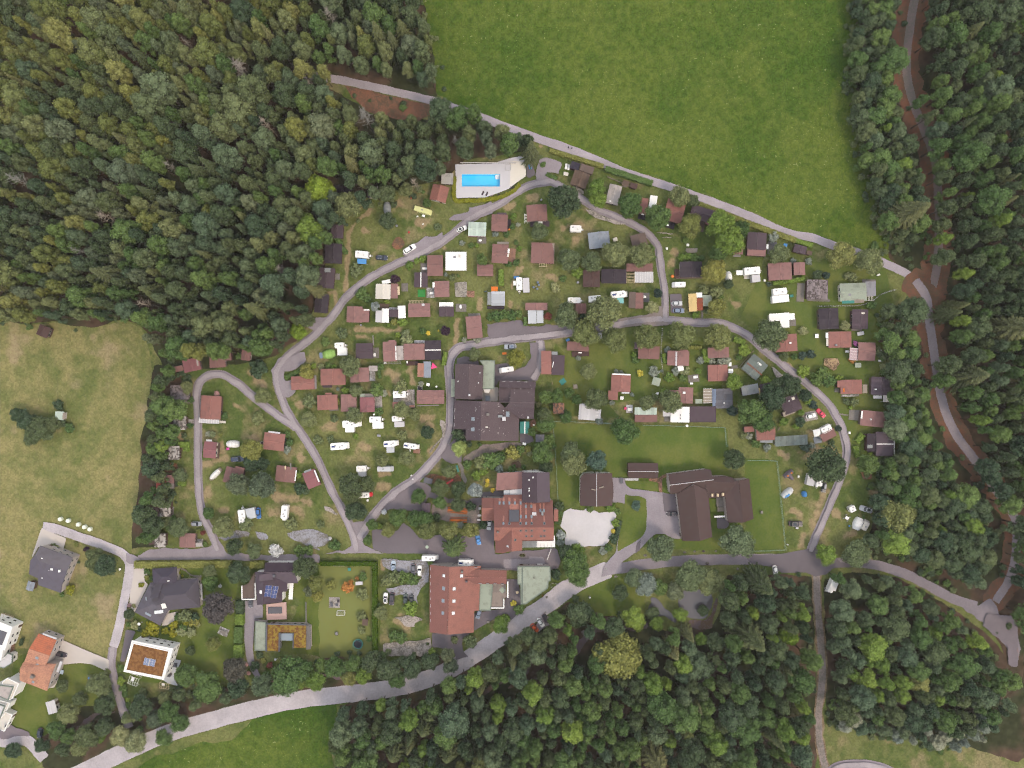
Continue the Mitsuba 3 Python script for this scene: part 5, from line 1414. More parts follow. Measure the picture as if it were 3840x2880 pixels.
STANDS = """A nw mix -186 142.3 -35.7 142.3 -28.6 121.7 -26.6 101.2 -35.7 101.2 -50 104.3 -61.1 107.5 -65.8 105.1 -61.8 98.8 -54.7 91.7 -40.5 89.8 -27.8 89.8 -23.1 94 -15.2 94.8 -8.9 88.5 5.4 83.8 8.5 79.8 0.6 77.7 -19.1 76.6 -24.7 68.7 -34.2 68.7 -48.4 64.8 -57.9 60 -61.8 52.1 -63.4 42.6 -65.8 36.3 -68.6 26.8 -71.3 16.5 -81.6 11.8 -88.7 11 -111.7 11 -120.4 9.4 -125.1 18.9 -132.2 25.2 -144.9 21.3 -159.1 22.9 -186 23.6
A wstrip dark -122 4.7 -116.1 4.7 -116.1 -15.9 -120.4 -27 -122 -53.9 -128.8 -55.4 -127.5 -34.9 -125.1 -14.3
A emid dark 120.5 142.3 132.7 142.3 131.9 118.5 131.1 99.6 136.7 86.9 141.1 77.4 142.2 56.9 140.6 41 135.1 40.3 129.5 45.8 130.3 55.3 125.6 69.5 121.6 88.5 119.6 107.5
A elow dark 130.3 28.4 139 25.2 139.8 11 143 -6.4 147.7 -20.6 155.6 -33.3 166.7 -47.5 167.5 -58.6 160.4 -72.8 131.9 -63.3 124 -60.2 124.8 -47.5 128.8 -28.6 133.5 -20.6 132.7 -3.2 130.3 11
A east dark 141.4 142.3 187.3 142.3 187.3 -90.2 175.4 -87.1 174.6 -55.4 169.9 -39.6 160.4 -25.4 152.5 -11.2 148.5 1.5 147.7 36.3 148.5 64.8 146.2 79 140.6 93.2 139 115.4
A south mix2 -58.7 -111.6 -43.7 -108.4 -29.4 -105.3 -16.8 -100.5 -4.1 -93.4 10.1 -82.3 18.8 -77.3 29.1 -81.5 40.2 -81.5 46.5 -82.3 52.8 -84.7 70.2 -83.1 74.2 -68.1 84.5 -66.5 94 -67.3 100.3 -68.4 101.5 -90.2 102.2 -115.5 101.1 -128.2 100.3 -142.4 -58.7 -142.4 -61.1 -125
A mid mix2 109.8 -68.9 117.7 -65.7 130.3 -67.3 147.7 -78.4 158.8 -85.5 169.9 -98.1 174.6 -106.1 169.9 -115.5 158.8 -120.3 141.4 -118.7 125.6 -117.1 109.8 -113.2 109 -90.2
A wil wil 116.1 -115.5 133.5 -120.3 154.1 -121.9 165.1 -115.5 169.9 -121.9 157.2 -128.2 139.8 -125.8 125.6 -122.7 116.1 -120.3
A sw mix3 -144.9 -113.2 -132.2 -110.8 -122.7 -110 -106.9 -106.1 -91.1 -103.7 -80 -101.3 -67.4 -98.9 -65.8 -96.6 -54.7 -96.6 -32.6 -94.2 -19.1 -91 -21.5 -95.8 -32.6 -98.9 -51.6 -102.1 -67.4 -104.2 -86.4 -107.6 -105.3 -112.4 -122.7 -117.9 -141.7 -125"""
HOUSES = """N inn_building|rambling brown-roofed inn with several joined gables;at the centre
L inn -14.8 6.9 8 -15 -5.3 8 -20.1 -5.2 5 -19.9 7 5
L inn -14.8 6.9 8 -15 -5.3 8 -10.4 -5.5 5 -10.1 6.5 5
L inn2 -10.6 -5.9 9 -10.8 -19.5 9 -16 -19.6 6.3 -16.1 -15.8 6.2 -20.5 -15.8 4 -20.2 -5.7 4
L inn -10.6 -5.9 9 -10.8 -19.5 9 2.3 -20.1 4 2.5 -12 4 -2.5 -8.2 5.8 -4.5 -6.2 6.6
L inn2 -2.4 -8.2 8 7.7 -8.3 8 7.6 -12.3 5 2.6 -12.1 5
L inn -2.4 -8.2 8 7.7 -8.3 8 8.1 -1.4 4.6 -0.5 -1.4 4.6 -0.7 -6.3 6.9
L inn -0.5 -1.4 4.8 -0.7 -6.4 4.8 -4.7 -6.3 3.6 -4.7 -1.4 3.6
L inn2 -4.4 1.2 4.2 8.4 0.9 4.2 8.2 -1.5 5.2 -4.5 -1.3 5.2
L ggr -21.4 1.7 3 -20 1.7 3.3 -20.1 -4.5 3.3 -21.5 -4.5 3
L ggr -11.4 8.3 3.5 -6 8.3 3.5 -6.3 -1.8 3.5 -10.5 -1.7 3.5 -10.1 6.5 3.5
L tea 2.8 -13.3 2.6 6.1 -13.3 2.6 6.1 -17.5 2.4 2.8 -17.5 2.4
K 4.5 -15.4 2.5 0.4 4.3 -1 wht strip
K -13.5 -12.1 7.6 1.3 1.2 -0 gls skylight
K -13.6 -15.7 7.5 1.3 1.3 -0 gls skylight
K -8.3 -10.5 8.1 1 0.9 -0 stn chimney
K -4.1 -11.2 6.5 1.6 0.9 -0 gst duct
K -1.5 -10.5 5.5 1.3 1.9 -0 gls skylight
K -2.8 -12.1 6 1.3 1.4 -0 lgr chimney
K -8.7 -14.9 8.2 0.9 0.5 -0 cre vent
K 5.6 -11.7 5.4 0.7 0.7 -0 lgr vent
K -14.7 -3.8 8.1 0.7 0.8 -0 lgr vent
K -11.7 0.4 5.9 0.4 0.5 -0 lgr vent
K -18.8 0.9 5.7 0.4 0.5 -0 lgr vent
K -11.2 3.9 5.7 0.4 0.5 -0 lgr vent
K -3 -9.3 6.1 0.4 0.4 -0 lgr vent
K 1.9 -6.3 7 13 0.2 -0 inr ridge_cap
N inn_tent_roof|small white canopy in the brown inn's inner yard;
L wht -10.2 -1.8 2.6 -7.6 -1.8 2.6 -8.2 -3.1 2.2 -9.6 -3.1 2.2
N hotel_building|large red tiled hotel with many skylights and a south gable;
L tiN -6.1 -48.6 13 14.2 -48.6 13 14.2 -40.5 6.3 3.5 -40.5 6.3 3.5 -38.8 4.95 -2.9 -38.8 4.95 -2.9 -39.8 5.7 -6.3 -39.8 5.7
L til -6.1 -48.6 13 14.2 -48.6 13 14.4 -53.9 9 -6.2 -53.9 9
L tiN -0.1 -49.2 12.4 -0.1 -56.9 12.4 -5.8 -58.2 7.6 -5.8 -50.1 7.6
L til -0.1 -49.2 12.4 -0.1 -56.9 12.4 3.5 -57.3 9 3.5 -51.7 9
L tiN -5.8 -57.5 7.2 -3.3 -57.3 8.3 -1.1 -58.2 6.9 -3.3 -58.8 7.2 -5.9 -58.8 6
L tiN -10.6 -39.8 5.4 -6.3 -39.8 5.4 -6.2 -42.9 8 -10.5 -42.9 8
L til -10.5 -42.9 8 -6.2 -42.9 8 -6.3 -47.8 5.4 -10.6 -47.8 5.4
L til 14.6 -43.6 7 16.1 -43.7 6.3 16.1 -47.8 6.3 14.6 -47.7 7
L gst 3.6 -55.2 4 8.7 -55.2 4 8.7 -57.4 4 3.6 -57.5 4
K 0.7 -45.1 10.1 3.4 3.5 -0 slt dormer_roof
K -4.3 -41.3 7 0.7 1 -0 gls skylight
K -2.9 -41.3 7 0.7 1 -0 gls skylight
K -0.9 -41.3 7 0.7 1 -0 gls skylight
K 1 -41.3 7 0.7 1 -0 gls skylight
K 3 -41.3 7 0.7 1 -0 gls skylight
K 4.8 -42.3 7.8 0.7 1 -0 gls skylight
K 6.7 -42.3 7.8 0.7 1 -0 gls skylight
K 3 -45.4 10.3 0.7 1 -0 gls skylight
K 4.8 -45.4 10.3 0.7 1 -0 gls skylight
K 6.7 -45.4 10.3 0.7 1 -0 gls skylight
K 9.8 -43.6 8.9 0.7 1 -0 gls skylight
K 11 -43.6 8.9 0.7 1 -0 gls skylight
K -2.9 -47.4 12 0.7 0.8 -0 gls skylight
K -0.9 -47.4 12 0.7 0.8 -0 gld skylight
K 2.9 -47.4 12 0.7 0.8 -0 gld skylight
K 4.8 -47.4 12 0.7 0.8 -0 gls skylight
K 6.7 -47.4 12 0.7 0.8 -0 gld skylight
K 11 -47.4 12 0.7 0.8 -0 gld skylight
K 3 -49.9 12 0.7 0.7 -0 gld skylight
K 4.8 -49.9 12 0.7 0.7 -0 gld skylight
K 6.7 -49.9 12 0.7 0.7 -0 gld skylight
K 11 -49.9 12 0.7 0.7 -0 gld skylight
K 4.9 -52.1 10.3 0.7 0.7 -0 gld skylight
K 6.8 -52.1 10.3 0.7 0.7 -0 gld skylight
K 9.9 -52.1 10.3 0.7 0.7 -0 gld skylight
K 11.1 -52.1 10.3 0.7 0.7 -0 gld skylight
K 1.1 -53.2 11.2 0.8 0.7 -0 gld skylight
K -1.5 -55.4 11.2 0.7 0.7 -0 lgr skylight
K 7.6 -44.6 9.7 1.5 1.2 -0 lgr vent
K 10.4 -44.3 9.5 0.7 1.4 -0 gst chimney
K -4.8 -50.3 11.7 0.6 0.6 -0 stn chimney
K -4.3 -40.4 6.2 0.7 1.1 -0 wsh washed_streak
K -2.9 -40.3 6.1 0.7 1.3 -0 wsh washed_streak
K -0.9 -40.2 6 0.8 1.8 -0 wsh washed_streak
K 1 -40.2 6 0.8 1.8 -0 wsh washed_streak
K 3 -39.8 5.7 0.7 2.1 -0 wsh washed_streak
K 4.9 -41.6 7.2 0.6 0.7 -0 wsh washed_streak
K 6.7 -41.6 7.2 0.6 0.7 -0 wsh washed_streak
K 0.7 -42.6 8 3.1 2.1 -0 wsh washed_streak
K 3 -43.5 8.8 0.5 3 -0 wsh washed_streak
K 4.8 -43.9 9.1 0.5 2.4 -0 wsh washed_streak
K 7.7 -42.9 8.3 1.2 2.7 -0 wsh washed_streak
K 9.8 -42.3 7.8 0.5 1.8 -0 wsh washed_streak
K 11 -42.3 7.8 0.5 1.8 -0 wsh washed_streak
K -2.9 -46.1 11 0.5 1.8 -0 wsh washed_streak
K 2.9 -46.6 11.4 0.5 0.9 -0 wsh washed_streak
K 6.7 -46.6 11.4 0.5 0.9 -0 wsh washed_streak
K 11 -46.1 11 0.5 2.1 -0 wsh washed_streak
K 3 -51.3 10.9 0.5 1.2 -0 wsh washed_streak
K 5 -54.3 4 0.5 0.9 -0 wsh washed_streak
K 7 -54.3 4 0.5 0.9 -0 wsh washed_streak
K 11.4 -54.3 4 0.5 0.9 -0 wsh washed_streak
K 10.1 -54.3 4 0.4 0.9 -0 wsh washed_streak
N glass_canopy|white glazed canopy at the hotel's south-east corner;
L wht 8.7 -55.3 3.6 15.2 -55.3 3.6 15.2 -57.6 3 8.7 -57.6 3
L wht 14.6 -53.4 3.6 15.1 -53.4 3.6 15.2 -55.3 3.6 14.7 -55.3 3.6
K 10 -56.4 3.3 0.1 2.2 -0 lgr glazing_bar
K 11.3 -56.4 3.3 0.1 2.2 -0 lgr glazing_bar
K 12.6 -56.4 3.3 0.1 2.2 -0 lgr glazing_bar
K 13.9 -56.4 3.3 0.1 2.2 -0 lgr glazing_bar
N dark_gabled_annex|dark gabled annex with white roof vents behind the hotel;
L drk 8.5 -30.2 11 8.6 -40.6 11 3.5 -41.1 7.5 3.5 -30.6 7.5
L dr2 8.5 -30.2 11 8.6 -40.6 11 13.2 -40.9 7.5 13 -30.6 7.5
K 7.2 -32 10.1 0.5 0.5 -0 wht vent
K 5.9 -33 9.2 0.4 0.5 -0 wht vent
K 5.9 -35.9 9.2 0.4 0.5 -0 wht vent
K 5.9 -36.7 9.2 0.4 0.5 -0 wht vent
K 6 -38.4 9.2 0.4 0.5 -0 wht vent
N pink_roofed_annex|rose-pink flat annex with a translucent strip beside the dark gabled annex;
L mar2 -5.2 -31.2 5 4.4 -30.7 5 3.5 -36.8 4.4 -5.7 -37.4 4.4
L alu -2.9 -37.4 4 -0.8 -37.2 4 -0.8 -38.9 4 -2.9 -38.9 4
L lgr -0.7 -37.2 4.2 3.5 -36.8 4.2 3.5 -38.9 4.2 -0.7 -38.9 4.2
N south_house|big red tiled house with paired skylights south of the street;
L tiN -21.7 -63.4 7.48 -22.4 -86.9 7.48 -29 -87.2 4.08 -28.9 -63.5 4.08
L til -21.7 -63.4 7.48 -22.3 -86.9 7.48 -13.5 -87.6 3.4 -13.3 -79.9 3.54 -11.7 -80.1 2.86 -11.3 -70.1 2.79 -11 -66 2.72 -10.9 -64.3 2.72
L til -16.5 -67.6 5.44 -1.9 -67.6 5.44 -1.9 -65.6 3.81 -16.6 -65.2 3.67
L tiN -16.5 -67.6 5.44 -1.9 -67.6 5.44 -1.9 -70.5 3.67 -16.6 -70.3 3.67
L ggr -11.3 -70.4 2.31 -6.7 -70.6 2.31 -7.5 -80.2 2.31 -11.7 -80.1 2.31
L dck -7.4 -74.5 2.18 -6.7 -70.7 2.18 -2.1 -71 2.18 -1.8 -75.4 2.18 -3 -76 2.18 -3.1 -79.3 2.18 -7.4 -79.2 2.18
K -1.5 -72.2 4 0.5 5.7 -0 wht parapet
K -2.9 -77.6 2.2 0.4 3.3 -0 wht parapet
K -5.2 -79.2 2.2 4.5 0.4 -0 wht parapet
K -23.7 -66.7 6.6 1 1.1 -0 skw skylight
K -23.8 -71.1 6.6 1.1 1.3 -0 gls skylight
K -24 -75.4 6.5 1.1 1.3 -0 gls skylight
K -24.1 -79.7 6.5 1.1 1.3 -0 gls skylight
K -17.6 -67 5.6 1.1 1.2 -0 skw skylight
K -20.1 -71.2 6.7 1.1 1.2 -0 skw skylight
K -20.2 -75.5 6.7 1.1 1.2 -0 skw skylight
K -20.4 -79.7 6.7 1.1 1.2 -0 skw skylight
K -17.4 -65.4 5.6 0.7 0.7 -0 stn chimney
K -15.9 -69 4.8 0.7 0.5 -0 slt chimney
K -15.2 -66.9 4.9 3.6 0.2 -0 wsh washed_streak
K -15 -67.5 5.4 3.3 0.2 -0 wsh washed_streak
K -17.7 -71.1 5.6 3.6 0.2 -0 wsh washed_streak
K -17.1 -71.8 5.3 4.5 0.2 -0 wsh washed_streak
K -17.1 -75.5 5.3 4.8 0.2 -0 wsh washed_streak
K -17.1 -76.2 5.3 4.5 0.2 -0 wsh washed_streak
K -17.4 -79.7 5.3 4.5 0.2 -0 wsh washed_streak
K -18 -80.4 5.6 3.6 0.2 -0 wsh washed_streak
K -26.2 -66.7 5.3 3.3 0.2 -0 wsh washed_streak
K -26.1 -67.4 5.4 3 0.2 -0 wsh washed_streak
K -26.5 -71.1 5.2 3.6 0.2 -0 wsh washed_streak
K -26.5 -71.8 5.2 3.3 0.2 -0 wsh washed_streak
K -26.7 -75.5 5.2 3.3 0.2 -0 wsh washed_streak
K -26.7 -76.1 5.2 3 0.2 -0 wsh washed_streak
K -13.9 -77.4 3.8 0.2 5.1 -0 wsh washed_streak
K -14.8 -69.5 4.3 2.7 0.3 -0 wsh washed_streak
N flat_green_building|flat grey-green roofed building with a slanted side by the main road;
L ggr 1.9 -64 4.5 13.4 -64 4.5 13.6 -69 4.5 12.8 -69.2 4.5 12.6 -71.6 4.5 4.9 -77.2 4.5 3.1 -77.2 4.5 3 -70.3 4.5 2 -70.2 4.5
K 7.7 -68 4.5 0.4 0.3 -0 stn vent
K 3.6 -70.5 4.5 0.6 13 -0 gds weathered_strip
N barn_building|brown-roofed barn with a white-flecked ridge beside the white gravel court;
L bar 29.3 -30.9 8 29.3 -42.4 8 23.8 -42.6 5 23.9 -32.9 5 25.2 -31.2 5.8
L bar 29.4 -30.9 8 29.4 -42.4 8 35 -42.6 5 35.6 -38.3 4.7 35.6 -37.1 4.7 35 -31.2 5
K 29.3 -36.6 8 0.2 11.8 -0 lgr ridge_cap
K 28.3 -36.6 7.4 1.5 0.4 -10 tan vent
K 31 -35.8 7.2 1.8 0.4 15 tan vent
N brown_shed|long narrow brown shed above the little lawn island;
L bar 40.7 -30.6 4.6 51.4 -30.8 4.6 51.4 -27.9 3.2 40.9 -27.8 3.2
L ba2 40.7 -30.7 4.6 51.4 -30.8 4.6 51.5 -33.3 3.2 41 -33.1 3.2
K 46.1 -30.7 4.6 10.7 0.2 -1 lgr ridge_cap
N courtyard_house|H-shaped brown-roofed house with a small courtyard;
L bar 54.9 -35.2 7 70 -33.4 7 69.7 -30.1 4.6 68.3 -29.8 4.6 54.8 -31.6 4.6
L ba2 54.9 -35.2 7 70 -33.4 7 71.8 -37.4 4.6 60.6 -38.1 4.6 55.4 -38.6 4.6
L ba2 63.1 -34.9 7.4 65.2 -54.4 7.4 59.7 -55 4.6 57.8 -38.6 4.6
L bar 63.1 -34.9 7.4 65.2 -54.4 7.4 70.2 -53.7 4.6 69 -40.1 4.6 68.9 -37.4 4.8
L bar 67.1 -34.2 6.6 78.9 -34.2 6.6 77 -32.6 5 74.7 -32.2 5 69.9 -32.4 5
L ba2 67.1 -34.2 6.6 78.9 -34.2 6.6 74.8 -39.5 4.6 69 -40.1 4.6
L bar 78.6 -33.5 7.2 80.2 -48.1 7.2 75.7 -48.6 4.6 74.7 -39.3 4.6 75.5 -34.4 5
L ba2 78.7 -33.5 7.2 80.2 -48.1 7.2 84.7 -47.3 4.6 83.2 -33.1 4.6
K 69.9 -38.8 5 0.6 1 -0 crm chimney
K 71.8 -38.8 5 0.6 1 -0 crm chimney
K 73.6 -38.5 5.1 0.6 1 -0 crm chimney
K 62.3 -34.2 7 15.7 0.2 7 lgr ridge_cap
N courtyard_terrace|grey sunken terrace in the brown house's courtyard;
L stn 72.7 -40.4 0.8 75.5 -40.4 0.8 75.8 -43.7 0.8 72.9 -43.7 0.8
L sto 73.1 -43.9 0.9 75.5 -43.8 0.9 75.5 -45.3 0.9 73.2 -45.5 0.9
L wht 71.5 -46.7 2.5 75.3 -46.5 2.5 75.3 -47.1 2.5 71.6 -47.3 2.5
N hipped_house|slate-grey house with many hips and a glazed skylight;
L slh -127.9 -70.1 3 -110.8 -68.6 3 -113.7 -73 6.9 -120.4 -73.6 6.9
L slh -110.8 -68.6 3 -110 -78.8 3 -113.7 -73 6.9
L slh -110 -78.8 3 -127 -80.3 3 -120.4 -73.6 6.9 -113.7 -73 6.9
L slh -127 -80.3 3 -127.9 -70.1 3 -120.4 -73.6 6.9
L sl2 -127 -65.2 3 -118.4 -64.6 3 -120.1 -67.3 5.6 -122.3 -67.5 5.6
L sl2 -118.4 -64.6 3 -118 -71 3 -120.1 -67.3 5.6
L sl2 -118 -71 3 -126.6 -71.6 3 -122.3 -67.5 5.6 -120.1 -67.3 5.6
L sl2 -126.6 -71.6 3 -127 -65.2 3 -122.3 -67.5 5.6
L sl3 -128 -70.7 3 -119 -75.5 3 -123.7 -77.2 6.6 -124.8 -76.6 6.6
L sl3 -119 -75.5 3 -124.1 -85.3 3 -123.7 -77.2 6.6
L sl3 -124.1 -85.3 3 -133.2 -80.5 3 -124.8 -76.6 6.6 -123.7 -77.2 6.6
L sl3 -133.2 -80.5 3 -128 -70.7 3 -124.8 -76.6 6.6
K -123.5 -79.7 5.1 2.2 1.4 -8 skw skylight
K -127.8 -80.9 4.1 2.3 1.1 -28 gls skylight
K -122 -77.8 4.7 1.1 2 -0 wht skylight
K -120.4 -69 4.5 0.7 0.4 10 wht vent
K -124.1 -71.9 5 2.7 4.5 -0 slh dormer_roof
K -128.5 -75.4 4.1 0.6 1.3 30 gls skylight
K -110.5 -73.9 3.2 0.8 5.7 2 lgr balcony
N solar_house|dark-roofed house with a blue solar array and white carport;
L dr2 -86.2 -65.2 7.2 -86.5 -76.6 7.2 -89.2 -77.3 5.2 -90.1 -65.9 4.6
L dr3 -86.2 -65.2 7.2 -86.5 -76.5 7.2 -80.5 -76.4 5 -80.5 -72.8 5 -78.9 -72.8 4.4 -78.8 -66.1 4.4
L dr3 -86.7 -62.7 4.2 -76.4 -62.7 4.2 -75.5 -65.2 7.2 -86.1 -65.2 7.2
L dr2 -86.1 -65.3 7.2 -75.5 -65.3 7.2 -75.1 -69.9 4.4 -87.1 -69.9 4.4
L tau -90.8 -66.4 3.2 -90.5 -75.7 3 -95 -75.8 3 -95.1 -71.3 3 -93.1 -70.4 3
K -84.8 -72 6.6 2 3.9 -8 pvs solar_panel
K -82.8 -72.6 5.9 1.7 4.2 -12 pvs solar_panel
K -85.3 -67 6.9 4.2 2.4 2 dr2 dormer_roof
K -82.6 -66.6 6.4 0.7 0.9 -0 slt chimney
K -87.3 -72.3 6.5 0.8 1.2 -0 wht vent
K -78.3 -73.3 4 1.4 6 -3 wht balcony
K -92.8 -75.9 3 4.8 0.4 1 wht parapet
K -95.2 -73.5 3 0.4 4.8 1 wht parapet
K -90.1 -72.7 4 0.3 5.7 1 wht parapet
N roof_patio|pink paved terrace with a covered hot tub behind the solar house;
L ppk -87.4 -78.4 1.2 -80.3 -77.5 1.2 -80.1 -83.6 1.2 -87.2 -83.9 1.2
K -84.2 -80.4 1.2 4.9 2.3 1 slt hot_tub_cover
N sedum_annex|U-shaped annex with ochre sedum roof south of the solar house;
L sed -86.2 -84.6 3.4 -72.6 -84.8 3.4 -72.6 -93 3.4 -77 -93 3.4 -76.9 -87.6 3.4 -81.8 -87.5 3.4 -82 -94.2 3.4 -86.4 -94 3.4
L ggr -90.6 -83.8 2.8 -86.9 -84.1 2.8 -87 -94.2 2.8 -90.9 -94.1 2.8
L gls -81.8 -88.1 2.8 -77.2 -88.1 2.8 -77.3 -90.7 2.8 -81.8 -90.6 2.8
K -79.2 -84.4 4 14.2 0.4 -1 slt parapet
K -86.4 -89.4 3.4 0.4 9.6 -1 slt parapet
K -81.9 -90.9 3.4 0.4 6.6 -1 slt parapet
K -77 -90.3 3.4 0.3 5.4 -1 slt parapet
N garden_wall|grey concrete garden wall east of the solar house lawn;
L cow -73.2 -77.2 2.2 -72.8 -77.2 2.2 -72.7 -85.1 2.2 -73.1 -85.1 2.2
L cow -73.1 -85.1 2.6 -71.2 -85.7 2.6 -71.1 -93.7 2.6 -72.8 -94 2.6
N brown_roofed_villa|white villa with a flat rust-brown planted roof and solar panels;
L wht -132.3 -89.3 6.3 -118 -92.1 6.3 -121.3 -103 6.3 -135.2 -100.1 6.3
L seb -131.8 -90.1 6.45 -119.3 -92.9 6.45 -121.6 -102.1 6.45 -134.4 -99.6 6.45
K -127.2 -96.6 6.4 1.8 2.5 -14 pvg solar_panel
K -125.1 -97 6.4 1.8 2.5 -14 pvg solar_panel
K -126.2 -96.8 6.4 0.2 2.7 -14 lgr rail
N grey_house|square grey-roofed house in the west field;
L grh -164.8 -56.5 5.6 -153.8 -60.8 5 -155.9 -65.7 5 -164.9 -61.5 6.4 -165.9 -59.2 6.4
L gr2 -164.9 -61.5 6.4 -155.9 -65.7 5 -157.8 -70.5 4.6 -158.4 -73.3 4.4 -166.1 -70.5 4.6 -166.2 -68.1 4.8 -169.3 -66.6 4.8 -168.4 -61.8 5.4 -165.9 -59.2 6.4
K -163.7 -60.7 6 0.4 0.4 -0 wht vent
K -160.7 -64.7 5.5 0.7 0.8 -0 wht vent
K -158.1 -65.3 5.4 0.7 0.8 -0 wht vent
K -161.7 -65.1 5.4 0.2 0.2 -0 wht vent
K -164.4 -67.9 4.9 0.4 0.6 -0 lgr vent
N white_house|white modern house with grey roof at the west edge;
L wht -180.3 -82.2 6 -178.5 -82.9 6 -174.1 -84.7 6 -176.8 -92.8 6 -180.3 -91.6 6
L slt -180.7 -85.1 6.2 -178.4 -85.8 6.2 -176 -86.6 6.2 -177.8 -91 6.2 -180.7 -90.1 6.2
L wht -176.5 -85.6 3 -174.9 -86.2 3 -176.2 -89.8 3 -177.4 -89.5 3
N white_house_terrace|white terrace block below the white modern house;
L lgr -180.7 -97.6 3 -178 -94.9 3 -176.2 -95.5 3 -176.4 -98.5 3 -179.2 -100.3 3 -181.9 -99.7 3
L wht -179.3 -90.3 5 -177.5 -90.9 5 -179 -96.8 5 -181 -96.8 5
N orange_house|orange-tiled house with stepped roofs and a pale drive;
L tio -165.6 -87.3 5.2 -159.4 -89.6 5.2 -160.8 -94.5 6.6 -168 -92.1 6.6
L tp1 -168 -92.1 6.6 -160.8 -94.5 6.6 -163.7 -99.8 5.2 -170.7 -97.4 5.2
L tp1 -171.1 -97.4 5.0 -159.5 -97.9 5.3 -160.1 -101.4 7 -171.2 -99.1 6.6
L tp2 -171.2 -99.1 6.6 -160.1 -101.4 7 -162.7 -107.4 5.2 -172.4 -103.8 5.0
K -166.6 -101.6 6.3 1.1 1 -20 stn chimney
K -165.6 -95.5 6 1.1 1 -16 gls skylight
K -165.9 -98.1 5.5 1 0.7 -16 gls skylight
K -167.3 -104.1 5.5 1 0.8 -16 gls skylight
K -161.7 -88.2 5.2 5.1 0.6 -20 lgr gutter
K -158.8 -99.2 6.5 0.9 3.9 -22 lgr balcony
N white_block_house|cluster of white flat-roofed blocks at the lower west edge;
L cre -178 -104 5.5 -176.2 -102.7 5.5 -172.2 -104.6 5.5 -174.5 -109.9 5.5 -176.2 -110.5 5.5 -178.6 -108.4 5.5
L pal -180.2 -104.3 6.2 -178.4 -104.9 6.2 -173.7 -105.5 6.2 -175.6 -110.2 6.2 -180.2 -108.1 6.2
L cre -181.8 -110.6 4 -176.4 -112.1 4 -177.5 -114.7 4 -181.8 -114.4 4
L lgr -181 -111.6 5 -177.5 -112.8 5 -179.3 -117.2 5 -181 -116.9 5
L cre -180.7 -116.7 3 -178.9 -115.6 3 -176.2 -116.7 3 -179.1 -122.6 3 -182.5 -121.1 3"""
WORN = []     # trodden and parched places in the lawn: (x0, y0, x1, y1, half width)
for line in GEO.splitlines():
    a = line.split()
    if a[0] == "D":
        q = np.array(a[2:], float).reshape(-1, 2)
        WORN += [(*q[i], *q[i + 1], float(a[1])) for i in range(len(q) - 1)]

# ------------------------------------------------------------------ materials
def rgb(c): return {"type": "rgb", "value": [float(x) for x in c]}
def proc(fn): return mikit.proc(fn)
def piece_colour(p, n, uv):   # each piece carries its one surface colour in its uv: u = red step + green, v = blue
    r = dr.floor(uv.x)
    return mi.Color3f(r / 4000.0, (uv.x - r - 0.05) / 0.9, uv.y)
VC = proc(piece_colour)
def colour_uv(c):
    c = np.clip(c, 0, 1)
    return np.c_[np.round(c[:, 0] * 4000) + 0.05 + 0.9 * c[:, 1], c[:, 2]]
fbm, noise, cell, smooth, mix = mikit.fbm, mikit.noise, mikit.cell_rand, mikit.smoothstep, mikit.mix

scene["leaf"] = {"type": "twosided", "b": {"type": "diffuse", "reflectance": VC}}
scene["plain"] = {"type": "twosided", "b": {"type": "diffuse", "reflectance": VC}}
scene["paint"] = {"type": "twosided", "b": {"type": "principled", "base_color": VC, "roughness": 0.32, "specular": 0.5}}
scene["glass"] = {"type": "twosided", "b": {"type": "principled", "base_color": VC, "roughness": 0.06, "specular": 0.7}}

def w_roof(p, n, uv):   # weathering: blotches of lichen and dirt with their own grain
    a = smooth(0.46, 0.74, fbm(p.x * 0.9, p.y * 0.9, p.z * 0.5, 3))
    return 0.02 + 0.24 * a + 0.14 * noise(p.x * 5, p.y * 5, p.z * 5)
def w_tile(p, n, uv):   # tile courses follow the height, single tiles differ in tone
    row = dr.floor(p.z / 0.16)
    fr = p.z / 0.16 - row
    u = dr.select(dr.abs(n.x) > dr.abs(n.y), p.y, p.x)
    t = cell(u / 0.30 + 0.5 * row, row)
    return dr.select(fr < 0.22, 0.55, 0.10 + 0.30 * t * t) + 0.25 * smooth(0.5, 0.8, fbm(p.x * 0.5, p.y * 0.5, 3.0, 3))
def w_fleck(p, n, uv):  # pale lichen flecks
    q = noise(p.x * 2.3, p.y * 2.3, p.z * 1.5)
    return dr.select((q > 0.875) & (noise(p.x * 0.25, p.y * 0.25, 9.0) > 0.40), 0.55, 0.0) + 0.06 * noise(p.x * 6, p.y * 6, 0.0)
def w_moss(p, n, uv):
    return smooth(0.50, 0.60, fbm(p.x * 1.8, p.y * 1.8, 2.0, 4)) * 0.85
def blend(w, a, b): return {"type": "twosided", "b": {"type": "blendbsdf", "weight": proc(w), "a": {"type": "diffuse", "reflectance": a}, "b": {"type": "diffuse", "reflectance": b}}}
scene["roofing"] = blend(w_roof, VC, rgb((.085, .072, .070)))
scene["tiling"] = blend(w_tile, VC, rgb((.160, .088, .075)))
scene["flecked"] = blend(w_fleck, VC, rgb((.50, .48, .47)))
scene["mossy"] = blend(w_moss, VC, rgb((.080, .066, .062)))

def w_cloth(p, n, uv): return 0.10 * noise(p.x * 3, p.y * 3, p.z * 3)
scene["clean"] = blend(w_cloth, VC, rgb((.30, .29, .27)))
def w_sedum(p, n, uv): return smooth(0.30, 0.70, fbm(p.x * 1.6, p.y * 1.6, 1.0, 4))
scene["sedum"] = blend(w_sedum, VC, rgb((.150, .070, .030)))

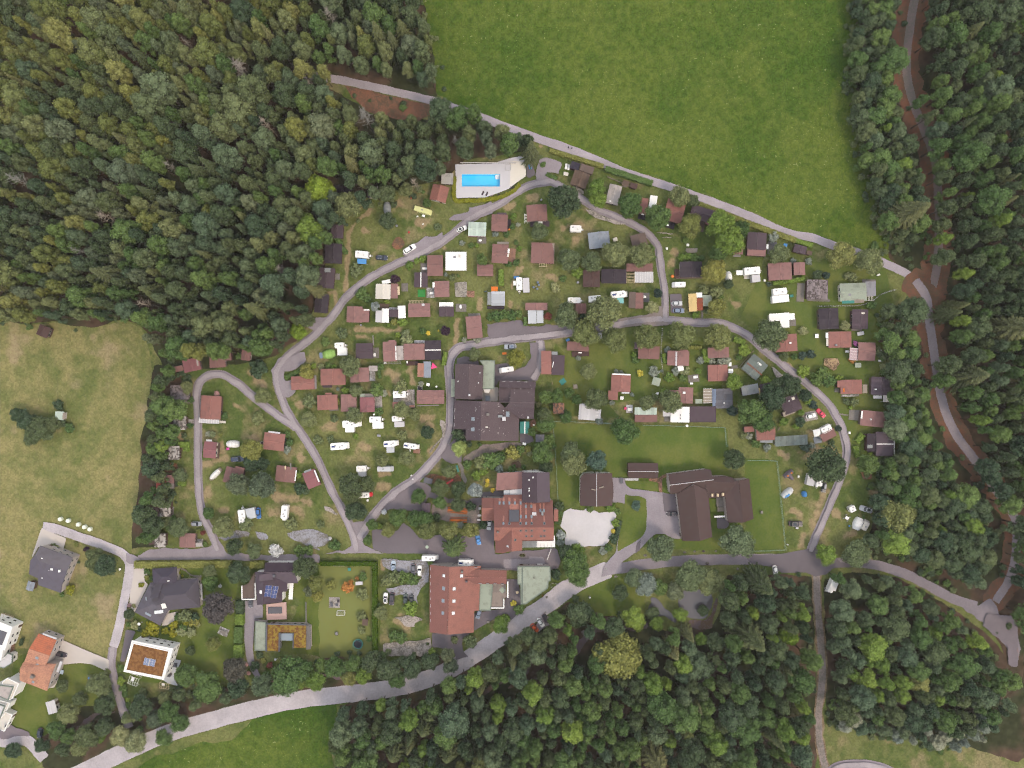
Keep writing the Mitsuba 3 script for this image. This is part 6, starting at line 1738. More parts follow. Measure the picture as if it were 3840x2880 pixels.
# ground materials
def g_lawn(p, n, uv):
    a = fbm(p.x * 0.055, p.y * 0.055, 0.0, 3)
    b = fbm(p.x * 0.45, p.y * 0.45, 5.0, 3)
    c = noise(p.x * 2.2, p.y * 2.2, 1.0)
    g = mix((.078, .108, .030), (.150, .158, .058), smooth(0.30, 0.70, a * 0.6 + b * 0.4))
    g = mix(g, (.235, .190, .105), 0.70 * smooth(0.53, 0.74, fbm(p.x * 0.11, p.y * 0.11, 11.0, 4) * 0.75 + 0.25 * b))
    worn = mi.Float(0)
    wob = 1.5 * (b - 0.5)
    for x0, y0, x1, y1, r in WORN:      # bare earth and straw, with a frayed edge
        dx, dy = x1 - x0, y1 - y0
        t = dr.clip(((p.x - x0) * dx + (p.y - y0) * dy) / max(dx * dx + dy * dy, 1e-6), 0, 1)
        worn = dr.maximum(worn, 1.15 - dr.sqrt(dr.square(p.x - x0 - t * dx) + dr.square(p.y - y0 - t * dy)) / r + wob)
    g = mix(g, (.300, .220, .135), 0.80 * smooth(0.10, 0.95, worn))
    return g * (0.80 + 0.40 * c)
def g_meadow(p, n, uv):
    a = fbm(p.x * 0.035, p.y * 0.035, 2.0, 4)
    b = fbm(p.x * 0.6, p.y * 0.6, 7.0, 3)
    c = noise(p.x * 2.6, p.y * 2.6, 3.0)
    g = mix((.046, .088, .014), (.100, .132, .026), smooth(0.28, 0.74, 0.6 * a + 0.4 * b))
    g = g * (0.78 + 0.44 * c)
    fl = (noise(p.x * 1.9, p.y * 1.9, 21.0) > 0.945) & (noise(p.x * 0.12, p.y * 0.12, 8.0) > 0.45)
    return dr.select(fl, mi.Color3f(.22, .24, .11), g)
def g_field(p, n, uv):
    r = dr.sqrt(dr.square(p.x + 168.0) + dr.square((p.y - 8.0) * 0.8))
    w = fbm(p.x * 0.05, p.y * 0.05, 4.0, 3)
    f = fbm(p.x * 0.22, p.y * 0.22, 9.0, 3)
    sw = noise(r * 0.33 + 2.0 * w, dr.atan2(p.y - 8.0, p.x + 168.0) * 1.5, 2.0)
    b = fbm(p.x * 0.7, p.y * 0.7, 1.0, 3)
    t = smooth(0.30, 0.70, 0.16 * sw + 0.34 * w + 0.26 * f + 0.24 * b)
    g = mix((.118, .138, .046), (.236, .210, .092), t)
    g = mix(g, (.31, .24, .15), 0.7 * smooth(0.62, 0.80, fbm(p.x * 0.09, p.y * 0.09, 13.0, 4)))
    return g * (0.84 + 0.32 * noise(p.x * 2.2, p.y * 2.2, 6.0))
def g_floor(p, n, uv):
    b = fbm(p.x * 0.5, p.y * 0.5, 1.0, 4)
    g = mix((.040, .044, .022), (.085, .056, .040), smooth(0.40, 0.70, fbm(p.x * 0.12, p.y * 0.12, 3.0, 3)))
    return g * (0.6 + 0.8 * b)
def w_turf(p, n, uv):
    return 0.40 * smooth(0.35, 0.75, fbm(p.x * 0.16, p.y * 0.16, 2.0, 4)) + 0.30 * noise(p.x * 2.4, p.y * 2.4, 4.0)
def w_asph(p, n, uv):
    pt = cell(p.x * 0.08 + 0.3 * p.y * 0.1, p.y * 0.06)
    return 0.10 + 0.34 * fbm(p.x * 0.22, p.y * 0.22, 1.0, 4) + 0.16 * noise(p.x * 3.5, p.y * 3.5, 2.0) + 0.06 * pt
def w_grav(p, n, uv):
    return smooth(0.30, 0.75, 0.6 * fbm(p.x * 0.35, p.y * 0.35, 1.0, 4) + 0.4 * noise(p.x * 3.0, p.y * 3.0, 2.0))
for k, fn in dict(lawn=g_lawn, meadow=g_meadow, field=g_field, floor=g_floor).items():
    scene["ground_" + k] = {"type": "twosided", "b": {"type": "diffuse", "reflectance": proc(fn)}}
scene["pale_gravel"] = blend(w_asph, VC, rgb((.40, .385, .385)))
scene["turf"] = blend(w_turf, VC, rgb((.165, .165, .050)))
scene["asphalt"] = blend(w_asph, VC, rgb((.105, .092, .100)))
scene["gravel"] = blend(w_grav, VC, rgb((.165, .150, .130)))
scene["earth"] = blend(w_grav, VC, rgb((.115, .080, .055)))
scene["pond_water"] = {"type": "principled", "base_color": rgb((.105, .096, .104)), "roughness": 0.04, "specular": 0.5}
scene["pool_glass"] = {"type": "thindielectric", "int_ior": 1.33}

# ------------------------------------------------------------------ helpers
used = {}
def key_for(name, parent=None):
    base = (parent + "__" if parent else "") + name
    n = used.get(base, -1) + 1
    used[base] = n
    return base if n == 0 else "%s_%03d" % (base, n)

def put(name, mesh, color, mat="plain", parent=None, **kw):
    v, f = (mesh if isinstance(mesh, tuple) else (np.asarray(mesh.vertices), np.asarray(mesh.faces)))
    if len(f) == 0:
        return None
    key = key_for(name, parent)
    col = np.asarray(C[color] if isinstance(color, str) else color, float)
    if col.ndim == 1:
        col = np.tile(col, (len(v), 1))
    scene[key] = mikit.ply((v, f), mat, smooth=False, uv=colour_uv(col), **kw)
    return key

def tag(key, label, cat=None, group=None, kind=None):
    d = {"label": " ".join(label.split())[:290]}
    if cat: d["category"] = cat
    if group: d["group"] = group
    if kind: d["kind"] = kind
    labels[key] = d
    return key

def thing(name, label, cat, group=None):
    return tag(key_for(name), label, cat, group)

def cat_mesh(ms):
    ms = [m for m in ms if m is not None]
    vs, fs, o = [], [], 0
    for m in ms:
        v, f = (m if isinstance(m, tuple) else (np.asarray(m.vertices), np.asarray(m.faces)))
        vs.append(v); fs.append(np.asarray(f) + o); o += len(v)
    return np.vstack(vs), np.vstack(fs)

def place(m, x, y, z=0.0, ang=0.0):
    v, f = (m if isinstance(m, tuple) else (np.asarray(m.vertices), np.asarray(m.faces)))
    c, s = math.cos(math.radians(ang)), math.sin(math.radians(ang))
    return np.c_[v[:, 0] * c - v[:, 1] * s + x, v[:, 0] * s + v[:, 1] * c + y, v[:, 2] + z], f

def bx(w, d, h, x=0.0, y=0.0, z=0.0, r=0.03):
    """A box w x d x h standing on z, its edges chamfered by r."""
    r = min(r, w * .3, d * .3, h * .3)
    p = []
    for sx in (-1, 1):
        for sy in (-1, 1):
            for sz in (-1, 1):
                p += [(sx * (w / 2 - r), sy * (d / 2 - r), sz * h / 2), (sx * w / 2, sy * (d / 2 - r), sz * (h / 2 - r)), (sx * (w / 2 - r), sy * d / 2, sz * (h / 2 - r))]
    m = trimesh.convex.convex_hull(np.array(p))
    return np.asarray(m.vertices) + (x, y, z + h / 2), np.asarray(m.faces)

BOXF = np.array([[0, 2, 1], [0, 3, 2], [4, 5, 6], [4, 6, 7], [0, 1, 5], [0, 5, 4], [1, 2, 6], [1, 6, 5], [2, 3, 7], [2, 7, 6], [3, 0, 4], [3, 4, 7]])
def bar(w, d, h, x=0.0, y=0.0, z=0.0):
    a, b = w / 2, d / 2
    v = np.array([(-a, -b, 0), (a, -b, 0), (a, b, 0), (-a, b, 0), (-a, -b, h), (a, -b, h), (a, b, h), (-a, b, h)]) + (x, y, z)
    return v, BOXF

def beam(p, q, w=0.08, h=None):
    """A square bar from p to q."""
    p, q = np.asarray(p, float), np.asarray(q, float)
    d = q - p; L = np.linalg.norm(d); d /= L
    u = np.cross(d, (0, 0, 1) if abs(d[2]) < .95 else (1, 0, 0)); u /= np.linalg.norm(u)
    n = np.cross(u, d); h = h or w
    o = [-u * w / 2 - n * h / 2, u * w / 2 - n * h / 2, u * w / 2 + n * h / 2, -u * w / 2 + n * h / 2]
    return np.array([p + x for x in o] + [q + x for x in o]), BOXF

def cyl(r, h, x=0.0, y=0.0, z=0.0, n=16, r2=None):
    r2 = r if r2 is None else r2
    a = np.arange(n) * 2 * PI / n
    v = np.vstack([np.c_[r * np.cos(a), r * np.sin(a), a * 0], np.c_[r2 * np.cos(a), r2 * np.sin(a), a * 0 + h], [[0, 0, 0], [0, 0, h]]]) + (x, y, z)
    i = np.arange(n); j = (i + 1) % n
    f = np.vstack([np.c_[i, j, j + n], np.c_[i, j + n, i + n], np.c_[j, i, i * 0 + 2 * n], np.c_[i + n, j + n, i * 0 + 2 * n + 1]])
    return v, f

def hull(pts):
    m = trimesh.convex.convex_hull(np.asarray(pts, float))
    return np.asarray(m.vertices), np.asarray(m.faces)

def rrect(L, W, r, n=4, x=0.0, y=0.0):
    r = min(r, L * .49, W * .49)
    out = []
    for cx, cy, a0 in ((L / 2 - r, W / 2 - r, 0), (-L / 2 + r, W / 2 - r, 90), (-L / 2 + r, -W / 2 + r, 180), (L / 2 - r, -W / 2 + r, 270)):
        for k in range(n):
            a = math.radians(a0 + 90 * k / (n - 1))
            out.append((x + cx + r * math.cos(a), y + cy + r * math.sin(a)))
    return np.array(out)

def loft(rings):
    """Hull of rounded plans at heights: [(plan Nx2, z)]."""
    return hull(np.vstack([np.c_[p, np.full(len(p), z)] for p, z in rings]))

def tri2d(poly):
    """(vertices 2d, faces) of a shapely polygon, counterclockwise."""
    rings = [np.asarray(poly.exterior.coords)[:-1]] + [np.asarray(r.coords)[:-1] for r in poly.interiors]
    v = np.vstack(rings)
    f = mapbox_earcut.triangulate_float64(v, np.cumsum([len(r) for r in rings]).astype(np.uint32)).reshape(-1, 3).astype(int)
    a, b, c = v[f[:, 0]], v[f[:, 1]], v[f[:, 2]]
    s = (b[:, 0] - a[:, 0]) * (c[:, 1] - a[:, 1]) - (b[:, 1] - a[:, 1]) * (c[:, 0] - a[:, 0])
    f[s < 0] = f[s < 0][:, ::-1]
    return v, f, rings

def prism(poly, top, bottom):
    """Solid between top(xy) and bottom(xy) over a polygon."""
    out = []
    for g in getattr(poly, "geoms", [poly]):
        if g.is_empty or g.area < 1e-3 or g.geom_type != "Polygon":
            continue
        v, f, rings = tri2d(g)
        n = len(v)
        vv = np.vstack([np.c_[v, top(v)], np.c_[v, bottom(v)]])
        ff = [f, f[:, ::-1] + n]
        o = 0
        for r in rings:
            i = np.arange(len(r)); j = (i + 1) % len(r)
            ar = np.sum(r[:, 0] * np.roll(r[:, 1], -1) - np.roll(r[:, 0], -1) * r[:, 1])
            q = np.vstack([np.c_[i, i + n, j + n], np.c_[i, j + n, j]]) + o
            ccw = (ar > 0) == (o == 0)
            ff.append(q if ccw else q[:, ::-1])
            o += len(r)
        out.append((vv, np.vstack(ff)))
    return cat_mesh(out) if out else None

def flat(poly, z):
    out = []
    for g in getattr(poly, "geoms", [poly]):
        if g.geom_type == "Polygon" and g.area > 0.05:
            v, f, _ = tri2d(g)
            out.append((np.c_[v, np.full(len(v), z)], f))
    return cat_mesh(out) if out else None

def ragged(poly, amp=0.3, step=0.8, sc=0.35):
    """A polygon with an irregular natural edge."""
    out = []
    for g in getattr(poly, "geoms", [poly]):
        if g.geom_type != "Polygon" or g.is_empty:
            continue
        L = g.exterior.length
        n = max(8, int(L / step))
        p = np.array([g.exterior.interpolate(L * k / n).coords[0] for k in range(n)])
        q = np.c_[p * sc, np.zeros(n)]
        d = np.c_[meshkit.fbm(q, 3, 3) - .5, meshkit.fbm(q + 40, 3, 5) - .5] * 2 * amp * 1.6
        out.append(Polygon(p + d).buffer(0))
    return unary_union(out)

def smooth_line(p, n=6):
    """Catmull-Rom through the points."""
    p = np.asarray(p, float)
    if len(p) < 3:
        return p
    q = np.vstack([2 * p[0] - p[1], p, 2 * p[-1] - p[-2]])
    out = []
    for i in range(1, len(q) - 2):
        for k in range(n):
            t = k / n
            a, b, c, d = q[i - 1], q[i], q[i + 1], q[i + 2]
            out.append(.5 * (2 * b + (c - a) * t + (2 * a - 5 * b + 4 * c - d) * t * t + (3 * b - a - 3 * c + d) * t ** 3))
    return np.vstack(out + [p[-1]])

def split_line(line):
    head, _, lab = line.partition("|")
    short, _, rest = lab.partition(";")
    return head.split(), short.strip(), (short + " " + rest).strip()

def jit(col, a=0.06):
    c = np.asarray(C[col] if isinstance(col, str) else col, float)
    return c * (1 + random.uniform(-a, a))

landmarks = []

rows = [split_line(l) for l in DATA.splitlines()]

# ------------------------------------------------------------------ ground
BASE = box(-225, -175, 225, 175)
pool_c = [list(map(float, h[1:])) for h, _, _ in rows if h[0] == "O"][0]
pool_poly = box(min(pool_c[0], pool_c[2]), min(pool_c[1], pool_c[3]), max(pool_c[0], pool_c[2]), max(pool_c[1], pool_c[3]))
def ground(name, poly, z, mat, color, label):
    m = flat(poly, z)
    if m is None:
        return
    k = put(name, m, color, mat)
    tag(k, label, kind="structure")
ground("terrain", box(-1800, -1800, 1800, 1800).difference(BASE.buffer(-1)), -0.05, "ground_floor", (0.1, 0.1, 0.1), "wooded and grassy terrain stretching away beyond the valley floor")
ground("lawn", BASE.difference(pool_poly), 0.0, "ground_lawn", (0.1, 0.1, 0.1), "patchy green and straw-coloured lawn between the cabins")
GM = dict(mea=("ground_meadow", "grn"), fld=("ground_field", "grn"), flo=("ground_floor", "grn"),
          lus=("turf", (.082, .120, .026)), lus2=("turf", (.080, .116, .030)), mea2=("turf", (.074, .118, .026)), fld2=("turf", (.165, .185, .062)),
          asp=("asphalt", lin("aea4ab")), asq=("asphalt", lin("8f858c")), asd=("asphalt", lin("7f777e")), asl=("asphalt", lin("e2dadf")), grv=("asphalt", lin("a198a0")), grt=("asphalt", lin("b0a5ab")), grl=("asphalt", lin("cac0c8")), trk=("gravel", lin("8d7c7c")), trn=("gravel", lin("9c8f8c")), ors=("earth", lin("b8814e")),
          con=("clean", lin("cfc6bf")), con2=("asphalt", lin("a89c98")), ltp=("asphalt", lin("b3aab2")), lgr=("clean", lin("c4c6ca")), pol=("clean", lin("dad8de")), cre=("clean", lin("efe9de")),
          whg=("pale_gravel", lin("e0dce0")), gvl=("gravel", lin("b4aaa4")), grb=("gravel", lin("a2a2ac")), grp=("gravel", lin("958683")), pav=("gravel", lin("a9a298")), stn=("gravel", lin("8d8782")),
          brk=("earth", lin("a27a68")), lit=("earth", lin("8a6250")), mul=("earth", lin("92684f")), dirt=("earth", lin("b39a7a")), soil=("earth", lin("6e5a4c")), mud=("earth", lin("6f6268")), wat=("pond_water", "grn"))
WORDS = dict(meadow="green hay meadow with scattered pale flowers", floor="dim leaf-strewn woodland floor", garden="mown garden lawn round a house", fenced="strip of rough grass inside the wire fence",
             lawn="lush lawn between the eastern cabins", street="pale asphalt street", lane="narrow asphalt camp lane with worn wheel tracks", path="pale gravel footpath", track="brown two-rut woodland track",
             yard="asphalt yard", clearing="rusty brown leaf-covered clearing by the footpath", pond="small murky grey pond among the trees", creekbed="stony brown creek bed", bank="bare brown pond bank",
             patch="bare patch of ground", drive="light paved drive", beergarden="gravel beer garden", playground="brown mulch playground", terrace="paved terrace", bed="dark vegetable bed", pavement="light paved strip",
             court="blinding white gravel court", forecourt="pale paved forecourt", square="dark asphalt square", lawnisland="kerbed lawn island", band="dark asphalt band across a path", courtlawn="grass strip in the courtyard",
             bay="parking bay beside the road", park="gravel car park", apron="paved apron beside the lane", slab="grey concrete slab", deck="light grey poolside paving", firemat="orange mulch ring of the fire place",
             pitch="bare brown pitch", wall0="kerb")
road_union, worn_strips = [], []
zi = 0.012
def do_ground(text):
    global zi
    for line in text.splitlines():
        a = line.split()
        if a[0] == "D":
            continue
        if a[0] == "R":
            name, w, kind = a[1], float(a[2]), a[3]
            p = smooth_line(np.array(a[4:], float).reshape(-1, 2))
            poly = LineString(p).buffer(w / 2, cap_style="flat", join_style="round")
            poly = ragged(poly, 0.16, 0.9)
            if kind == "asp":
                worn_strips.append((p, w, kind))
            if kind in ("trk", "trn", "grt"):
                vg = ragged(LineString(p).buffer(5.2 if kind == "trk" else 4.4 if kind == "grt" else 1.7), .5 if kind == "trn" else 1.3, 1.5)
                ground("verge", vg, zi, "earth", lin("97866a" if kind == "trn" else "7d5848"), "rust-brown leaf litter along the woodland track")
                zi += .004
            road_union.append(LineString(p))
        else:
            name, kind = a[1], a[2]
            poly = Polygon(np.array(a[3:], float).reshape(-1, 2)).buffer(0)
            hard = kind in ("con", "pol", "cre", "ltp", "asd", "lgr", "brk", "pav")
            big = kind in ("flo", "mea", "fld")
            poly = ragged(poly.buffer(0.3).buffer(-0.3), 0.08 if hard else 0.9 if big else 0.45, 0.9 if hard else 1.2, 0.4 if not big else 0.15)
        poly = poly.difference(pool_poly)
        if poly.area < 0.5:
            continue
        mat, col = GM[kind]
        ground(name, poly, zi, mat, (.1, .1, .1) if isinstance(col, str) else col, WORDS.get(name, name))
        zi += 0.004
do_ground(ZONES)
do_ground(GEO)
for p, w, kind in worn_strips:      # the surface between the edges is polished paler by wheels
    for side in ((-.2, .2) if kind == "asl" else (0,)):
        q = LineString(p)
        q = q.offset_curve(side * w) if side else q
        ground("worn_strip", ragged(q.buffer(w * (.27 if side == 0 else .13), cap_style="flat"), .28, 1.1), zi, "asphalt", lin("c4babf" if kind == "asp" else "ede6ea"), "paler worn wheel band on the asphalt")
    zi += .001
ROADS = unary_union(road_union)

# swimming pool: painted basin, tiled rim, water surface, steps
px0, py0, px1, py1 = pool_poly.bounds
t = thing("swimming_pool", "bright blue rectangular swimming pool with white steps in one corner", "pool")
w, d = px1 - px0, py1 - py0
cx, cy = (px0 + px1) / 2, (py0 + py1) / 2
POOLB = (.075, .60, .90)
put("basin", cat_mesh([bar(w, d, .1, cx, cy, -1.5), bar(.12, d, 1.45, px0 + .06, cy, -1.4), bar(.12, d, 1.45, px1 - .06, cy, -1.4), bar(w, .12, 1.45, cx, py0 + .06, -1.4), bar(w, .12, 1.45, cx, py1 - .06, -1.4)]), POOLB, "plain", t)
for (a, b, e, g) in ((w + .5, .3, cx, py0 - .1), (w + .5, .3, cx, py1 + .1), (.3, d - .1, px0 - .1, cy), (.3, d - .1, px1 + .1, cy)):
    put("rim", bx(a, b, .12, e, g, .16), "wht", "plain", t)
gx, gy = np.meshgrid(np.linspace(px0 + .05, px1 - .05, 60), np.linspace(py0 + .05, py1 - .05, 24), indexing="ij")
gz = 0.02 + 0.012 * (meshkit.fbm(np.stack([gx * 1.5, gy * 1.5, gx * 0], -1), 3) - .5)
gi = np.arange(59 * 23); gi = gi // 23 * 24 + gi % 23
put("water", (np.c_[gx.ravel(), gy.ravel(), gz.ravel()], np.vstack([np.c_[gi, gi + 24, gi + 25], np.c_[gi, gi + 25, gi + 1]])), POOLB, "pool_glass", t)
for k in range(3):
    put("step", bx(1.5, .45, .3 + .4 * k, px1 - .95, py1 - .35 - .42 * (2 - k), -1.4 + .0), "wht", "plain", t)
t = thing("paddling_pool", "empty white paddling basin on the cream pool terrace", "pool")
ppx, ppy = px1 + 5.2, cy + 1.2
put("basin", bx(2.4, 3.0, .22, ppx, ppy, .14), "lgr", "clean", t)
put("rim", cat_mesh([bx(2.8, .18, .3, ppx, ppy - 1.6, .14), bx(2.8, .18, .3, ppx, ppy + 1.6, .14), bx(.18, 3.0, .3, ppx - 1.3, ppy, .14), bx(.18, 3.0, .3, ppx + 1.3, ppy, .14)]), "wht", "clean", t)
t = thing("retaining_wall", "low grey wall along the north edge of the pool deck", "wall")
put("wall_body", bx(19.8, .25, .7, cx + 2.6, py1 + 3.9, .1), "stn", "roofing", t)
put("coping", bx(20.0, .35, .08, cx + 2.6, py1 + 3.9, .8), "lgr", "clean", t)
t = thing("concrete_pit", "open concrete box beside the cream pool terrace", "pit")
put("wall_body", cat_mesh([bx(2.0, .2, .6, px1 + 2.9, py1 + 3.3, .12), bx(2.0, .2, .6, px1 + 2.9, py1 + 1.2, .12), bx(.2, 1.9, .6, px1 + 2.0, py1 + 2.25, .12), bx(.2, 1.9, .6, px1 + 3.8, py1 + 2.25, .12)]), "lgr", "clean", t)
put("floor", bx(1.6, 1.9, .1, px1 + 2.9, py1 + 2.25, .12), "tan", "gravel", t)

# ------------------------------------------------------------------ roofs and walls
def plane_of(p):
    c = np.linalg.lstsq(np.c_[p[:, :2], np.ones(len(p))], p[:, 2], rcond=None)[0]
    return lambda v: v[:, 0] * c[0] + v[:, 1] * c[1] + c[2]

def roof_mesh(p3, th=.16):
    poly = Polygon(p3[:, :2])
    if poly.exterior.is_ccw is False:
        p3 = p3[::-1]; poly = Polygon(p3[:, :2])
    if not poly.is_valid:
        poly = poly.buffer(0)
        pl = plane_of(p3)
        return prism(poly, pl, lambda v: pl(v) - th), poly, pl
    v, f, _ = tri2d(poly)
    z = p3[:, 2]
    n = len(v)
    i = np.arange(n); j = (i + 1) % n
    vv = np.vstack([np.c_[v, z], np.c_[v, z - th]])
    pl = plane_of(p3)
    miss = float(np.abs(pl(p3[:, :2]) - z).max())
    return (vv, np.vstack([f, f[:, ::-1] + n, np.c_[i, i + n, j + n], np.c_[i, j + n, j]])), poly, (lambda q: pl(q) - miss) if miss > .05 else pl

MATOF = dict(til="tiling", tiN="tiling", tio="tiling", tp1="tiling", tp2="tiling", inn="flecked", inn2="flecked", bar="roofing", ba2="roofing", sed="sedum", seb="sedum", slw="mossy", slb="mossy", mos="mossy",
             wht="clean", cre="clean", lgr="clean", alu="clean", crm="clean", gls="glass", gld="glass", skw="glass", pvs="glass", pvg="glass", ppk="clean", ggr="roofing", gmt="clean", rib="clean")
def mat_of(c): return MATOF.get(c, "roofing")

def walls(t, polys, planes, color, over=.35, z0=0.0, name="wall"):
    U = unary_union([p.buffer(.02) for p in polys]).buffer(-over, join_style="mitre")
    out = []
    for p, pl in zip(polys, planes):
        q = p.intersection(U)
        m = prism(q, lambda v, pl=pl: pl(v) - .15, lambda v: np.full(len(v), z0))
        if m is not None:
            out.append(m)
    if out:
        put(name, cat_mesh(out), color, "plain", t)
    return U

def openings(t, U, hgt, n=3, door=True, glass="gld"):
    """A door and windows let into the longest walls, frames proud of the wall."""
    g = max(getattr(U, "geoms", [U]), key=lambda a: a.area)
    c = np.asarray(g.simplify(.2).exterior.coords)
    e = [(np.linalg.norm(c[i + 1] - c[i]), i) for i in range(len(c) - 1)]
    ccw = g.exterior.is_ccw
    e.sort(reverse=True)
    for k, (L, i) in enumerate(e[:n]):
        if L < 1.5:
            continue
        a, b = c[i], c[i + 1]
        d = (b - a) / L
        nrm = np.array([d[1], -d[0]]) * (1 if ccw else -1)
        ang = math.degrees(math.atan2(d[1], d[0]))
        spots = np.arange(1.2, L - .9, 2.6) if hgt > 3.4 else [L * .3, L * .7][: 1 + (L > 3)]
        for q, s in enumerate(spots):
            m = a + d * s + nrm * .02
            if door and k == 0 and q == 0:
                put("door", place(bx(.95, .1, 2.0), m[0], m[1], .05, ang), "brn", "plain", t)
                continue
            for z in ([1.0] if hgt < 3.4 else [1.0, 3.4] if hgt > 5 else [1.2]):
                wk = put("window", place(bx(1.1, .12, .95), m[0], m[1], z, ang), "lgr", "plain", t)
                put("pane", place(bar(.9, .15, .75), m[0], m[1], z + .1, ang), glass, "glass", wk)

def split_plane(poly, pl, ang, nu, nv, gap=.03):
    """Cuts a plane into sheets: rows along ang (degrees) of nu metres by nv metres."""
    r = affinity.rotate(poly, -ang, origin=(0, 0))
    x0, y0, x1, y1 = r.bounds
    ku, kv = max(1, round((x1 - x0) / nu)), max(1, round((y1 - y0) / nv))
    for i in range(ku):
        for j in range(kv):
            b = box(x0 + (x1 - x0) * i / ku + gap / 2, y0 + (y1 - y0) * j / kv + gap / 2, x0 + (x1 - x0) * (i + 1) / ku - gap / 2, y0 + (y1 - y0) * (j + 1) / kv - gap / 2)
            q = affinity.rotate(r.intersection(b), ang, origin=(0, 0))
            if q.area > .05:
                yield q

def rect(cx, cy, w, h, ang):
    c, s = math.cos(math.radians(ang)), math.sin(math.radians(ang))
    return np.array([(cx + x * c - y * s, cy + x * s + y * c) for x, y in ((-w / 2, -h / 2), (w / 2, -h / 2), (w / 2, h / 2), (-w / 2, h / 2))])

def hut(t, cx, cy, w, h, ang, col, flags, eave=2.45, rise=.55, part="roof", wallcol="bro", over=.4, cap=True):
    """A cabin or annex: roof planes after the flags (h/v ridge, m lean-to, f flat), walls below."""
    q = rect(cx, cy, w, h, ang)
    p3 = lambda pts, zs: np.c_[np.array(pts), np.array(zs)]
    mid = lambda a, b: (a + b) / 2
    kind = flags[0]
    sag = lambda: random.uniform(-.03, .03)
    if kind == "h":
        a, b = mid(q[0], q[3]), mid(q[1], q[2])
        P = [p3([q[0], q[1], b, a], [eave, eave, eave + rise, eave + rise]), p3([a, b, q[2], q[3]], [eave + rise, eave + rise, eave, eave])]
        along = ang
    elif kind == "v":
        a, b = mid(q[0], q[1]), mid(q[3], q[2])
        P = [p3([q[0], a, b, q[3]], [eave, eave + rise, eave + rise, eave]), p3([a, q[1], q[2], b], [eave + rise, eave, eave, eave + rise])]
        along = ang + 90
    elif kind == "m":
        a = b = None
        P = [p3(q, [eave, eave, eave + .22, eave + .22])]
        along = ang if w > h else ang + 90
    else:
        a = b = None
        P = [p3(q, [eave + .1] * 4)]
        along = ang
    polys, pls = [], []
    for pp in P:
        m, poly, pl = roof_mesh(pp, .12)
        polys.append(poly); pls.append(pl)
        c = jit(col, .035)
        if "r" in flags or "s" in flags:
            put(part, prism(poly.buffer(-.04), lambda v, pl=pl: pl(v) - .05, lambda v, pl=pl: pl(v) - .13), c * .9, mat_of(col), t)
            holder = last_key(part, t)
            nu, nv = (.95, 20) if "r" in flags else (2.3, 1.05)
            for sh in split_plane(poly, pl, along, nu, nv, .05):
                dz = random.uniform(0, .03)
                put("sheet" if "r" in flags else "slab", prism(sh, lambda v, pl=pl, dz=dz: pl(v) + dz, lambda v, pl=pl: pl(v) - .045), c * random.uniform(.86, 1.16), mat_of(col), holder)
        else:
            put(part, m, c, mat_of(col), t)
    if a is not None and cap:
        top = eave + rise + .02
        put("ridge_cap", beam((*a, top), (*b, top), .34 if "w" in flags else .26, .07), "wht" if "w" in flags else C[col] * 1.12, "plain" if "w" in flags else mat_of(col), t)
    if kind == "f":
        o = .12
        put("roof_edge", cat_mesh([place(bar(w + .1, o, .16, 0, -h / 2, 0), cx, cy, eave + .02, ang), place(bar(w + .1, o, .16, 0, h / 2, 0), cx, cy, eave + .02, ang),
                                  place(bar(o, h - .1, .16, -w / 2, 0, 0), cx, cy, eave + .02, ang), place(bar(o, h - .1, .16, w / 2, 0, 0), cx, cy, eave + .02, ang)]), C[col] * .95, mat_of(col), t)
    U = walls(t, polys, pls, wallcol, min(over, w * .2, h * .2))
    return polys, pls, U

def last_key(name, parent):
    base = parent + "__" + name
    n = used[base]
    return base if n == 0 else "%s_%03d" % (base, n)

def height_at(polys, pls, x, y, default):
    zs = [float(pl(np.array([[x, y]]))[0]) for p, pl in zip(polys, pls) if p.buffer(.3).contains(Point(x, y))]
    return max(zs) if zs else default

def slatted(t, name, cx, cy, w, h, ang, z, col, step=.5, piece="beam"):
    """Pergola: posts, two girders and beams across."""
    lw, lh = (w, h) if w >= h else (h, w)
    a2 = ang if w >= h else ang + 90
    for s in (-1, 1):
        put("girder", place(bar(lw, .1, .14, 0, s * (lh / 2 - .1), 0), cx, cy, z - .16, a2), col, "clean", t)
        for e in (-1, 1):
            put("post", place(bar(.1, .1, z - .15, e * (lw / 2 - .12), s * (lh / 2 - .1), 0), cx, cy, 0, a2), col, "clean", t)
    n = max(3, int(lw / step))
    for k in range(n):
        put(piece, place(bar(.12, lh, .1, -lw / 2 + lw * (k + .5) / n, 0, 0), cx, cy, z, a2), jit(col), "clean", t)

def canopy(t, name, cx, cy, w, h, ang, z, col, mat=None):
    """Sheet roof with a slight fall, on corner posts when large enough to need them."""
    q = rect(cx, cy, w, h, ang)
    m, _, _ = roof_mesh(np.c_[q, [z, z, z + .1, z + .1]], .06)
    put(name, m, jit(col, .02), mat or mat_of(col), t)
    if min(w, h) > 1.3:
        for sx in (-1, 1):
            for sy in (-1, 1):
                put("post", place(bar(.08, .08, z - .05, sx * (w / 2 - .12), sy * (h / 2 - .12), 0), cx, cy, 0, ang), "lgr", "plain", t)

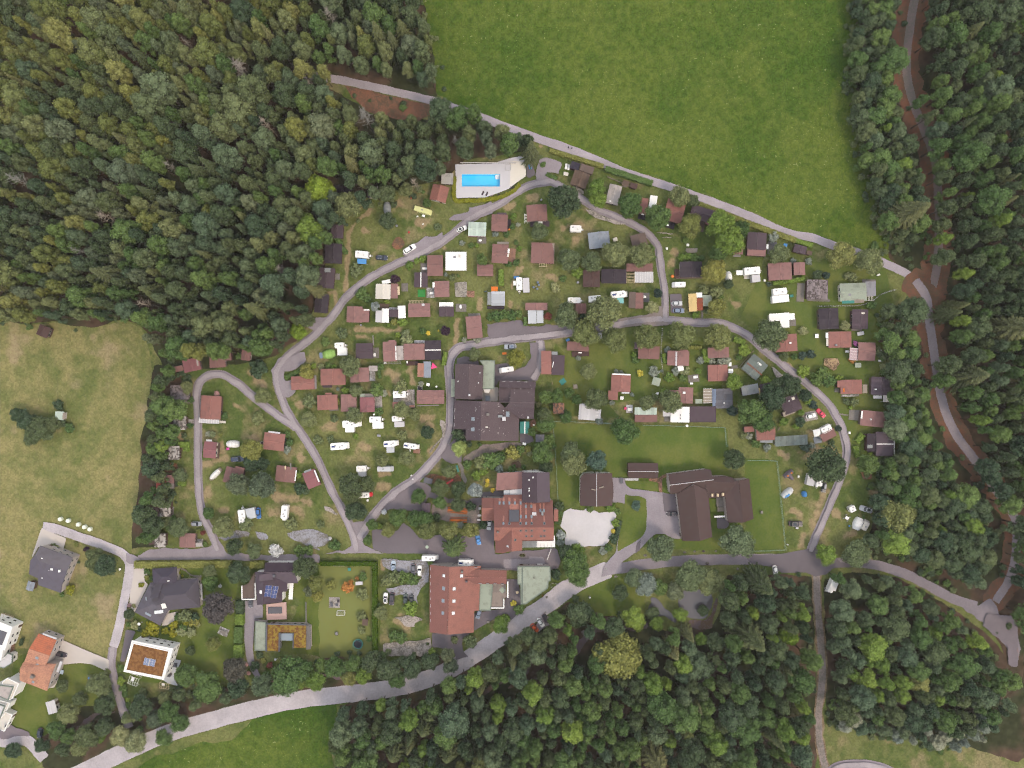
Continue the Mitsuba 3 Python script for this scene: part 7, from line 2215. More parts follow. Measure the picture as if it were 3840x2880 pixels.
cur = None
WALLS = ["bro", "brn", "tau", "cre", "bro", "brn"]
def cabin_row(h, short, full):
    global cur
    k = h[0]
    cx, cy, w, d, ang = map(float, h[1:6])
    if k == "C":
        col, flags = h[6], h[7]
        small = w * d < 12
        t = thing("cabin" if not small else "shed", full, "shed" if ("shed" in short or "hut" in short or "canopy" in short) else "cabin")
        if col == "til":
            eave, rise = 2.6, 1.3
        else:
            eave, rise = 2.45, .45 + .05 * random.random()
        wc = "cre" if col in ("wht", "cre", "gmt") else random.choice(WALLS)
        polys, pls, U = hut(t, cx, cy, w, d, ang, col, flags, eave, rise, wallcol=wc)
        if not small:
            openings(t, U, 2.4)
        cur = (t, polys, pls, short)
        landmarks.append((cx, cy, short, max(w, d) / 2))
        return
    t, polys, pls, short0 = cur
    col = h[6] if len(h) > 6 else "wht"
    if k == "R":
        p2, l2, _ = hut(t, cx, cy, w, d, ang, col, h[7], 2.32 - .01 * (used.get(t + "__annex_roof", 0)), .35, "annex_roof", "bro", .25, cap=h[7][0] != "m")
        polys += p2; pls += l2
    elif k == "A":
        z = height_at(polys, pls, cx, cy, 0)
        if z > 0 and min(w, d) < 1.2:     # strip lying on the roof
            put("roof_strip", place(bx(w, d, .14), cx, cy, z - .03, ang), col, mat_of(col), t)
        else:
            canopy(t, "canopy", cx, cy, w, d, ang, max(2.2, z + .06) if z else 2.3, col)
    elif k == "G":
        q = rect(cx, cy, w, d, ang)
        m, _, _ = roof_mesh(np.c_[q, [2.2, 2.2, 2.42, 2.42]], .04)
        put("glazed_roof", m, "lgr" if col in ("wht", "lgr") else "pnp" if col == "pnp" else "tan", "clean", t)
        lw, lh, a2 = (w, d, ang) if w >= d else (d, w, ang + 90)
        n = max(3, int(lw / .85))
        for i in range(n + 1):
            put("glazing_bar", place(bar(.09, lh, .1, -lw / 2 + lw * i / n, 0, 0), cx, cy, 2.36, a2), "wht", "clean", t)
        for sx in (-1, 1):
            put("post", place(bar(.08, .08, 2.25, sx * (lw / 2 - .1), -lh / 2 + .1, 0), cx, cy, 0, a2), "wht", "clean", t)
    elif k == "P":
        slatted(t, "pergola", cx, cy, w, d, ang, 2.3, col)
    elif k == "D":
        put("terrace", place(bx(w, d, .2 if col not in ("blk", "brn", "bro", "drk") else .45), cx, cy, .0, ang), jit(col), "gravel" if col in ("stn", "pav", "sto", "lgr", "slt") else "roofing", t)
    elif k == "K":
        z = height_at(polys, pls, cx, cy, 2.6)
        nm = "chimney" if max(w, d) < .85 else "roof_hatch"
        put(nm, place(bx(w, d, .5 if nm == "chimney" else .16), cx, cy, z - .05, ang), col, mat_of(col), t)
    elif k == "U":
        tt = thing("garden_table", "oval white table at the " + short0, "table")
        put("table_top", place(loft([(rrect(w, d, min(w, d) / 2.1), .70), (rrect(w, d, min(w, d) / 2.1), .74)]), cx, cy, .2, ang), "wht", "plain", tt)
        for sx in (-1, 1):
            put("leg", place(bar(.07, .07, .7, sx * w * .3, 0, 0), cx, cy, .2, ang), "lgr", "plain", tt)

for h, short, full in rows:
    if h[0] in "CRAGDPKU":
        cabin_row(h, short, full)

# larger houses: roof planes given one by one
def houses():
    t = None
    polys, pls, cols = [], [], []
    def close():
        if t is None or not polys:
            return
        hmax = min(max(float(pl(np.array([[p.centroid.x, p.centroid.y]]))[0]) for p, pl in zip(polys, pls)), 9)
        wc = {"w": "cre"}.get("x", "cre")
        U = walls(t, polys, pls, "wht" if "white" in labels[t]["label"] or "villa" in labels[t]["label"] else "pal" if "inn" not in t and "barn" not in t and "shed" not in t else "brn", .3)
        if hmax > 2.9 and not U.is_empty:
            openings(t, U, hmax, 5)
    for line in HOUSES.splitlines():
        h, short, full = split_line(line)
        if h[0] == "N":
            close()
            polys, pls = [], []
            t = thing(h[1], full, h[1].split("_")[-1] if h[1].split("_")[-1] in ("house", "building", "shed", "villa", "canopy", "annex", "terrace", "patio", "wall") else "canopy")
        elif h[0] == "L":
            p3 = np.array(h[2:], float).reshape(-1, 3)
            m, poly, pl = roof_mesh(p3, .22)
            c = h[1]
            k = put("roof", m, jit(c, .02), mat_of(c), t)
            if p3[:, 2].max() - p3[:, 2].min() < .01 and c in ("ggr", "wht", "cre", "pal", "lgr", "gst", "seb") and poly.area > 12:
                ring = poly.buffer(.05, join_style="mitre").difference(poly.buffer(-.22, join_style="mitre"))
                put("parapet", prism(ring, lambda v, z=p3[0, 2]: np.full(len(v), z + .18), lambda v, z=p3[0, 2]: np.full(len(v), z - .3)), "wht" if c in ("wht", "seb", "cre") else "gds", "clean", t)
            polys.append(poly); pls.append(pl)
            if p3[:, 2].mean() > 4:
                landmarks.append((poly.centroid.x, poly.centroid.y, labels[t]["label"], math.sqrt(poly.area) / 2))
        else:
            cx, cy, z, w, d, ang = map(float, h[1:7]); c, nm = h[7], h[8]
            hgt = dict(chimney=1.1, vent=.4, duct=.6, dormer_roof=.5, parapet=.5, balcony=.3, skylight=.14, ridge_cap=.1, strip=.05, weathered_strip=.012, solar_panel=.12, hot_tub_cover=.25, glazing_bar=.08, rail=.15, gutter=.15, washed_streak=.0)[nm]
            if nm == "washed_streak":
                z += .10 - .075
            drop = {"balcony": 2.2}.get(nm, 0.0)
            pl = [pl for p, pl in zip(polys, pls) if p.buffer(.2).contains(Point(cx, cy))]
            m = place(bx(w, d, hgt + .1, 0, 0, 0, .02), cx, cy, z - .1 - drop, ang)
            if pl and nm in ("skylight", "solar_panel", "ridge_cap", "strip", "dormer_roof", "washed_streak"):   # tilt with the roof
                f = max(pl, key=lambda q: float(q(np.array([[cx, cy]]))[0]))
                v = m[0]
                m = (np.c_[v[:, :2], v[:, 2] - z + f(v[:, :2]) if nm != "ridge_cap" else v[:, 2]], m[1])
            if nm == "skylight" and c in ("gls", "gld", "skw"):
                fr = put("skylight", m, "gst", "plain", t)
                inner = place(bx(w - .18, d - .18, .04, 0, 0, 0, .01), cx, cy, 0, ang)
                v = inner[0]
                f = max(pl, key=lambda q: float(q(np.array([[cx, cy]]))[0])) if pl else (lambda q: np.full(len(q), z))
                put("pane", (np.c_[v[:, :2], v[:, 2] + f(v[:, :2]) + .135], inner[1]), c, "glass", fr)
            elif nm == "solar_panel":
                sp = put("solar_panel", m, "lgr", "plain", t)
                f = max(pl, key=lambda q: float(q(np.array([[cx, cy]]))[0])) if pl else (lambda q: np.full(len(q), z))
                for i in range(2):
                    for j in range(3):
                        b = place(bar(w / 2 - .08, d / 3 - .08, .03, w * (i - .5) / 2, d * (j - 1) / 3, 0), cx, cy, 0, ang)
                        put("cell_panel", (np.c_[b[0][:, :2], b[0][:, 2] + f(b[0][:, :2]) + .125], b[1]), c, "glass", sp)
            else:
                put(nm, m, c, mat_of(c), t)
    close()
houses()

# ------------------------------------------------------------------ vehicles
def wheel(r=.32, w=.2):
    a = cyl(r, w, 0, 0, -w / 2, 14)
    return a[0][:, [0, 2, 1]], a[1][:, ::-1]
TYRE, RIM = (.02, .02, .02), (.35, .35, .36)
def wheels(t, L, W, xs, X, Y, A, r=.32):
    for x in xs:
        for s in (-1, 1):
            m = wheel(r)
            k = put("wheel", place((m[0] + (x, s * (W / 2 - .1), r), m[1]), X, Y, .1, A), TYRE, "plain", t)
            m = wheel(r * .6, .215)
            put("rim", place((m[0] + (x, s * (W / 2 - .1), r), m[1]), X, Y, .1, A), RIM, "paint", k)

def car(t, X, Y, L, A, col, kind, Wd=0):
    W = {"car": .405 * L, "suv": .44 * L, "pck": .40 * L}.get(kind, .4 * L)
    W = min(max(W, 1.6), 1.95)
    H = 1.78 if kind == "suv" else 1.5
    P = lambda m: place(m, X, Y, .1, A)
    c = jit(col, .02)
    # body: rounded plan, belt line, falling bonnet
    body = loft([(rrect(L, W, .55), .38), (rrect(L * .99, W, .6), .62), (rrect(L * .93, W * .96, .6, x=-L * .015), .86), (rrect(L * .6, W * .93, .4, x=-L * .14), .94)])
    put("body", P(body), c, "paint", t)
    put("sill", P(loft([(rrect(L * .96, W * .95, .5), .2), (rrect(L * .96, W * .95, .5), .45)])), TYRE, "plain", t)
    if kind == "pck":
        cabx, cabl = L * .05, L * .36
    else:
        cabx, cabl = -L * .10, L * .62
    tr = H - .02
    put("windscreen", P(loft([(rrect(cabl, W * .90, .3, x=cabx), .86), (rrect(cabl * .70, W * .70, .25, x=cabx - L * .025), tr)])), "gld", "glass", t)
    roofl = cabl * .66
    put("roof", P(loft([(rrect(roofl, W * .70, .22, x=cabx - L * .03), tr - .05), (rrect(roofl * .94, W * .66, .22, x=cabx - L * .03), tr + .05)])), c, "paint", t)
    for s in (-1, 1):      # pillars joining roof and body
        for (xa, xb) in ((cabx + cabl * .46, cabx + roofl * .46), (cabx - cabl * .48, cabx - roofl * .52), (cabx - .1, cabx - .1)):
            put("pillar", P(beam((xa, s * W * .43, .88), (xb, s * W * .345, tr - .01), .07)), c, "paint", t)
        put("headlight", P(bx(.28, .36, .14, L * .455, s * W * .34, .62)), "lgr", "glass", t)
        put("tail_light", P(bx(.12, .34, .16, -L * .47, s * W * .35, .66)), (.25, .02, .02), "glass", t)
        put("wing_mirror", P(bx(.14, .2, .14, cabx + cabl * .36, s * (W / 2 + .06), .92)), c, "paint", t)
    if kind == "pck":
        put("load_bed", P(cat_mesh([bx(L * .33, W * .82, .05, -L * .31, 0, .93), bx(L * .35, .08, .16, -L * .31, W * .43, .9), bx(L * .35, .08, .16, -L * .31, -W * .43, .9), bx(.08, W * .88, .16, -L * .485, 0, .9)])), jit(col) * .8, "paint", t)
    elif "dark glass roof" in labels[t]["label"] or "black glass roof" in labels[t]["label"] or "blue glass roof" in labels[t]["label"] or random.random() < .25:
        put("sunroof", P(bx(roofl * .62, W * .5, .04, cabx - L * .03, 0, tr + .035)), "gbl" if "blue" in labels[t]["label"] else "gld", "glass", t)
    if "estate" in labels[t]["label"] or "rails" in labels[t]["label"] or kind == "suv":
        for s in (-1, 1):
            put("roof_rail", P(bx(roofl * .9, .06, .05, cabx - L * .03, s * W * .31, tr + .05)), "sil", "paint", t)
    if "roof box" in labels[t]["label"]:
        put("roof_box", P(loft([(rrect(1.9, .8, .3, x=cabx), tr + .1), (rrect(1.7, .7, .3, x=cabx), tr + .42)])), "gry", "paint", t)
    put("number_plate", P(bar(.03, .5, .12, L * .497, 0, .45)), "wht", "plain", t)
    wheels(t, L, W, (L * .30, -L * .29), X, Y, A)

def van(t, X, Y, L, A, col, kind, Wd=0):
    """Panel van, motorhome or box truck."""
    P = lambda m: place(m, X, Y, .1, A)
    c = jit(col, .015)
    W = Wd or (2.25 if kind == "mho" else 1.95)
    H = 2.85 if kind == "mho" else 2.1 if L < 5.6 else 2.4
    if kind == "trk":
        put("cargo_box", P(bx(L * .70, W, 2.5, -L * .14, 0, .75, .06)), "wht", "clean", t)
        put("body", P(loft([(rrect(L * .29, W * .86, .3, x=L * .36), .35), (rrect(L * .27, W * .84, .3, x=L * .35), 1.5), (rrect(L * .2, W * .76, .3, x=L * .32), 2.3)])), c, "paint", t)
        put("windscreen", P(loft([(rrect(.5, W * .74, .2, x=L * .455), 1.45), (rrect(.3, W * .70, .15, x=L * .41), 2.1)])), "gld", "glass", t)
        put("chassis", P(bx(L * .9, W * .5, .3, 0, 0, .45)), TYRE, "plain", t)
    elif kind == "mho":
        put("body", P(loft([(rrect(L * .80, W * .97, .15, x=-L * .09), .45), (rrect(L * .80, W, .18, x=-L * .09), 1.4), (rrect(L * .79, W * .97, .35, x=-L * .09), H)])), c, "paint", t)
        red = "red front" in labels[t]["label"]
        cc = C["rds"] if red else C["blk"] if "black bonnet" in labels[t]["label"] else c
        put("cab", P(loft([(rrect(L * .30, W * .88, .35, x=L * .34), .4), (rrect(L * .28, W * .86, .35, x=L * .34), 1.15), (rrect(L * .16, W * .74, .3, x=L * .30), 2.0)])), cc, "paint", t)
        put("windscreen", P(loft([(rrect(.75, W * .76, .25, x=L * .375), 1.2), (rrect(.3, W * .66, .12, x=L * .335), 1.98)])), "gld", "glass", t)
    else:
        cc = c
        put("body", P(loft([(rrect(L * .98, W, .35), .4), (rrect(L * .98, W, .4), 1.0), (rrect(L * .84, W * .96, .3, x=-L * .07), H * .82), (rrect(L * .80, W * .84, .28, x=-L * .09), H)])), c, "paint", t)
        if "black bonnet" in labels[t]["label"]:
            put("bonnet", P(loft([(rrect(L * .16, W * .9, .3, x=L * .40), 1.02), (rrect(L * .13, W * .84, .3, x=L * .39), 1.16)])), "blk", "paint", t)
        put("windscreen", P(loft([(rrect(.9, W * .84, .3, x=L * .335), 1.12), (rrect(.35, W * .74, .12, x=L * .285), H * .93)])), "gld", "glass", t)
        for s in (-1, 1):
            put("side_window", P(bar(L * .5, .03, .45, -L * .1, s * W * .483, 1.15)), "gld", "glass", t)
    for s in (-1, 1):
        put("headlight", P(bx(.2, .3, .2, L * .475, s * W * .34, .7)), "lgr", "glass", t)
        put("wing_mirror", P(bx(.12, .24, .3, L * .33, s * (W / 2 + .1), 1.3)), TYRE, "plain", t)
        put("tail_light", P(bx(.08, .2, .3, -L * .485, s * W * .42, .8)), (.25, .02, .02), "glass", t)
    if kind != "trk":
        hat = [(-.22, .1), (.02, -.12), (.16, .08)] if kind == "mho" else [(-.12, 0)]
        for (hx, hy) in hat:
            put("roof_hatch", P(bx(.5, .5, .12, hx * L, hy * W, H - .03)), "gry", "paint", t)
        if "solar" in labels[t]["label"] or (kind == "mho" and random.random() < .4):
            put("solar_panel", P(bx(1.3, .62, .06, -L * .33, 0, H + .01)), "pvs", "glass", t)
        if "open tailgate" in labels[t]["label"]:
            put("tailgate", P(bx(.9, W * .9, .06, -L * .56, 0, 1.95)), c, "paint", t)
    wheels(t, L, W, (L * .33, -L * .25), X, Y, A, .36)

def caravan(t, X, Y, L, A, col, Wd):
    P = lambda m: place(m, X, Y, .1, A)
    W = Wd or 2.2
    c = jit(col, .01)
    B = max(L - 1.0, L * .8)
    put("body", P(loft([(rrect(B * .94, W * .97, .2, x=-.5), .5), (rrect(B, W, .25, x=-.5), 1.3), (rrect(B * .93, W * .95, .35, x=-.55), 2.55)])), c, "clean", t)
    put("drawbar", P(cat_mesh([beam((B / 2 - .5, .5, .45), (L / 2 + .05, 0, .45), .09), beam((B / 2 - .5, -.5, .45), (L / 2 + .05, 0, .45), .09)])), "lgr", "paint", t)
    put("gas_locker", P(loft([(rrect(.5, .9, .15, x=B / 2 - .32), .5), (rrect(.4, .8, .15, x=B / 2 - .34), .95)])), c, "clean", t)
    put("front_window", P(loft([(rrect(.12, W * .7, .05, x=B / 2 - .56), 1.45), (rrect(.1, W * .66, .04, x=B / 2 - .66), 2.0)])), "gld", "glass", t)
    for (hx, hy) in ((-.28, .15), (.12, -.1)):
        put("roof_hatch", P(bx(.5, .45, .12, hx * B - .4, hy * W, 2.52)), "gry" if random.random() < .6 else "cre", "paint", t)
    for s in (-1, 1):
        put("side_window", P(bar(1.1, .03, .5, -.9, s * W * .492, 1.35)), "gld", "glass", t)
    wheels(t, L, W, (-.5,), X, Y, A)

def tent(t, X, Y, L, A, col, Wd, cross=False):
    P = lambda m: place(m, X, Y, .0, A)
    W = Wd or 2.0
    def tunnel(L, W, H, n=9, m=7, x0=0, y0=0, rot=0):
        a = np.linspace(0, PI, n)
        v = []
        for i in range(m):
            u = i / (m - 1)
            k = .55 + .45 * math.sin(PI * min(max(u, .0), 1) * .96 + .06) ** .6
            dip = 1 - .05 * (i % 2)
            v += [(L * (u - .5), W / 2 * math.cos(q) * k, H * math.sin(q) ** .8 * k * dip + .02) for q in a]
        v = np.array(v)
        i, j = np.meshgrid(np.arange(m - 1), np.arange(n - 1), indexing="ij")
        q = (i * n + j).ravel()
        f = np.vstack([np.c_[q, q + 1, q + n + 1], np.c_[q, q + n + 1, q + n]])
        capA = np.c_[np.zeros(n - 2, int), np.arange(2, n), np.arange(1, n - 1)]
        f = np.vstack([f, capA, capA[:, ::-1] + (m - 1) * n])
        c, s = math.cos(rot), math.sin(rot)
        return np.c_[v[:, 0] * c - v[:, 1] * s + x0, v[:, 0] * s + v[:, 1] * c + y0, v[:, 2]], f
    c = jit(col, .02)
    lab = labels[t]["label"]
    put("flysheet", P(tunnel(L, W, 1.9)), c, "clean", t)
    for u in (-.3, 0, .3):
        a = np.linspace(0, PI, 10)
        pts = np.c_[np.full(10, u * L), W / 2 * np.cos(a) * 1.0, 1.93 * np.sin(a) ** .8 + .03]
        put("hoop", P(cat_mesh([beam(pts[i], pts[i + 1], .05) for i in range(9)])), c * .8, "plain", t)
    if cross:
        put("side_cabin", P(tunnel(W * 1.5, W * .75, 1.6, x0=0, y0=-W * .6, rot=PI / 2)), c * 1.05, "clean", t)
        for u in (-.25, .2):
            put("vent_panel", P(bx(.6, .5, .05, u * L, 0, 1.9)), "org", "plain", t)
    if "blue tunnel" in lab:
        put("blue_panel", P(tunnel(L * .62, W * .72, 1.96, x0=-L * .12, y0=-W * .12)), "blu", "clean", t)
    if "tan ends" in lab:
        for s in (-1, 1):
            put("porch", P(tunnel(L * .24, W * .8, 1.3, x0=s * L * .5)), "tan", "clean", t)

CATS = dict(car="car", van="van", crv="caravan", mho="motorhome", suv="car", pck="pickup", trk="truck", tnt="tent", tnx="tent", trl="trailer")
NAMES = dict(car="parked_car", van="camper_van", crv="caravan", mho="motorhome", suv="off_road_car", pck="pickup_truck", trk="box_truck", tnt="tent", tnx="tent", trl="teardrop_trailer")
cur_v = None
for h, short, full in rows:
    if h[0] == "V":
        kind, X, Y, L, A, col, Wd = h[1], float(h[2]), float(h[3]), float(h[4]), float(h[5]), h[6], float(h[7])
        t = thing(NAMES[kind], full, CATS[kind], {"car": "parked cars", "crv": "caravans on the camp pitches", "mho": "motorhomes on the camp pitches"}.get(kind))
        if kind in ("car", "suv", "pck"): car(t, X, Y, max(L, 3.7), A, col, kind)
        elif kind in ("van", "mho", "trk"): van(t, X, Y, L, A, col, kind, Wd)
        elif kind in ("crv", "trl"): caravan(t, X, Y, L, A, col, Wd)
        else: tent(t, X, Y, L, A, col, Wd, kind == "tnx")
        landmarks.append((X, Y, short, L / 2))
        cur_v = t
    elif h[0] == "W":
        cx, cy, w, d, ang = map(float, h[1:6])
        canopy(cur_v, "awning", cx, cy, w, d, ang, 2.25, h[6], "clean")
        if min(w, d) > 1.5 and h[6] in ("wht", "lgr", "alu"):
            q = rect(cx, cy, w - .15, d - .15, ang)
            for i in range(4):
                p, r = q[i], q[(i + 1) % 4]
                put("awning_wall", prism(LineString([p, r]).buffer(.02), lambda v: np.full(len(v), 2.2), lambda v: np.full(len(v), .1)), C[h[6]] * .92, "clean", cur_v)

# ------------------------------------------------------------------ small things
def legs(t, w, d, h, X, Y, z, A, col="gry", th=.05, inset=.08):
    for sx in (-1, 1):
        for sy in (-1, 1):
            put("leg", place(bar(th, th, h, sx * (w / 2 - inset), sy * (d / 2 - inset), 0), X, Y, z, A), col, "plain", t)

def ring(r, th, z, n=28):
    a = np.linspace(0, 2 * PI, n + 1)
    return cat_mesh([beam((r * math.cos(a[i]), r * math.sin(a[i]), z), (r * math.cos(a[i + 1]), r * math.sin(a[i + 1]), z), th) for i in range(n)])

def small(h, full):
    kind, X, Y, w, d, A, col = h[1], float(h[2]), float(h[3]), float(h[4]), float(h[5]), float(h[6]), h[7]
    P = lambda m, z=.1: place(m, X, Y, z, A)
    nm = dict(mat="ground_mat", firepit="fire_pit", bbq="kettle_barbecue", box="storage_box", kite="play_post", lounger="sun_lounger", table="garden_table", chair="garden_chair", bench="bench", barrel="post", pad="paved_pad",
              parasol="parasol", parasol2="parasol", canoe="canoe", sail="sun_sail", trampoline="trampoline", mailbox="letter_box", bicycle="bicycle", gazebo="gazebo", sofa="garden_sofa", slide="playground_slide", biertisch="beer_table",
              barrier="barrier_pole", planter="planter", manhole="manhole_cover", bridge="footbridge", statue="sculpture", firebowl="fire_bowl", goal="football_goal", swing="swing_seat", stone="boulder", frame="lattice_frame",
              hottub="hot_tub", bale="hay_bale", greenhouse="cold_frame")[kind]
    cat = {"ground_mat": "mat", "paved_pad": "pad", "play_post": "toy", "letter_box": "letterbox", "boulder": "stone"}.get(nm, nm.replace("_", " ").split()[-1] if nm not in ("fire_pit", "fire_bowl", "hot_tub", "cold_frame", "hay_bale", "sun_sail") else nm.replace("_", " "))
    grp = {"hay_bale": "wrapped hay bales in the west field", "manhole_cover": "manhole covers in the street", "boulder": "boulders along the lane"}.get(nm)
    t = thing(nm, full, cat, grp)
    c = jit(col, .03)
    if kind == "mat":
        put("sheet", P(loft([(rrect(w, d, .1), 0), (rrect(w, d, .1), .05)]), .08), c, "clean", t)
        put("hem", P(cat_mesh([bar(w, .08, .03, 0, s * (d / 2 - .04), .05) for s in (-1, 1)]), .08), c * .8, "plain", t)
    elif kind == "pad":
        put("slab_base", P(bx(w, d, .16), 0), c * .9, "gravel", t)
        n, m = max(2, int(w / .95)), max(2, int(d / .95))
        for i in range(n):
            for j in range(m):
                put("paving_slab", P(bar(w / n - .04, d / m - .04, .03 + random.uniform(0, .01), w * ((i + .5) / n - .5), d * ((j + .5) / m - .5), .16), 0), c * random.uniform(.88, 1.1), "gravel", t)
    elif kind == "firepit":
        r = w / 2
        put("cloth" if r > .5 else "bowl", P(cyl(r, .08, 0, 0, 0, 20)), c, "plain", t)
        if r > .5:
            for k in range(4):
                a = k * PI / 2 + .4
                put("stool", P(cyl(.2, .4, (r + .55) * math.cos(a), (r + .55) * math.sin(a), 0, 12, .17)), "lgr", "plain", t)
    elif kind == "bbq":
        m = trimesh.creation.icosphere(subdivisions=2, radius=max(w / 2, .25))
        put("kettle", P((np.asarray(m.vertices) * (1, 1, .8) + (0, 0, .85), m.faces)), c, "paint", t)
        for k in range(3):
            a = k * 2 * PI / 3
            put("leg", P(beam((.1 * math.cos(a), .1 * math.sin(a), .7), (.3 * math.cos(a), .3 * math.sin(a), 0), .04)), "blk", "plain", t)
    elif kind in ("box", "mailbox"):
        hh = .5 if kind == "box" else 1.1
        put("case", P(bx(w, d, hh)), c * .9, "clean", t)
        put("lid", P(bx(w + .05, d + .05, .07, 0, 0, hh)), c, "clean", t)
    elif kind == "kite":
        put("frame", P(cat_mesh([beam((-.4, 0, 0), (0, 0, 1.6), .08), beam((.4, 0, 0), (0, 0, 1.6), .08)])), c, "paint", t)
        put("seat", P(bx(max(w, .5), max(d, .8), .1, 0, 0, .6)), c, "paint", t)
    elif kind in ("lounger", "sofa"):
        L, W = max(w, d), min(w, d)
        A2 = A if w >= d else A + 90
        Q = lambda m: place(m, X, Y, .12, A2)
        put("frame", Q(bx(L, W, .08, 0, 0, .26)), c * .9, "plain", t)
        put("seat", Q(bx(L * .64, W * .92, .1, -L * .16, 0, .33)), c, "clean", t)
        put("backrest", Q((lambda m: (np.c_[m[0][:, 0], m[0][:, 1], m[0][:, 2] + (m[0][:, 0] - L * .17) * .7], m[1]))(bx(L * .32, W * .92, .1, L * .33, 0, .33))), c, "clean", t)
        for sx in (-1, 1):
            for sy in (-1, 1):
                put("leg", Q(bar(.06, .06, .27, sx * (L / 2 - .12), sy * (W / 2 - .06), 0)), c * .8, "plain", t)
    elif kind in ("table", "biertisch"):
        w, d = max(w, .7), max(d, .6)
        if kind == "biertisch":
            n = 5
            for k in range(n):
                put("tabletop_board", P(bar(w / n - .03, d * .95, .05, w * ((k + .5) / n - .5), 0, .74)), c * random.uniform(.9, 1.1), "clean", t)
            for s in (-1, 1):
                put("bench_board", P(bx(w, .26, .05, 0, s * (d / 2 + .42), .44)), c * .95, "clean", t)
            for k in range(4):
                put("trestle", P(cat_mesh([beam((w * (k - 1.5) / 4.2, -d / 2 - .4, 0), (w * (k - 1.5) / 4.2, d / 2 + .4, .0), .05), bar(.06, d, .72, w * (k - 1.5) / 4.2, 0, 0)])), "gry", "plain", t)
        else:
            put("table_top", P(loft([(rrect(w, d, .12), .70), (rrect(w, d, .12), .75)])), c, "clean", t)
            legs(t, w, d, .7, X, Y, .1, A)
        if "with chairs" in full:
            for k in range(4):
                a = k * PI / 2 + .6
                put("chair", P(cat_mesh([bx(.45, .45, .06, 1.1 * math.cos(a), 1.1 * math.sin(a), .42), bx(.45, .08, .45, 1.1 * math.cos(a), 1.1 * math.sin(a) + .2, .48)])), "gry", "plain", t)
    elif kind == "chair":
        w = d = max(w, d, .5)
        put("seat", P(bx(w, d, .06, 0, 0, .42)), c, "clean", t)
        put("backrest", P(bx(.07, d, .5, -w / 2 + .04, 0, .46)), c, "clean", t)
        legs(t, w, d, .43, X, Y, .1, A, "gry", .04, .05)
    elif kind == "bench":
        L, W = max(w, d), max(min(w, d), .35)
        A2 = A if w >= d else A + 90
        Q = lambda m: place(m, X, Y, .1, A2)
        for k in range(3):
            put("seat_slat", Q(bar(L, W / 3 - .03, .05, 0, W * (k - 1) / 3, .42)), c, "paint", t)
        put("backrest", Q(bx(L, .07, .42, 0, W / 2, .48)), c, "paint", t)
        for s in (-1, 1):
            put("leg", Q(bar(.08, W * .9, .42, s * L * .4, 0, 0)), "gry", "plain", t)
    elif kind == "barrel":
        r = max(.14, min(w, d) / 2)
        put("shaft", P(cyl(r, .9, 0, 0, 0, 14)), c, "paint", t)
        put("cap", P(cyl(r * .9, .12, 0, 0, .9, 14, r * .4)), c, "paint", t)
    elif kind in ("parasol", "parasol2", "gazebo"):
        n = 8 if kind == "parasol" else 4
        if "hexagonal" in full: n = 6
        r = max(w / 2 * (1.0 if n != 4 else 1.414 * .5 * 2 * .72), .35)
        a = np.arange(n) * 2 * PI / n + PI / n
        v = np.vstack([np.c_[r * np.cos(a), r * np.sin(a), a * 0 + 2.1], [[0, 0, 2.1 + r * (.34 if n != 4 else .28)]]])
        for k in range(n):
            j = (k + 1) % n
            tri = np.array([v[k], v[j], v[n]])
            ctr = np.array([0, 0, 0.])
            m = hull(np.vstack([tri, tri - (0, 0, .04)]))
            put("canopy_panel", P(m), c * random.uniform(.96, 1.03), "clean", t)
        if kind == "gazebo":
            for k in range(n):
                put("post", P(cyl(.05, 2.1, v[k, 0] * .97, v[k, 1] * .97, 0, 8)), "lgr", "plain", t)
        else:
            put("pole", P(cyl(.04, 2.3, 0, 0, 0, 8)), "gry", "plain", t)
            put("foot", P(cyl(.25, .08, 0, 0, 0, 12)), "gry", "plain", t)
    elif kind == "canoe":
        L, W = max(w, d), min(w, d)
        u = np.linspace(-1, 1, 13)
        pts = []
        for q in u:
            k = math.sqrt(max(0, 1 - q * q)) * .95 + .03
            pts += [(q * L / 2, s * W / 2 * k * b, .45 * (1 - b) * (1 - abs(q) * .3) + .02) for s in (-1, 1) for b in (1, .7, .2)]
        put("hull", P(hull(pts)), c, "paint", t)
        put("keel", P(beam((-L * .42, 0, .46), (L * .42, 0, .46), .05)), c * .8, "paint", t)
    elif kind == "sail":
        a = np.array([(-w / 2, -d / 2, 2.0), (w / 2, -d * .2, 2.4), (-w * .2, d / 2, 2.7)])
        g = []
        for i in range(9):
            for j in range(9 - i):
                u, s = i / 8, j / 8
                q = a[0] * (1 - u - s) + a[1] * u + a[2] * s
                g.append(q + (a.mean(0) - q) * .18 * 4 * (u * s + s * (1 - u - s) + u * (1 - u - s)) * 0 - np.array([0, 0, .5]) * (u * s + s * (1 - u - s) + u * (1 - u - s)))
        g = np.array(g)
        idx = lambda i, j: sum(9 - k for k in range(i)) + j
        f = []
        for i in range(8):
            for j in range(8 - i):
                f.append((idx(i, j), idx(i + 1, j), idx(i, j + 1)))
                if j < 7 - i: f.append((idx(i + 1, j), idx(i + 1, j + 1), idx(i, j + 1)))
        put("sail_cloth", P((g, np.array(f))), c, "clean", t)
        for q in a:
            put("pole", P(cyl(.05, q[2], q[0], q[1], 0, 8)), "gry", "plain", t)
    elif kind == "trampoline":
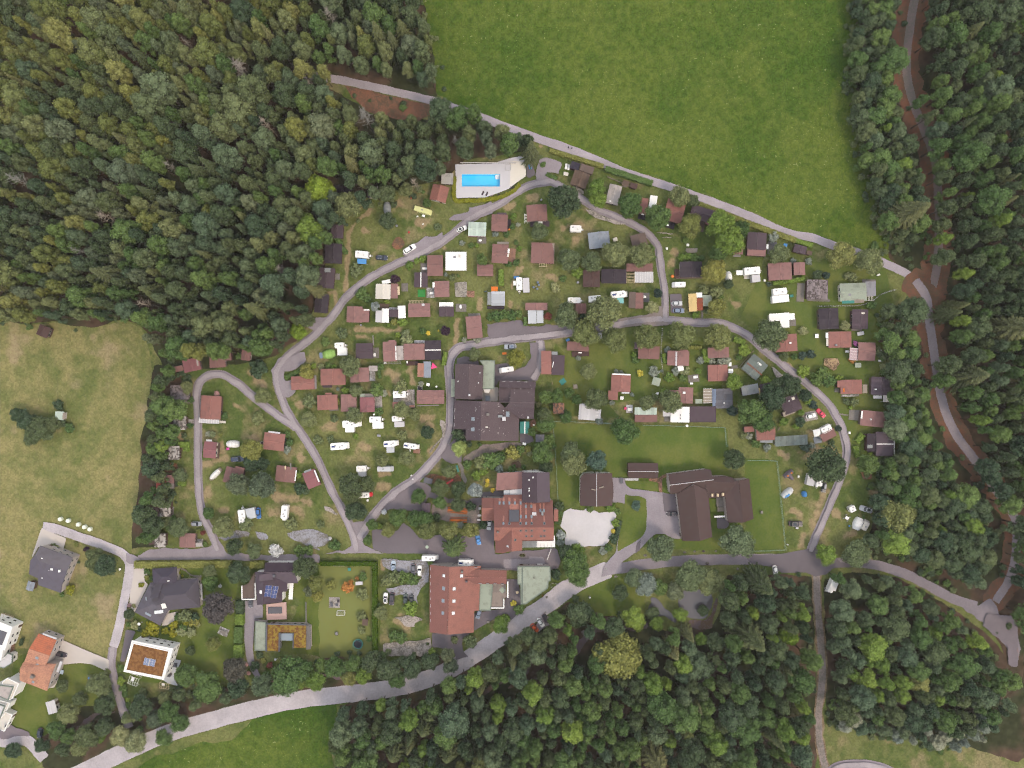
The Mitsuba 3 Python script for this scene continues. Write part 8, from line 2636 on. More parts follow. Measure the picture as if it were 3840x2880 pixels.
        if "trampoline" in full:
            r = w / 2
            put("jumping_mat", P(cyl(r * .84, .03, 0, 0, .72, 32)), (.03, .032, .04), "plain", t)
            put("rim_pad", P(ring(r * .9, .24, .74)), c, "clean", t)
            for k in range(6):
                a = k * PI / 3
                put("leg", P(beam((r * .9 * math.cos(a), r * .9 * math.sin(a), 0), (r * .9 * math.cos(a), r * .9 * math.sin(a), 2.3), .07)), "slt", "plain", t)
            put("top_hoop", P(ring(r * .93, .06, 2.3)), c, "plain", t)
        else:
            for (a, b, e, g) in ((w, .1, 0, -d / 2), (w, .1, 0, d / 2), (.1, d, -w / 2, 0), (.1, d, w / 2, 0)):
                put("side_board", P(bx(a, b, .35, e, g, 0)), "lgr", "clean", t)
            put("soil", P(bx(w - .15, d - .15, .28)), (.05, .05, .06), "earth", t)
    elif kind == "bicycle":
        for s in (-1, 1):
            a = np.linspace(0, 2 * PI, 17)
            put("wheel", P(cat_mesh([beam((s * .52 + .33 * math.cos(a[i]), .1 * s, .34 + .33 * math.sin(a[i])), (s * .52 + .33 * math.cos(a[i + 1]), .1 * s, .34 + .33 * math.sin(a[i + 1])), .05) for i in range(16)])), TYRE, "plain", t)
        put("frame", P(cat_mesh([beam((-.52, -.1, .34), (-.15, 0, .8), .05), beam((-.15, 0, .8), (.4, 0, .8), .05), beam((.4, 0, .8), (-.1, 0, .35), .05), beam((.4, 0, .95), (.52, .1, .34), .05), beam((-.52, -.1, .34), (-.1, 0, .35), .05)])), c, "paint", t)
        put("saddle", P(bx(.28, .16, .07, -.18, 0, .9)), (.03, .03, .03), "plain", t)
        put("handlebar", P(beam((.4, -.3, 1.0), (.4, .3, 1.0), .04)), "gry", "paint", t)
    elif kind == "slide":
        L = w
        pts = [(-L / 2 + .5, 1.7), (-L / 2 + 1.1, 1.6), (L / 2 - .6, .35), (L / 2, .25)]
        for i in range(3):
            (x0, z0), (x1, z1) = pts[i], pts[i + 1]
            put("chute", P(cat_mesh([beam((x0, 0, z0), (x1, 0, z1), .55, .05), beam((x0, .3, z0 + .1), (x1, .3, z1 + .1), .06, .2), beam((x0, -.3, z0 + .1), (x1, -.3, z1 + .1), .06, .2)])), c, "paint", t)
        put("platform", P(bx(.9, .9, .1, -L / 2 + .1, 0, 1.6)), "blu", "paint", t)
        for sx in (-.35, .35):
            for sy in (-.35, .35):
                put("post", P(bar(.09, .09, 2.2, -L / 2 + .1 + sx, sy, 0)), c, "paint", t)
        for k in range(5):
            put("rung", P(beam((-L / 2 - .35 - .06 * k, -.3, 1.4 - .28 * k), (-L / 2 - .35 - .06 * k, .3, 1.4 - .28 * k), .06)), "blu", "paint", t)
    elif kind == "barrier":
        put("boom", P(beam((-w / 2, 0, 1.0), (w / 2, 0, 1.02), .16)), c, "paint", t)
        put("pedestal", P(bx(.4, .4, 1.1, w / 2 - .2, 0, 0)), "lgr", "paint", t)
    elif kind == "planter":
        a = np.linspace(0, 2 * PI, 25)
        put("stone_rim", P(cat_mesh([beam((w / 2 * math.cos(a[i]), d / 2 * math.sin(a[i]), .15), (w / 2 * math.cos(a[i + 1]), d / 2 * math.sin(a[i + 1]), .15), .22, .3) for i in range(24)])), c, "gravel", t)
        put("soil", P(loft([(np.c_[np.cos(a[:-1]) * w * .45, np.sin(a[:-1]) * d * .45], 0), (np.c_[np.cos(a[:-1]) * w * .45, np.sin(a[:-1]) * d * .45], .2)])), (.05, .035, .025), "earth", t)
        lv = leaf_cloud(np.random.default_rng(3), [((0, 0, .4), .45), ((.5, .1, .35), .35), ((-.5, -.1, .35), .35)], 120, .16)
        put("foliage", P(lv[0]), np.tile(LEAF["oli"], (len(lv[0][0]), 1)), "leaf", t)
    elif kind == "manhole":
        put("frame_ring", P(ring(w / 2, .1, .02, 20), .30), c * .7, "plain", t)
        put("lid", P(cyl(w / 2 - .05, .03, 0, 0, .0, 20), .30), c * .75, "gravel", t)
    elif kind == "bridge":
        n = int(w / .3)
        for k in range(n):
            put("plank", P(bar(.27, 1.2, .08, w * ((k + .5) / n - .5), 0, .5)), c * random.uniform(.85, 1.1), "roofing", t)
        for s in (-1, 1):
            put("girder", P(beam((-w / 2, s * .5, .4), (w / 2, s * .5, .4), .16)), "brn", "plain", t)
            put("handrail", P(beam((-w / 2, s * .6, 1.4), (w / 2, s * .6, 1.4), .08)), c, "plain", t)
            for k in range(4):
                put("post", P(bar(.08, .08, .9, w * (k / 3 - .5) * .98, s * .6, .5)), c, "plain", t)
    elif kind == "statue":
        put("plinth", P(bx(.6, .6, .4)), "stn", "gravel", t)
        m = trimesh.creation.icosphere(subdivisions=2, radius=.35)
        v = np.asarray(m.vertices) * (1, .6, 1.8)
        put("carving", P((v * (1 + .25 * np.sin(v[:, 2:] * 4)) + (0, 0, 1.0), m.faces)), c, "clean", t)
    elif kind == "firebowl":
        put("bowl", P(cyl(.35, .3, 0, 0, .25, 18, .72)), (.03, .03, .035), "plain", t)
        put("ash_bed", P(cyl(.6, .03, 0, 0, .54, 18)), "gry", "gravel", t)
        for k in range(3):
            a = k * 2 * PI / 3
            put("leg", P(beam((.3 * math.cos(a), .3 * math.sin(a), .3), (.5 * math.cos(a), .5 * math.sin(a), 0), .06)), "blk", "plain", t)
    elif kind == "goal":
        z = 1.4
        for s in (-1, 1):
            put("post", P(cat_mesh([bar(.1, .1, z, s * w / 2, -d / 2, 0), beam((s * w / 2, -d / 2, z), (s * w / 2, d / 2, .05), .07), beam((s * w / 2, -d / 2, .05), (s * w / 2, d / 2, .05), .08)])), c, "paint", t)
        put("crossbar", P(beam((-w / 2, -d / 2, z), (w / 2, -d / 2, z), .1)), c, "paint", t)
        put("ground_bar", P(beam((-w / 2, d / 2, .05), (w / 2, d / 2, .05), .1)), c, "paint", t)
        net = [beam((-w / 2 + w * k / 10, -d / 2, z), (-w / 2 + w * k / 10, d / 2, .05), .02) for k in range(1, 10)] + [beam((-w / 2, -d / 2 + d * k / 5, z - (z - .05) * k / 5), (w / 2, -d / 2 + d * k / 5, z - (z - .05) * k / 5), .02) for k in range(1, 5)]
        put("net", P(cat_mesh(net)), "lgr", "plain", t)
    elif kind == "swing":
        put("canopy", P(bx(w, d, .1, 0, 0, 2.0)), c, "clean", t)
        put("seat", P(bx(w * .8, d * .5, .12, 0, 0, .5)), c * .9, "clean", t)
        for sx in (-1, 1):
            put("side_frame", P(cat_mesh([beam((sx * w * .48, -d / 2, 0), (sx * w * .48, 0, 2.0), .07), beam((sx * w * .48, d / 2, 0), (sx * w * .48, 0, 2.0), .07)])), "gry", "plain", t)
    elif kind == "stone":
        m = trimesh.creation.icosphere(subdivisions=2, radius=1)
        v = np.asarray(m.vertices)
        v = v * (1 + .35 * (meshkit.fbm(v * 1.3 + (X, Y, 0), 3) - .5))[:, None] * (w / 2, d / 2, min(w, d) * .4)
        put("rock_body", P((v + (0, 0, min(w, d) * .2), m.faces), 0), c, "gravel", t)
        m2 = trimesh.creation.icosphere(subdivisions=1, radius=1)
        put("moss_cap", P((np.asarray(m2.vertices) * (w * .22, d * .22, .06) + (w * .08, 0, min(w, d) * .52), m2.faces), 0), (.07, .08, .03), "earth", t)
    elif kind in ("frame", "greenhouse"):
        z = 1.9 if kind == "frame" else .7
        n = 4
        for s in (-1, 1):
            put("side_bar", P(cat_mesh([beam((-w / 2, s * d / 2, z), (w / 2, s * d / 2, z), .09), beam((-w / 2, s * d / 2, .05), (w / 2, s * d / 2, .05), .09)])), c, "clean", t)
            for k in (0, n):
                put("post", P(bar(.09, .09, z, w * (k / n - .5), s * d / 2, 0)), c, "clean", t)
        for k in range(n + 1):
            put("cross_bar", P(beam((w * (k / n - .5), -d / 2, z), (w * (k / n - .5), d / 2, z), .09)), c, "clean", t)
        if kind == "greenhouse":
            for k in range(n):
                put("lid_pane", P(bar(w / n - .12, d - .1, .03, w * ((k + .5) / n - .5), 0, z)), "cre", "clean", t)
        else:
            put("tabletop", P(bx(w * .35, d * .5, .06, -w * .25, 0, .75)), "wht", "clean", t)
    elif kind == "hottub":
        r = w / 2
        if "paddling" in full:
            put("pool_wall", P(ring(r, .14, .35)), "blu", "clean", t)
            put("water", P(cyl(r - .05, .03, 0, 0, .4, 28)), (.10, .50, .60), "glass", t)
            put("pool_floor", P(cyl(r, .06, 0, 0, 0, 28)), c, "clean", t)
        else:
            put("tub_wall", P(cyl(r, .9, 0, 0, 0, 28)), "brn", "roofing", t)
            put("cover", P(cyl(r + .06, .1, 0, 0, .9, 28)), (.06, .06, .07), "clean", t)
    elif kind == "bale":
        r = .72
        a = np.linspace(0, 2 * PI, 20, endpoint=False)
        v = []
        for z, k in ((0, .9), (.1, 1), (.62, 1.03), (1.15, 1), (1.27, .88)):
            v += [(r * k * math.cos(q), r * k * math.sin(q), z) for q in a]
        v = np.array(v); v += (meshkit.noise(v * 5 + X)[:, None] - .5) * .06
        put("wrapped_roll", P(hull(v), .0), (.72, .76, .66), "clean", t)
        for z in (.3, .62, .95):
            put("film_band", P(ring(r * 1.02, .05, z, 20), .0), (.66, .72, .60), "clean", t)
    landmarks.append((X, Y, full, max(w, d) / 2)) if kind in ("pad", "gazebo", "trampoline", "parasol", "slide", "bale") else None

def leaf_cloud(r, lobes, n, size, up=.15, rough=.55):
    """Leaf clumps over the surface of ball-shaped lobes [((x, y, z), radius)]: ((vertices, faces), tone per vertex)."""
    C0 = np.array([l[0] for l in lobes], float)
    R0 = np.array([l[1] for l in lobes], float)
    w = R0 ** 2 / (R0 ** 2).sum()
    k = r.choice(len(lobes), int(n * 1.7), p=w)
    d = r.normal(size=(len(k), 3)); d[:, 2] += up
    d /= np.linalg.norm(d, axis=1, keepdims=True)
    p = C0[k] + d * (R0[k] * r.uniform(.80, 1.22, len(k)))[:, None]
    deep = np.zeros(len(p), bool)
    for c, q in zip(C0, R0):
        deep |= np.linalg.norm(p - c, axis=1) < q * .78
    keep = ~deep & (d[:, 2] > -.55)
    p, d, k = p[keep][:n], d[keep][:n], k[keep][:n]
    m = len(p)
    nrm = d + r.normal(size=(m, 3)) * rough
    nrm /= np.linalg.norm(nrm, axis=1, keepdims=True)
    u = np.cross(nrm, r.normal(size=(m, 3))); u /= np.linalg.norm(u, axis=1, keepdims=True)
    v = np.cross(nrm, u)
    s = size * r.uniform(.6, 1.35, m)[:, None]
    q = r.uniform(.55, 1.0, m)[:, None]
    V = np.stack([p - u * s * .5, p - v * s * .5 * q, p + u * s * .55, p + v * s * .5 * q], 1).reshape(-1, 3)
    i = np.arange(m) * 4
    F = np.vstack([np.c_[i, i + 1, i + 2], np.c_[i, i + 2, i + 3]])
    lobe_tone = r.uniform(.86, 1.14, len(lobes))
    tone = np.repeat(r.uniform(.72, 1.30, m) * lobe_tone[k], 4)
    return (V, F), tone

for h, short, full in rows:
    if h[0] == "X":
        small(h, full)

# stepping stones, hedges, fences
for h, _, _ in rows:
    if h[0] == "Y":
        p = smooth_line(np.array(h[1:], float).reshape(-1, 2))
        L = LineString(p)
        t = tag(key_for("stepping_stone_path"), "line of grey stepping stones crossing the grass", kind="structure")
        n = int(L.length / .62)
        for k in range(n):
            q = L.interpolate((k + .5) / n, normalized=True)
            s = random.uniform(.34, .46)
            put("stone", place(bx(s, s * .8, .14), q.x + random.uniform(-.05, .05), q.y + random.uniform(-.05, .05), .03, random.uniform(0, 90)), jit("lgr", .12), "gravel", t)

def hedge(h, full):
    w, col, hh = float(h[1]), h[2], float(h[3])
    p = smooth_line(np.array(h[4:], float).reshape(-1, 2), 4)
    line = LineString(p)
    t = thing("hedge", full, "hedge", "clipped hedges of the camp and gardens")
    r = np.random.default_rng(int(abs(p[0, 0] * 13 + p[0, 1] * 7)) + 5)
    poly = line.buffer(w / 2, cap_style="flat", join_style="mitre")
    core = prism(poly.buffer(-.12, join_style="mitre"), lambda v: np.full(len(v), hh - .15), lambda v: np.zeros(len(v)))
    L = line.length
    n = int(L * (w + 2 * hh) * 14)
    s = r.uniform(0, L, n)
    q = np.array([line.interpolate(a).coords[0] for a in s])
    q2 = np.array([line.interpolate(min(a + .05, L)).coords[0] for a in s])
    q1 = np.array([line.interpolate(max(a - .05, 0)).coords[0] for a in s])
    d = q2 - q1; d /= np.linalg.norm(d, axis=1, keepdims=True) + 1e-9
    nn = np.c_[-d[:, 1], d[:, 0]]
    pick = r.uniform(0, w + 2 * hh, n)
    off = np.where(pick < w, pick - w / 2, np.where(pick < w + hh, w / 2, -w / 2))
    z = np.where(pick < w, hh, (pick - w) % hh)
    bump = (meshkit.fbm(np.c_[q * .9, z]) - .5) * .5
    P = np.c_[q + nn * off[:, None], z + np.where(pick < w, bump, 0)]
    nr = np.where((pick < w)[:, None], np.array([[0, 0, 1.0]]), np.c_[nn * np.sign(off)[:, None], np.zeros(n)]) + r.normal(size=(n, 3)) * .5
    nr /= np.linalg.norm(nr, axis=1, keepdims=True)
    u = np.cross(nr, r.normal(size=(n, 3))); u /= np.linalg.norm(u, axis=1, keepdims=True)
    v = np.cross(nr, u)
    sz = r.uniform(.16, .42, n)[:, None]
    V = np.stack([P - u * sz, P - v * sz * .7, P + u * sz, P + v * sz * .7], 1).reshape(-1, 3)
    i = np.arange(n) * 4
    F = np.vstack([np.c_[i, i + 1, i + 2], np.c_[i, i + 2, i + 3]])
    base = np.array(LEAF[col])
    tone = np.repeat(r.uniform(.75, 1.25, n), 4)
    put("foliage", (V, F), base * tone[:, None], "leaf", t)
    if core is not None:
        put("branches", core, base * .9, "leaf", t)
    c = line.interpolate(.5, normalized=True)
    landmarks.append((c.x, c.y, labels[t]["label"], w))

def fence(h, full):
    kind = h[1]
    p = np.array(h[2:], float).reshape(-1, 2)
    line = LineString(p)
    t = thing("fence", full, "fence")
    hh = 1.5 if kind == "mesh" else 1.1
    n = max(2, int(line.length / 2.6))
    for k in range(n + 1):
        q = line.interpolate(k / n, normalized=True)
        put("post", cyl(.06, hh + .05, q.x, q.y, 0, 8), (.12, .22, .17) if kind == "mesh" else "tan", "plain", t)
    for a, b in zip(p[:-1], p[1:]):
        if kind == "mesh":
            put("rail", beam((*a, hh), (*b, hh), .06), (.20, .27, .24), "plain", t)
            L = np.linalg.norm(b - a)
            wires = [beam((*a, z), (*b, z), .02) for z in (.2, .6, 1.0)] + [beam((*(a + (b - a) * k / int(L)), .05), (*(a + (b - a) * (k + .5) / int(L)), hh), .018) for k in range(int(L))] + [beam((*(a + (b - a) * (k + .5) / int(L)), hh), (*(a + (b - a) * (k + 1) / int(L)), .05), .018) for k in range(int(L))]
            put("wire_mesh", cat_mesh(wires), (.30, .40, .36), "plain", t)
        else:
            for z in (.3, .65, 1.0):
                put("board", beam((*a, z), (*b, z), .06, .2), jit("tan", .1), "roofing", t)

for h, short, full in rows:
    if h[0] == "H": hedge(h, full)
    elif h[0] == "F": fence(h, full)

# ------------------------------------------------------------------ people
def figure(X, Y, A, top, bottom, label, swim=False, stride=.18):
    import manifold3d as m3
    def ball(p, r): return m3.Manifold.sphere(r, 10).translate([float(x) for x in p])
    def bone(p, q, a, b): return m3.Manifold.batch_hull([ball(p, a), ball(q, b)])
    t = thing("person", label, "person")
    S = {"head": (.02, 0, 1.60), "neck": (0, 0, 1.45)}
    parts_skin = [bone((.02, 0, 1.58), (.03, 0, 1.66), .095, .09), bone((0, 0, 1.42), (.02, 0, 1.55), .06, .06), ball((.115, 0, 1.58), .02)]
    shirt = [bone((0, .15, 1.38), (0, -.15, 1.38), .10, .10), bone((0, 0, 1.36), (0, 0, 1.02), .16, .14)]
    legs_ = [bone((0, 0, 1.02), (0, 0, .92), .15, .15)]
    for s in (-1, 1):
        hip, knee, foot = (0, s * .09, .92), (s * stride * .5 + .03, s * .10, .50), (s * stride, s * .10, .09)
        legs_ += [bone(hip, knee, .095, .065), bone(knee, foot, .065, .045), bone(foot, (foot[0] + .16, foot[1], .05), .05, .04)]
        sh, el, ha = (0, s * .20, 1.38), (-s * .07, s * .26, 1.10), (-s * .02 + .04, s * .27, .86)
        shirt += [bone(sh, el, .062, .05)]
        parts_skin += [bone(el, ha, .045, .032), bone(ha, (ha[0], ha[1], ha[2] - .07), .04, .038)]
        for f in range(4):
            b = (ha[0] + .027 * (f - 1.5), ha[1], ha[2] - .09)
            parts_skin.append(bone(b, (b[0] + .01, b[1] - s * .012, b[2] - (.075 if f in (1, 2) else .06)), .0095, .008))
        parts_skin.append(bone((ha[0] + .045, ha[1], ha[2] - .03), (ha[0] + .075, ha[1], ha[2] - .085), .011, .009))
        parts_skin.append(ball((.02, s * .095, 1.60), .02))
    def out(ms):
        m = m3.Manifold.batch_boolean(ms, m3.OpType.Add).to_mesh()
        return np.array(m.vert_properties[:, :3]), np.array(m.tri_verts)
    def fix(m):
        v, f = m
        if swim:   # lying on the water, face down
            v = np.c_[v[:, 2] - .9, v[:, 1], -v[:, 0] * .8 - .03]
        return place((v, f), X, Y, 0.02 if swim else .12, A)
    put("body", fix(out(parts_skin)), (.42, .25, .18), "plain", t)
    put("hair", fix(out([bone((-.01, 0, 1.66), (.01, 0, 1.68), .098, .092)])), (.05, .03, .02), "plain", t)
    put("shirt", fix(out(shirt)), top, "plain", t)
    put("trousers", fix(out(legs_)), bottom, "plain", t)
for h, short, full in rows:
    if h[0] == "Q":
        tp = {"dark": C["dark"], "lite": C["lite"], "rust": C["rust"]}[h[3]]
        figure(float(h[1]), float(h[2]), random.uniform(0, 360), tp, C["nav"], full)
figure(px0 + 6.6, cy - .2, 200, (.42, .25, .18), (.05, .05, .10), "swimmer in dark trunks near the middle of the pool", True, .05)
figure(px0 + 8.3, cy - .7, 30, (.10, .10, .14), (.10, .10, .14), "second swimmer in a dark suit in the pool", True, .05)
for i, (a, b, an) in enumerate(((7.5, -2.4, 62), (8.9, -2.7, 62), (13.0, -3.3, 70), (17.6, -.9, 78), (18.5, -.7, 78), (19.4, -.55, 78))):
    small(["X", "lounger", str(px0 + a), str(py0 + b), "1.5", ".65", str(an), "blk"], ["first", "second", "third", "fourth", "fifth", "sixth"][i] + " dark sun lounger from the west along the pool deck edge")
for i, (a, b, an) in enumerate(((4.2, -2.9, 20), (11.0, -3.0, 32))):
    t = thing("closed_parasol", ["western", "eastern"][i] + " folded pink parasol lying on the pool deck", "parasol")
    put("furled_canopy", place(loft([(rrect(1.7, .22, .1), .12), (rrect(1.5, .1, .05), .32)]), px0 + a, py0 + b, .1, an), "pnp", "clean", t)
    put("pole", place(beam((-1.2, 0, .2), (1.1, 0, .2), .06), px0 + a, py0 + b, .1, an), "wht", "plain", t)

# flower border south of the pool
hedge(["H", "1.3", "yel2", ".8"] + [str(v) for v in (px0 - 2.6, py0 + 3.6, px0 - 2.5, py0 - 4.6, px0 + 2, py0 - 5.0, px0 + 8.0, py0 - 4.8, px0 + 13.4, py0 - 3.9, px0 + 18, py0 - 1.9, px0 + 20.6, py0 + .8)], "flowering yellow-green border hedge curving round the pool deck")

# ------------------------------------------------------------------ trees
def lobed(seed, nl, base, top, shape="dome", lobe=(.30, .46)):
    r = np.random.default_rng(seed)
    L = []
    mid = (base + top) / 2
    hz = (top - base) / 2
    for k in range(nl):
        z = r.uniform(-.75, .92)
        wide = math.sqrt(max(0, 1 - z * z)) if shape == "dome" else (1 - z) * .5 + .12 if shape == "cone" else (1 - abs(z) ** 3) * .9
        a = k * 2.4 + r.uniform(-.5, .5)
        q = r.uniform(.45, .72) * wide
        lr = r.uniform(*lobe) * (1.0 if shape != "cone" else .8)
        L.append(((q * math.cos(a), q * math.sin(a), z * hz * .78), lr))
    L.append(((0, 0, 0), .5 if shape != "cone" else .35))
    L.append(((r.uniform(-.15, .15), r.uniform(-.15, .15), hz * .6), .36 if shape != "cone" else .25))
    return [((x, y, zz + mid), q) for (x, y, zz), q in L]

def core_of(lobes, k=.74):
    ico = trimesh.creation.icosphere(subdivisions=1, radius=1)
    return cat_mesh([(np.asarray(ico.vertices) * (r * k) + c, np.asarray(ico.faces)) for c, r in lobes])

def trunk_mesh(h, r, tips):
    ms = [cyl(r * 1.25, h * .12, 0, 0, 0, 8, r), cyl(r, h * .5, 0, 0, h * .12, 8, r * .6)]
    for q in tips:
        p = np.array([0, 0, h * .45]); q = np.asarray(q, float)
        ms.append(beam(p, p + (q - p) * .8, r * .55))
    return cat_mesh(ms)

ARCH = {}
def arch(name, seed, nl, n, size, base, top, shape="dome", lobe=(.30, .46), rough=.55):
    lobes = lobed(seed, nl, base, top, shape, lobe)
    r = np.random.default_rng(seed + 100)
    (V, F), tone = leaf_cloud(r, lobes, n, size, rough=rough)
    cv, cf = core_of(lobes)
    tone = np.r_[tone, np.full(len(cv), .95)]
    ARCH[name] = (np.vstack([V, cv]), np.vstack([F, cf + len(V)]), tone, trunk_mesh(top * .8, .055, [l[0] for l in lobes[:4]]), top)
for i in range(5):
    arch("garden%d" % i, 10 + i, 22 + i, 3600, .095, .55, 2.0, "dome", (.20, .36), .7)
for i in range(6):
    arch("wood%d" % i, 30 + i, 30 + 2 * i, 2500, .105, 1.0, 4.0 + .22 * i, ["dome", "barrel", "cone"][i % 3], (.17, .32), .75)
for i in range(3):
    arch("shrub%d" % i, 50 + i, 9, 420, .24, .25, 1.35, "dome", (.30, .46))

def conifer(name, seed, tiers=15, top=3.4, star=False):
    r = np.random.default_rng(seed)
    V, F, tone = [], [], []
    o = 0
    for k in range(tiers):
        u = k / (tiers - 1)
        z = top * (.14 + .84 * u)
        R = (1 - u) ** (.85 if not star else .7) + .05
        nb = int(12 - 5 * u)
        for b in range(nb):
            a = 2 * PI * (b + r.uniform(-.3, .3)) / nb + k * .7
            dirv = np.array([math.cos(a), math.sin(a), 0]); side = np.array([-math.sin(a), math.cos(a), 0])
            n = max(3, int(8 * R) + 2)
            tb = r.uniform(.8, 1.15)
            for s in range(n):
                q = (s + .5) / n
                p = dirv * R * q + np.array([0, 0, z - .30 * R * q * q - .02])
                for sg in (-1, 1):
                    w = (.17 if not star else .13) * (1.15 - q) * (R * .6 + .4) + .03
                    tip = p + side * sg * w + dirv * .07 - np.array([0, 0, .03])
                    V += [p - dirv * .05, p + dirv * .06, tip, p + side * sg * w * .6 - dirv * .04]
                    F += [(o, o + 1, o + 2), (o, o + 2, o + 3)]
                    tone += [tb * r.uniform(.8, 1.2)] * 4
                    o += 4
    cone = cyl(.42, top * .78, 0, 0, top * .15, 9, .02)
    V, F = np.array(V), np.array(F)
    tone = np.r_[tone, np.full(len(cone[0]), .8)]
    ARCH[name] = (np.vstack([V, cone[0]]), np.vstack([F, cone[1] + len(V)]), tone, cyl(.05, top * .9, 0, 0, 0, 8, .015), top)
conifer("spruce0", 70); conifer("spruce1", 71, 17, 3.8); conifer("star0", 72, 12, 1.9, True)

def bare_tree(name, seed, top=4.0):
    r = np.random.default_rng(seed)
    ms = [cyl(.05, top, 0, 0, 0, 7, .012)]
    for k in range(26):
        z = top * r.uniform(.45, .95); a = r.uniform(0, 2 * PI); L = r.uniform(.3, .8) * (1.2 - z / top)
        q = np.array([math.cos(a) * L, math.sin(a) * L, z + L * .5])
        ms.append(beam((0, 0, z), q, .022))
        for j in range(3):
            d = r.normal(size=3) * .18
            ms.append(beam((q * .6 + np.array([0, 0, z]) * .4), q + d, .012))
    v, f = cat_mesh(ms)
    ARCH[name] = (v, f, np.ones(len(v)), cyl(.04, top * .3, 0, 0, 0, 7, .04), top)
bare_tree("bare0", 90); bare_tree("bare1", 91, 4.6)

crown_ply, trunk_ply = {}, {}
def tree_group(name, hue, v):
    gid = "%s_%s_%d_kind" % (name, hue, v)
    if gid not in scene:
        a = ARCH[name]
        if name not in trunk_ply:
            trunk_ply[name] = mikit.ply(a[3], "plain", smooth=False, uv=colour_uv(np.tile((.09, .07, .055), (len(a[3][0]), 1))))
        r = np.random.default_rng(v * 31 + len(hue))
        base = np.array(LEAF[hue]) * (1 + (v - 1) * .13) * np.array([1 + .06 * (v - 1), 1, 1 - .05 * (v - 1)])
        scene[gid] = {"type": "shapegroup", "crown": mikit.ply((a[0], a[1]), "leaf", smooth=False, uv=colour_uv(base * a[2][:, None])), "trunk": dict(trunk_ply[name])}
    return gid

def plant(key, name, hue, x, y, r, h, rot=None, v=None):
    """An instance of a tree kind: crown radius r, height h."""
    a = ARCH[name]
    v = random.randrange(3) if v is None else v
    rot = random.uniform(0, 360) if rot is None else rot
    scene[key] = {"type": "instance", "to_world": T().translate([x, y, -.02]).rotate([0, 0, 1], rot).scale([r * random.uniform(.93, 1.07), r * random.uniform(.93, 1.07), h / a[4]]),
                  "kind": {"type": "ref", "id": tree_group(name, hue, v)}}

DIRS = ["east", "north-east", "north", "north-west", "west", "south-west", "south", "south-east"]
taken = {}
def where_label(desc, x, y):
    """desc + where it stands by the nearest named thing; a second thing, then a finer word, where that is not enough."""
    cand = sorted(landmarks, key=lambda l: math.hypot(l[0] - x, l[1] - y) - l[3])[:14]
    best = None
    for lm in cand:
        dx, dy = x - lm[0], y - lm[1]
        d = DIRS[int(round(math.degrees(math.atan2(dy, dx)) / 45)) % 8]
        s = "%s %s of the %s" % (desc, d, lm[2])
        s = " ".join(s.split()[:16])
        if s.lower() not in taken and len(("%s %s of the %s" % (desc, d, lm[2])).split()) <= 16:
            best = s
            break
    if best is None:
        lm = cand[0]
        best = " ".join(("another %s near the %s" % (desc, lm[2])).split()[:16])
        if best.lower() in taken:
            best = " ".join(("yet another %s by the %s" % (desc, lm[2])).split()[:16])
    taken[best.lower()] = 1
    return best

nT = 0
for h, _, _ in rows:
    if h[0] in "TBS" and len(h) == 6:
        x, y, r, hue, hh = float(h[1]), float(h[2]), float(h[3]), h[4], float(h[5])
        if h[0] == "T":
            size = "big" if r > 4.6 else "small" if r < 2.3 else "round"
            key = key_for("broadleaf_tree")
            if hh >= 12 and r > 4: nm = "garden%d" % (nT % 5)
            else: nm = "garden%d" % (nT % 5)
            plant(key, nm, hue, x, y, r * 1.02, max(hh, r * 1.25))
            tag(key, where_label("%s %s tree" % (size, HUEWORD[hue]), x, y), "tree", "trees of the camp and gardens")
            nT += 1
        elif h[0] == "B":
            size = "low" if r < 1.1 else "broad" if r > 2 else "bushy"
            key = key_for("shrub")
            plant(key, "shrub%d" % (nT % 3), hue, x, y, r * 1.05, hh * 1.1)
            tag(key, where_label("%s %s shrub" % (size, HUEWORD[hue]), x, y), "shrub", "shrubs of the camp and gardens")
            nT += 1
        else:
            key = key_for("conifer_tree")
            plant(key, "star0" if hue == "spk" else "spruce%d" % (nT % 2), hue, x, y, r, hh, v=1)
            tag(key, where_label("tall %s conifer" % HUEWORD[hue], x, y), "tree", "single conifers")
            nT += 1

MIX = dict(mix=[("drg", 7), ("dro", 7), ("slg", 3), ("grn", 3), ("oli", 4), ("slo", 1), ("grn", 1)],
           dark=[("drg", 8), ("grn", 4), ("dro", 4), ("ylg", 1), ("slg", 1)],
           mix2=[("drg", 6), ("grn", 5), ("dro", 3), ("slg", 2), ("ylg", 2), ("dro", 1), ("oyg", 1)],
           mix3=[("grn", 4), ("drg", 3), ("oli", 3), ("ylg", 2), ("dro", 2)], wil=[("wil", 5), ("sil", 2), ("slg", 2)])
STANDNAME = dict(nw="the north-west wood", wstrip="the west tree belt", emid="the belt by the big meadow", elow="the copse east of camp", east="the wood beyond the east track",
                 south="the wood south of the pond", mid="the road fork wood", wil="the willow fringe", sw="the creekside trees")
wood, bounds_of = [], {}
fr = np.random.default_rng(2024)
occupied = [(float(h[1]), float(h[2]), float(h[3])) for h, _, _ in rows if h[0] in "TS" and len(h) == 6]
creek = [Polygon(np.array(l.split()[3:], float).reshape(-1, 2)).buffer(1.6) for l in GEO.splitlines() if l.split()[2] in ("mud", "wat")]
build_u = unary_union(creek + [box(px0 - 4, py0 - 6, px1 + 12, py1 + 5)] + [Point(l[0], l[1]).buffer(l[3] + .5) for l in landmarks])
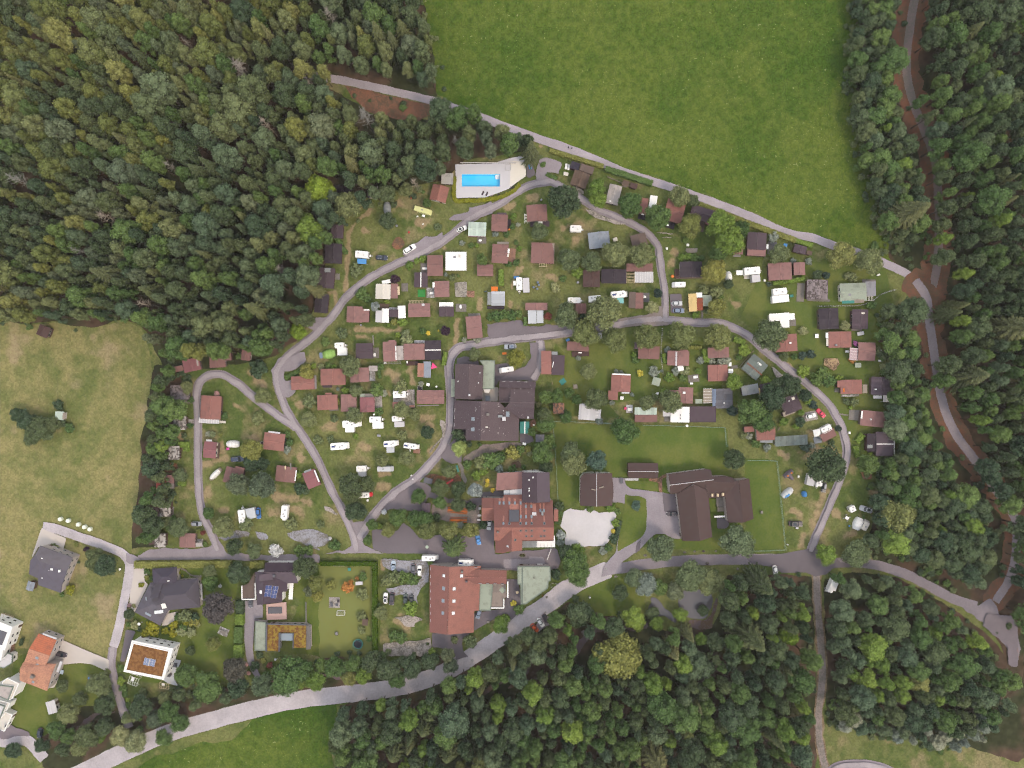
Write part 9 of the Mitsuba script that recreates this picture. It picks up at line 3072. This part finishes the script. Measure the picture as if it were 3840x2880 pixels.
for line in STANDS.splitlines():
    a = line.split()
    nm, mixn = a[1], a[2]
    poly = Polygon(np.array(a[3:], float).reshape(-1, 2)).buffer(0)
    hues = [k for k, n in MIX[mixn] for _ in range(n)]
    x0, y0, x1, y1 = poly.bounds
    bounds_of[nm] = poly.bounds
    n = int(poly.area * 2.2)
    pts = np.c_[fr.uniform(x0, x1, n), fr.uniform(y0, y1, n)]
    rad = fr.choice([2.5, 3.2, 4.0, 4.9, 5.8], n, p=[.2, .27, .26, .19, .08]) * (1.0 if nm != "wil" else .8)
    cells = {}
    for (x, y, r) in occupied:
        for i in range(int((x - r) // 4), int((x + r) // 4) + 1):
            for j in range(int((y - r) // 4), int((y + r) // 4) + 1):
                cells.setdefault((i, j), []).append((x, y, r))
    clump = meshkit.noise(np.c_[pts / 14, np.full(n, 2.0 + len(nm))])
    for (x, y), r, cl in zip(pts, rad, clump):
        if not poly.contains(Point(x, y)):
            continue
        ci, cj = int(x // 4), int(y // 4)
        ok = True
        for i in range(ci - 2, ci + 3):
            for j in range(cj - 2, cj + 3):
                for (a_, b_, c_) in cells.get((i, j), ()):
                    if math.hypot(x - a_, y - b_) < (r + c_) * (.60 if nm == 'nw' else .50 if nm in ('wstrip', 'elow', 'emid') else .62 if nm not in ("sw",) else .8):
                        ok = False
                        break
        if not ok or ROADS.distance(Point(x, y)) < (7.5 if nm in ('emid', 'elow') else 1.7 if nm in ('south', 'mid') else 2.6) or build_u.contains(Point(x, y)):
            continue
        cells.setdefault((ci, cj), []).append((x, y, r))
        hue = hues[int((fr.uniform(0, .55) + cl * .75) * len(hues)) % len(hues)]
        if nm == "nw":      # ochre-tinted stand in the north and west, dark green towards the camp
            far = min(1, max(0, (math.hypot(x + 40, y - 20) - 55) / 75)) * (.35 + .9 * cl)
            hue = fr.choice(["yfo", "oyg", "slo", "oli"], p=[.42, .22, .16, .20]) if fr.uniform() < far * .75 else hue
        hgt = fr.uniform(13, 18.5) * (r / 3.4) ** .35
        if nm == "nw": hgt *= 1.12 + .13 * (x < -70)
        if nm in ("sw", "wil"): hgt *= .55
        if nm == "wstrip": hgt *= .75
        if nm == "mid": hgt *= .8
        if nm in ("emid", "elow"): hgt *= .66
        wood.append((x, y, r, hgt, hue, nm))
print("wood", len(wood))
order = sorted(range(len(wood)), key=lambda i: -wood[i][2] * (1 if abs(wood[i][0] * 1.06) < 183 and abs(wood[i][1] * 1.06) < 137 else .1))
single = set(order[:290])
nW = 0
for i, (x, y, r, hgt, hue, nm) in enumerate(wood):
    conif = nm in ("nw", "east", "south") and fr.uniform() < .05
    bare = nm == "nw" and fr.uniform() < .035
    v = 1 + int(fr.integers(-1, 2))
    if i in single or conif or bare:
        if conif:
            key = key_for("conifer_tree"); an = "spruce%d" % (i % 2); hue = "spo" if fr.uniform() < .4 else "spr"; r *= 1.1; hgt *= 1.15
        elif bare:
            key = key_for("bare_tree"); an = "bare%d" % (i % 2); hue = "dead"
        else:
            key = key_for("woodland_tree"); an = "wood%d" % (i % 6)
        plant(key, an, hue, x, y, r, hgt, fr.uniform(0, 360), v)
        size = "broad" if r > 4.2 else "tall" if hgt > 17 else "mid-sized"
        near = min(landmarks, key=lambda l: math.hypot(l[0] - x, l[1] - y) - l[3])
        kindw = "conifer" if conif else "bare dead tree" if bare else "tree"
        desc = "%s %s %s" % (size, HUEWORD[hue] if not bare else "grey", kindw)
        if math.hypot(near[0] - x, near[1] - y) - near[3] < 9:
            tag(key, where_label(desc, x, y), "tree", "woodland trees")
        else:
            nb = min((w_ for w_ in wood if w_ is not wood[i]), key=lambda q: math.hypot(q[0] - x, q[1] - y))
            bx0, by0, bx1, by1 = bounds_of[nm]
            ns = ["southern", "middle", "northern"][min(2, max(0, int(3 * (y - by0) / (by1 - by0))))]
            ew = ["western", "central", "eastern"][min(2, max(0, int(3 * (x - bx0) / (bx1 - bx0))))]
            full_ = "%s beside %s crown in %s %s part of %s" % (desc, ("an " if HUEWORD[nb[4]][0] in "aeiou" else "a ") + HUEWORD[nb[4]], ns, ew, STANDNAME[nm])
            tag(key, " ".join(full_.split()[:16]), "tree", "%s %s in %s" % (HUEWORD[hue] if not bare else "grey", kindw, STANDNAME[nm]))
    else:
        nW += 1
        plant("woodland__%03d" % nW, "wood%d" % (i % 6), hue, x, y, r, hgt, fr.uniform(0, 360), v)
tag("woodland", "closed canopy of mixed green crowns filling the woods between the larger trees", "woodland", kind="stuff")

# undergrowth along the wood edges: low leafy ground cover
und = []
ur = np.random.default_rng(11)
for line in STANDS.splitlines():
    a = line.split()
    poly = Polygon(np.array(a[3:], float).reshape(-1, 2)).buffer(2)
    inner = a[1] in ("wstrip", "elow", "emid", "sw")
    edge = poly.buffer(-.5) if inner else poly.buffer(1.5).difference(poly.buffer(-3.5))
    x0, y0, x1, y1 = edge.bounds
    for _ in range(int(edge.area * .30)):
        x, y = ur.uniform(x0, x1), ur.uniform(y0, y1)
        if edge.contains(Point(x, y)) and ROADS.distance(Point(x, y)) > 2.4 and not build_u.contains(Point(x, y)):
            und.append((x, y))
for i, (x, y) in enumerate(und):
    r = ur.uniform(.6, 1.5)
    plant("undergrowth__%03d" % (i + 1), "shrub%d" % (i % 3), ["drg", "dro", "grn", "oli"][i % 4], x, y, r, r * 1.1, ur.uniform(0, 360), 1)
tag("undergrowth", "low bushy undergrowth along the margins of the woods", "undergrowth", kind="stuff")
print("entries", len(scene), "tri", sum(len(meshkit.WRITTEN[d["filename"]][1]) for d in scene.values() if isinstance(d, dict) and d.get("type") == "ply"))
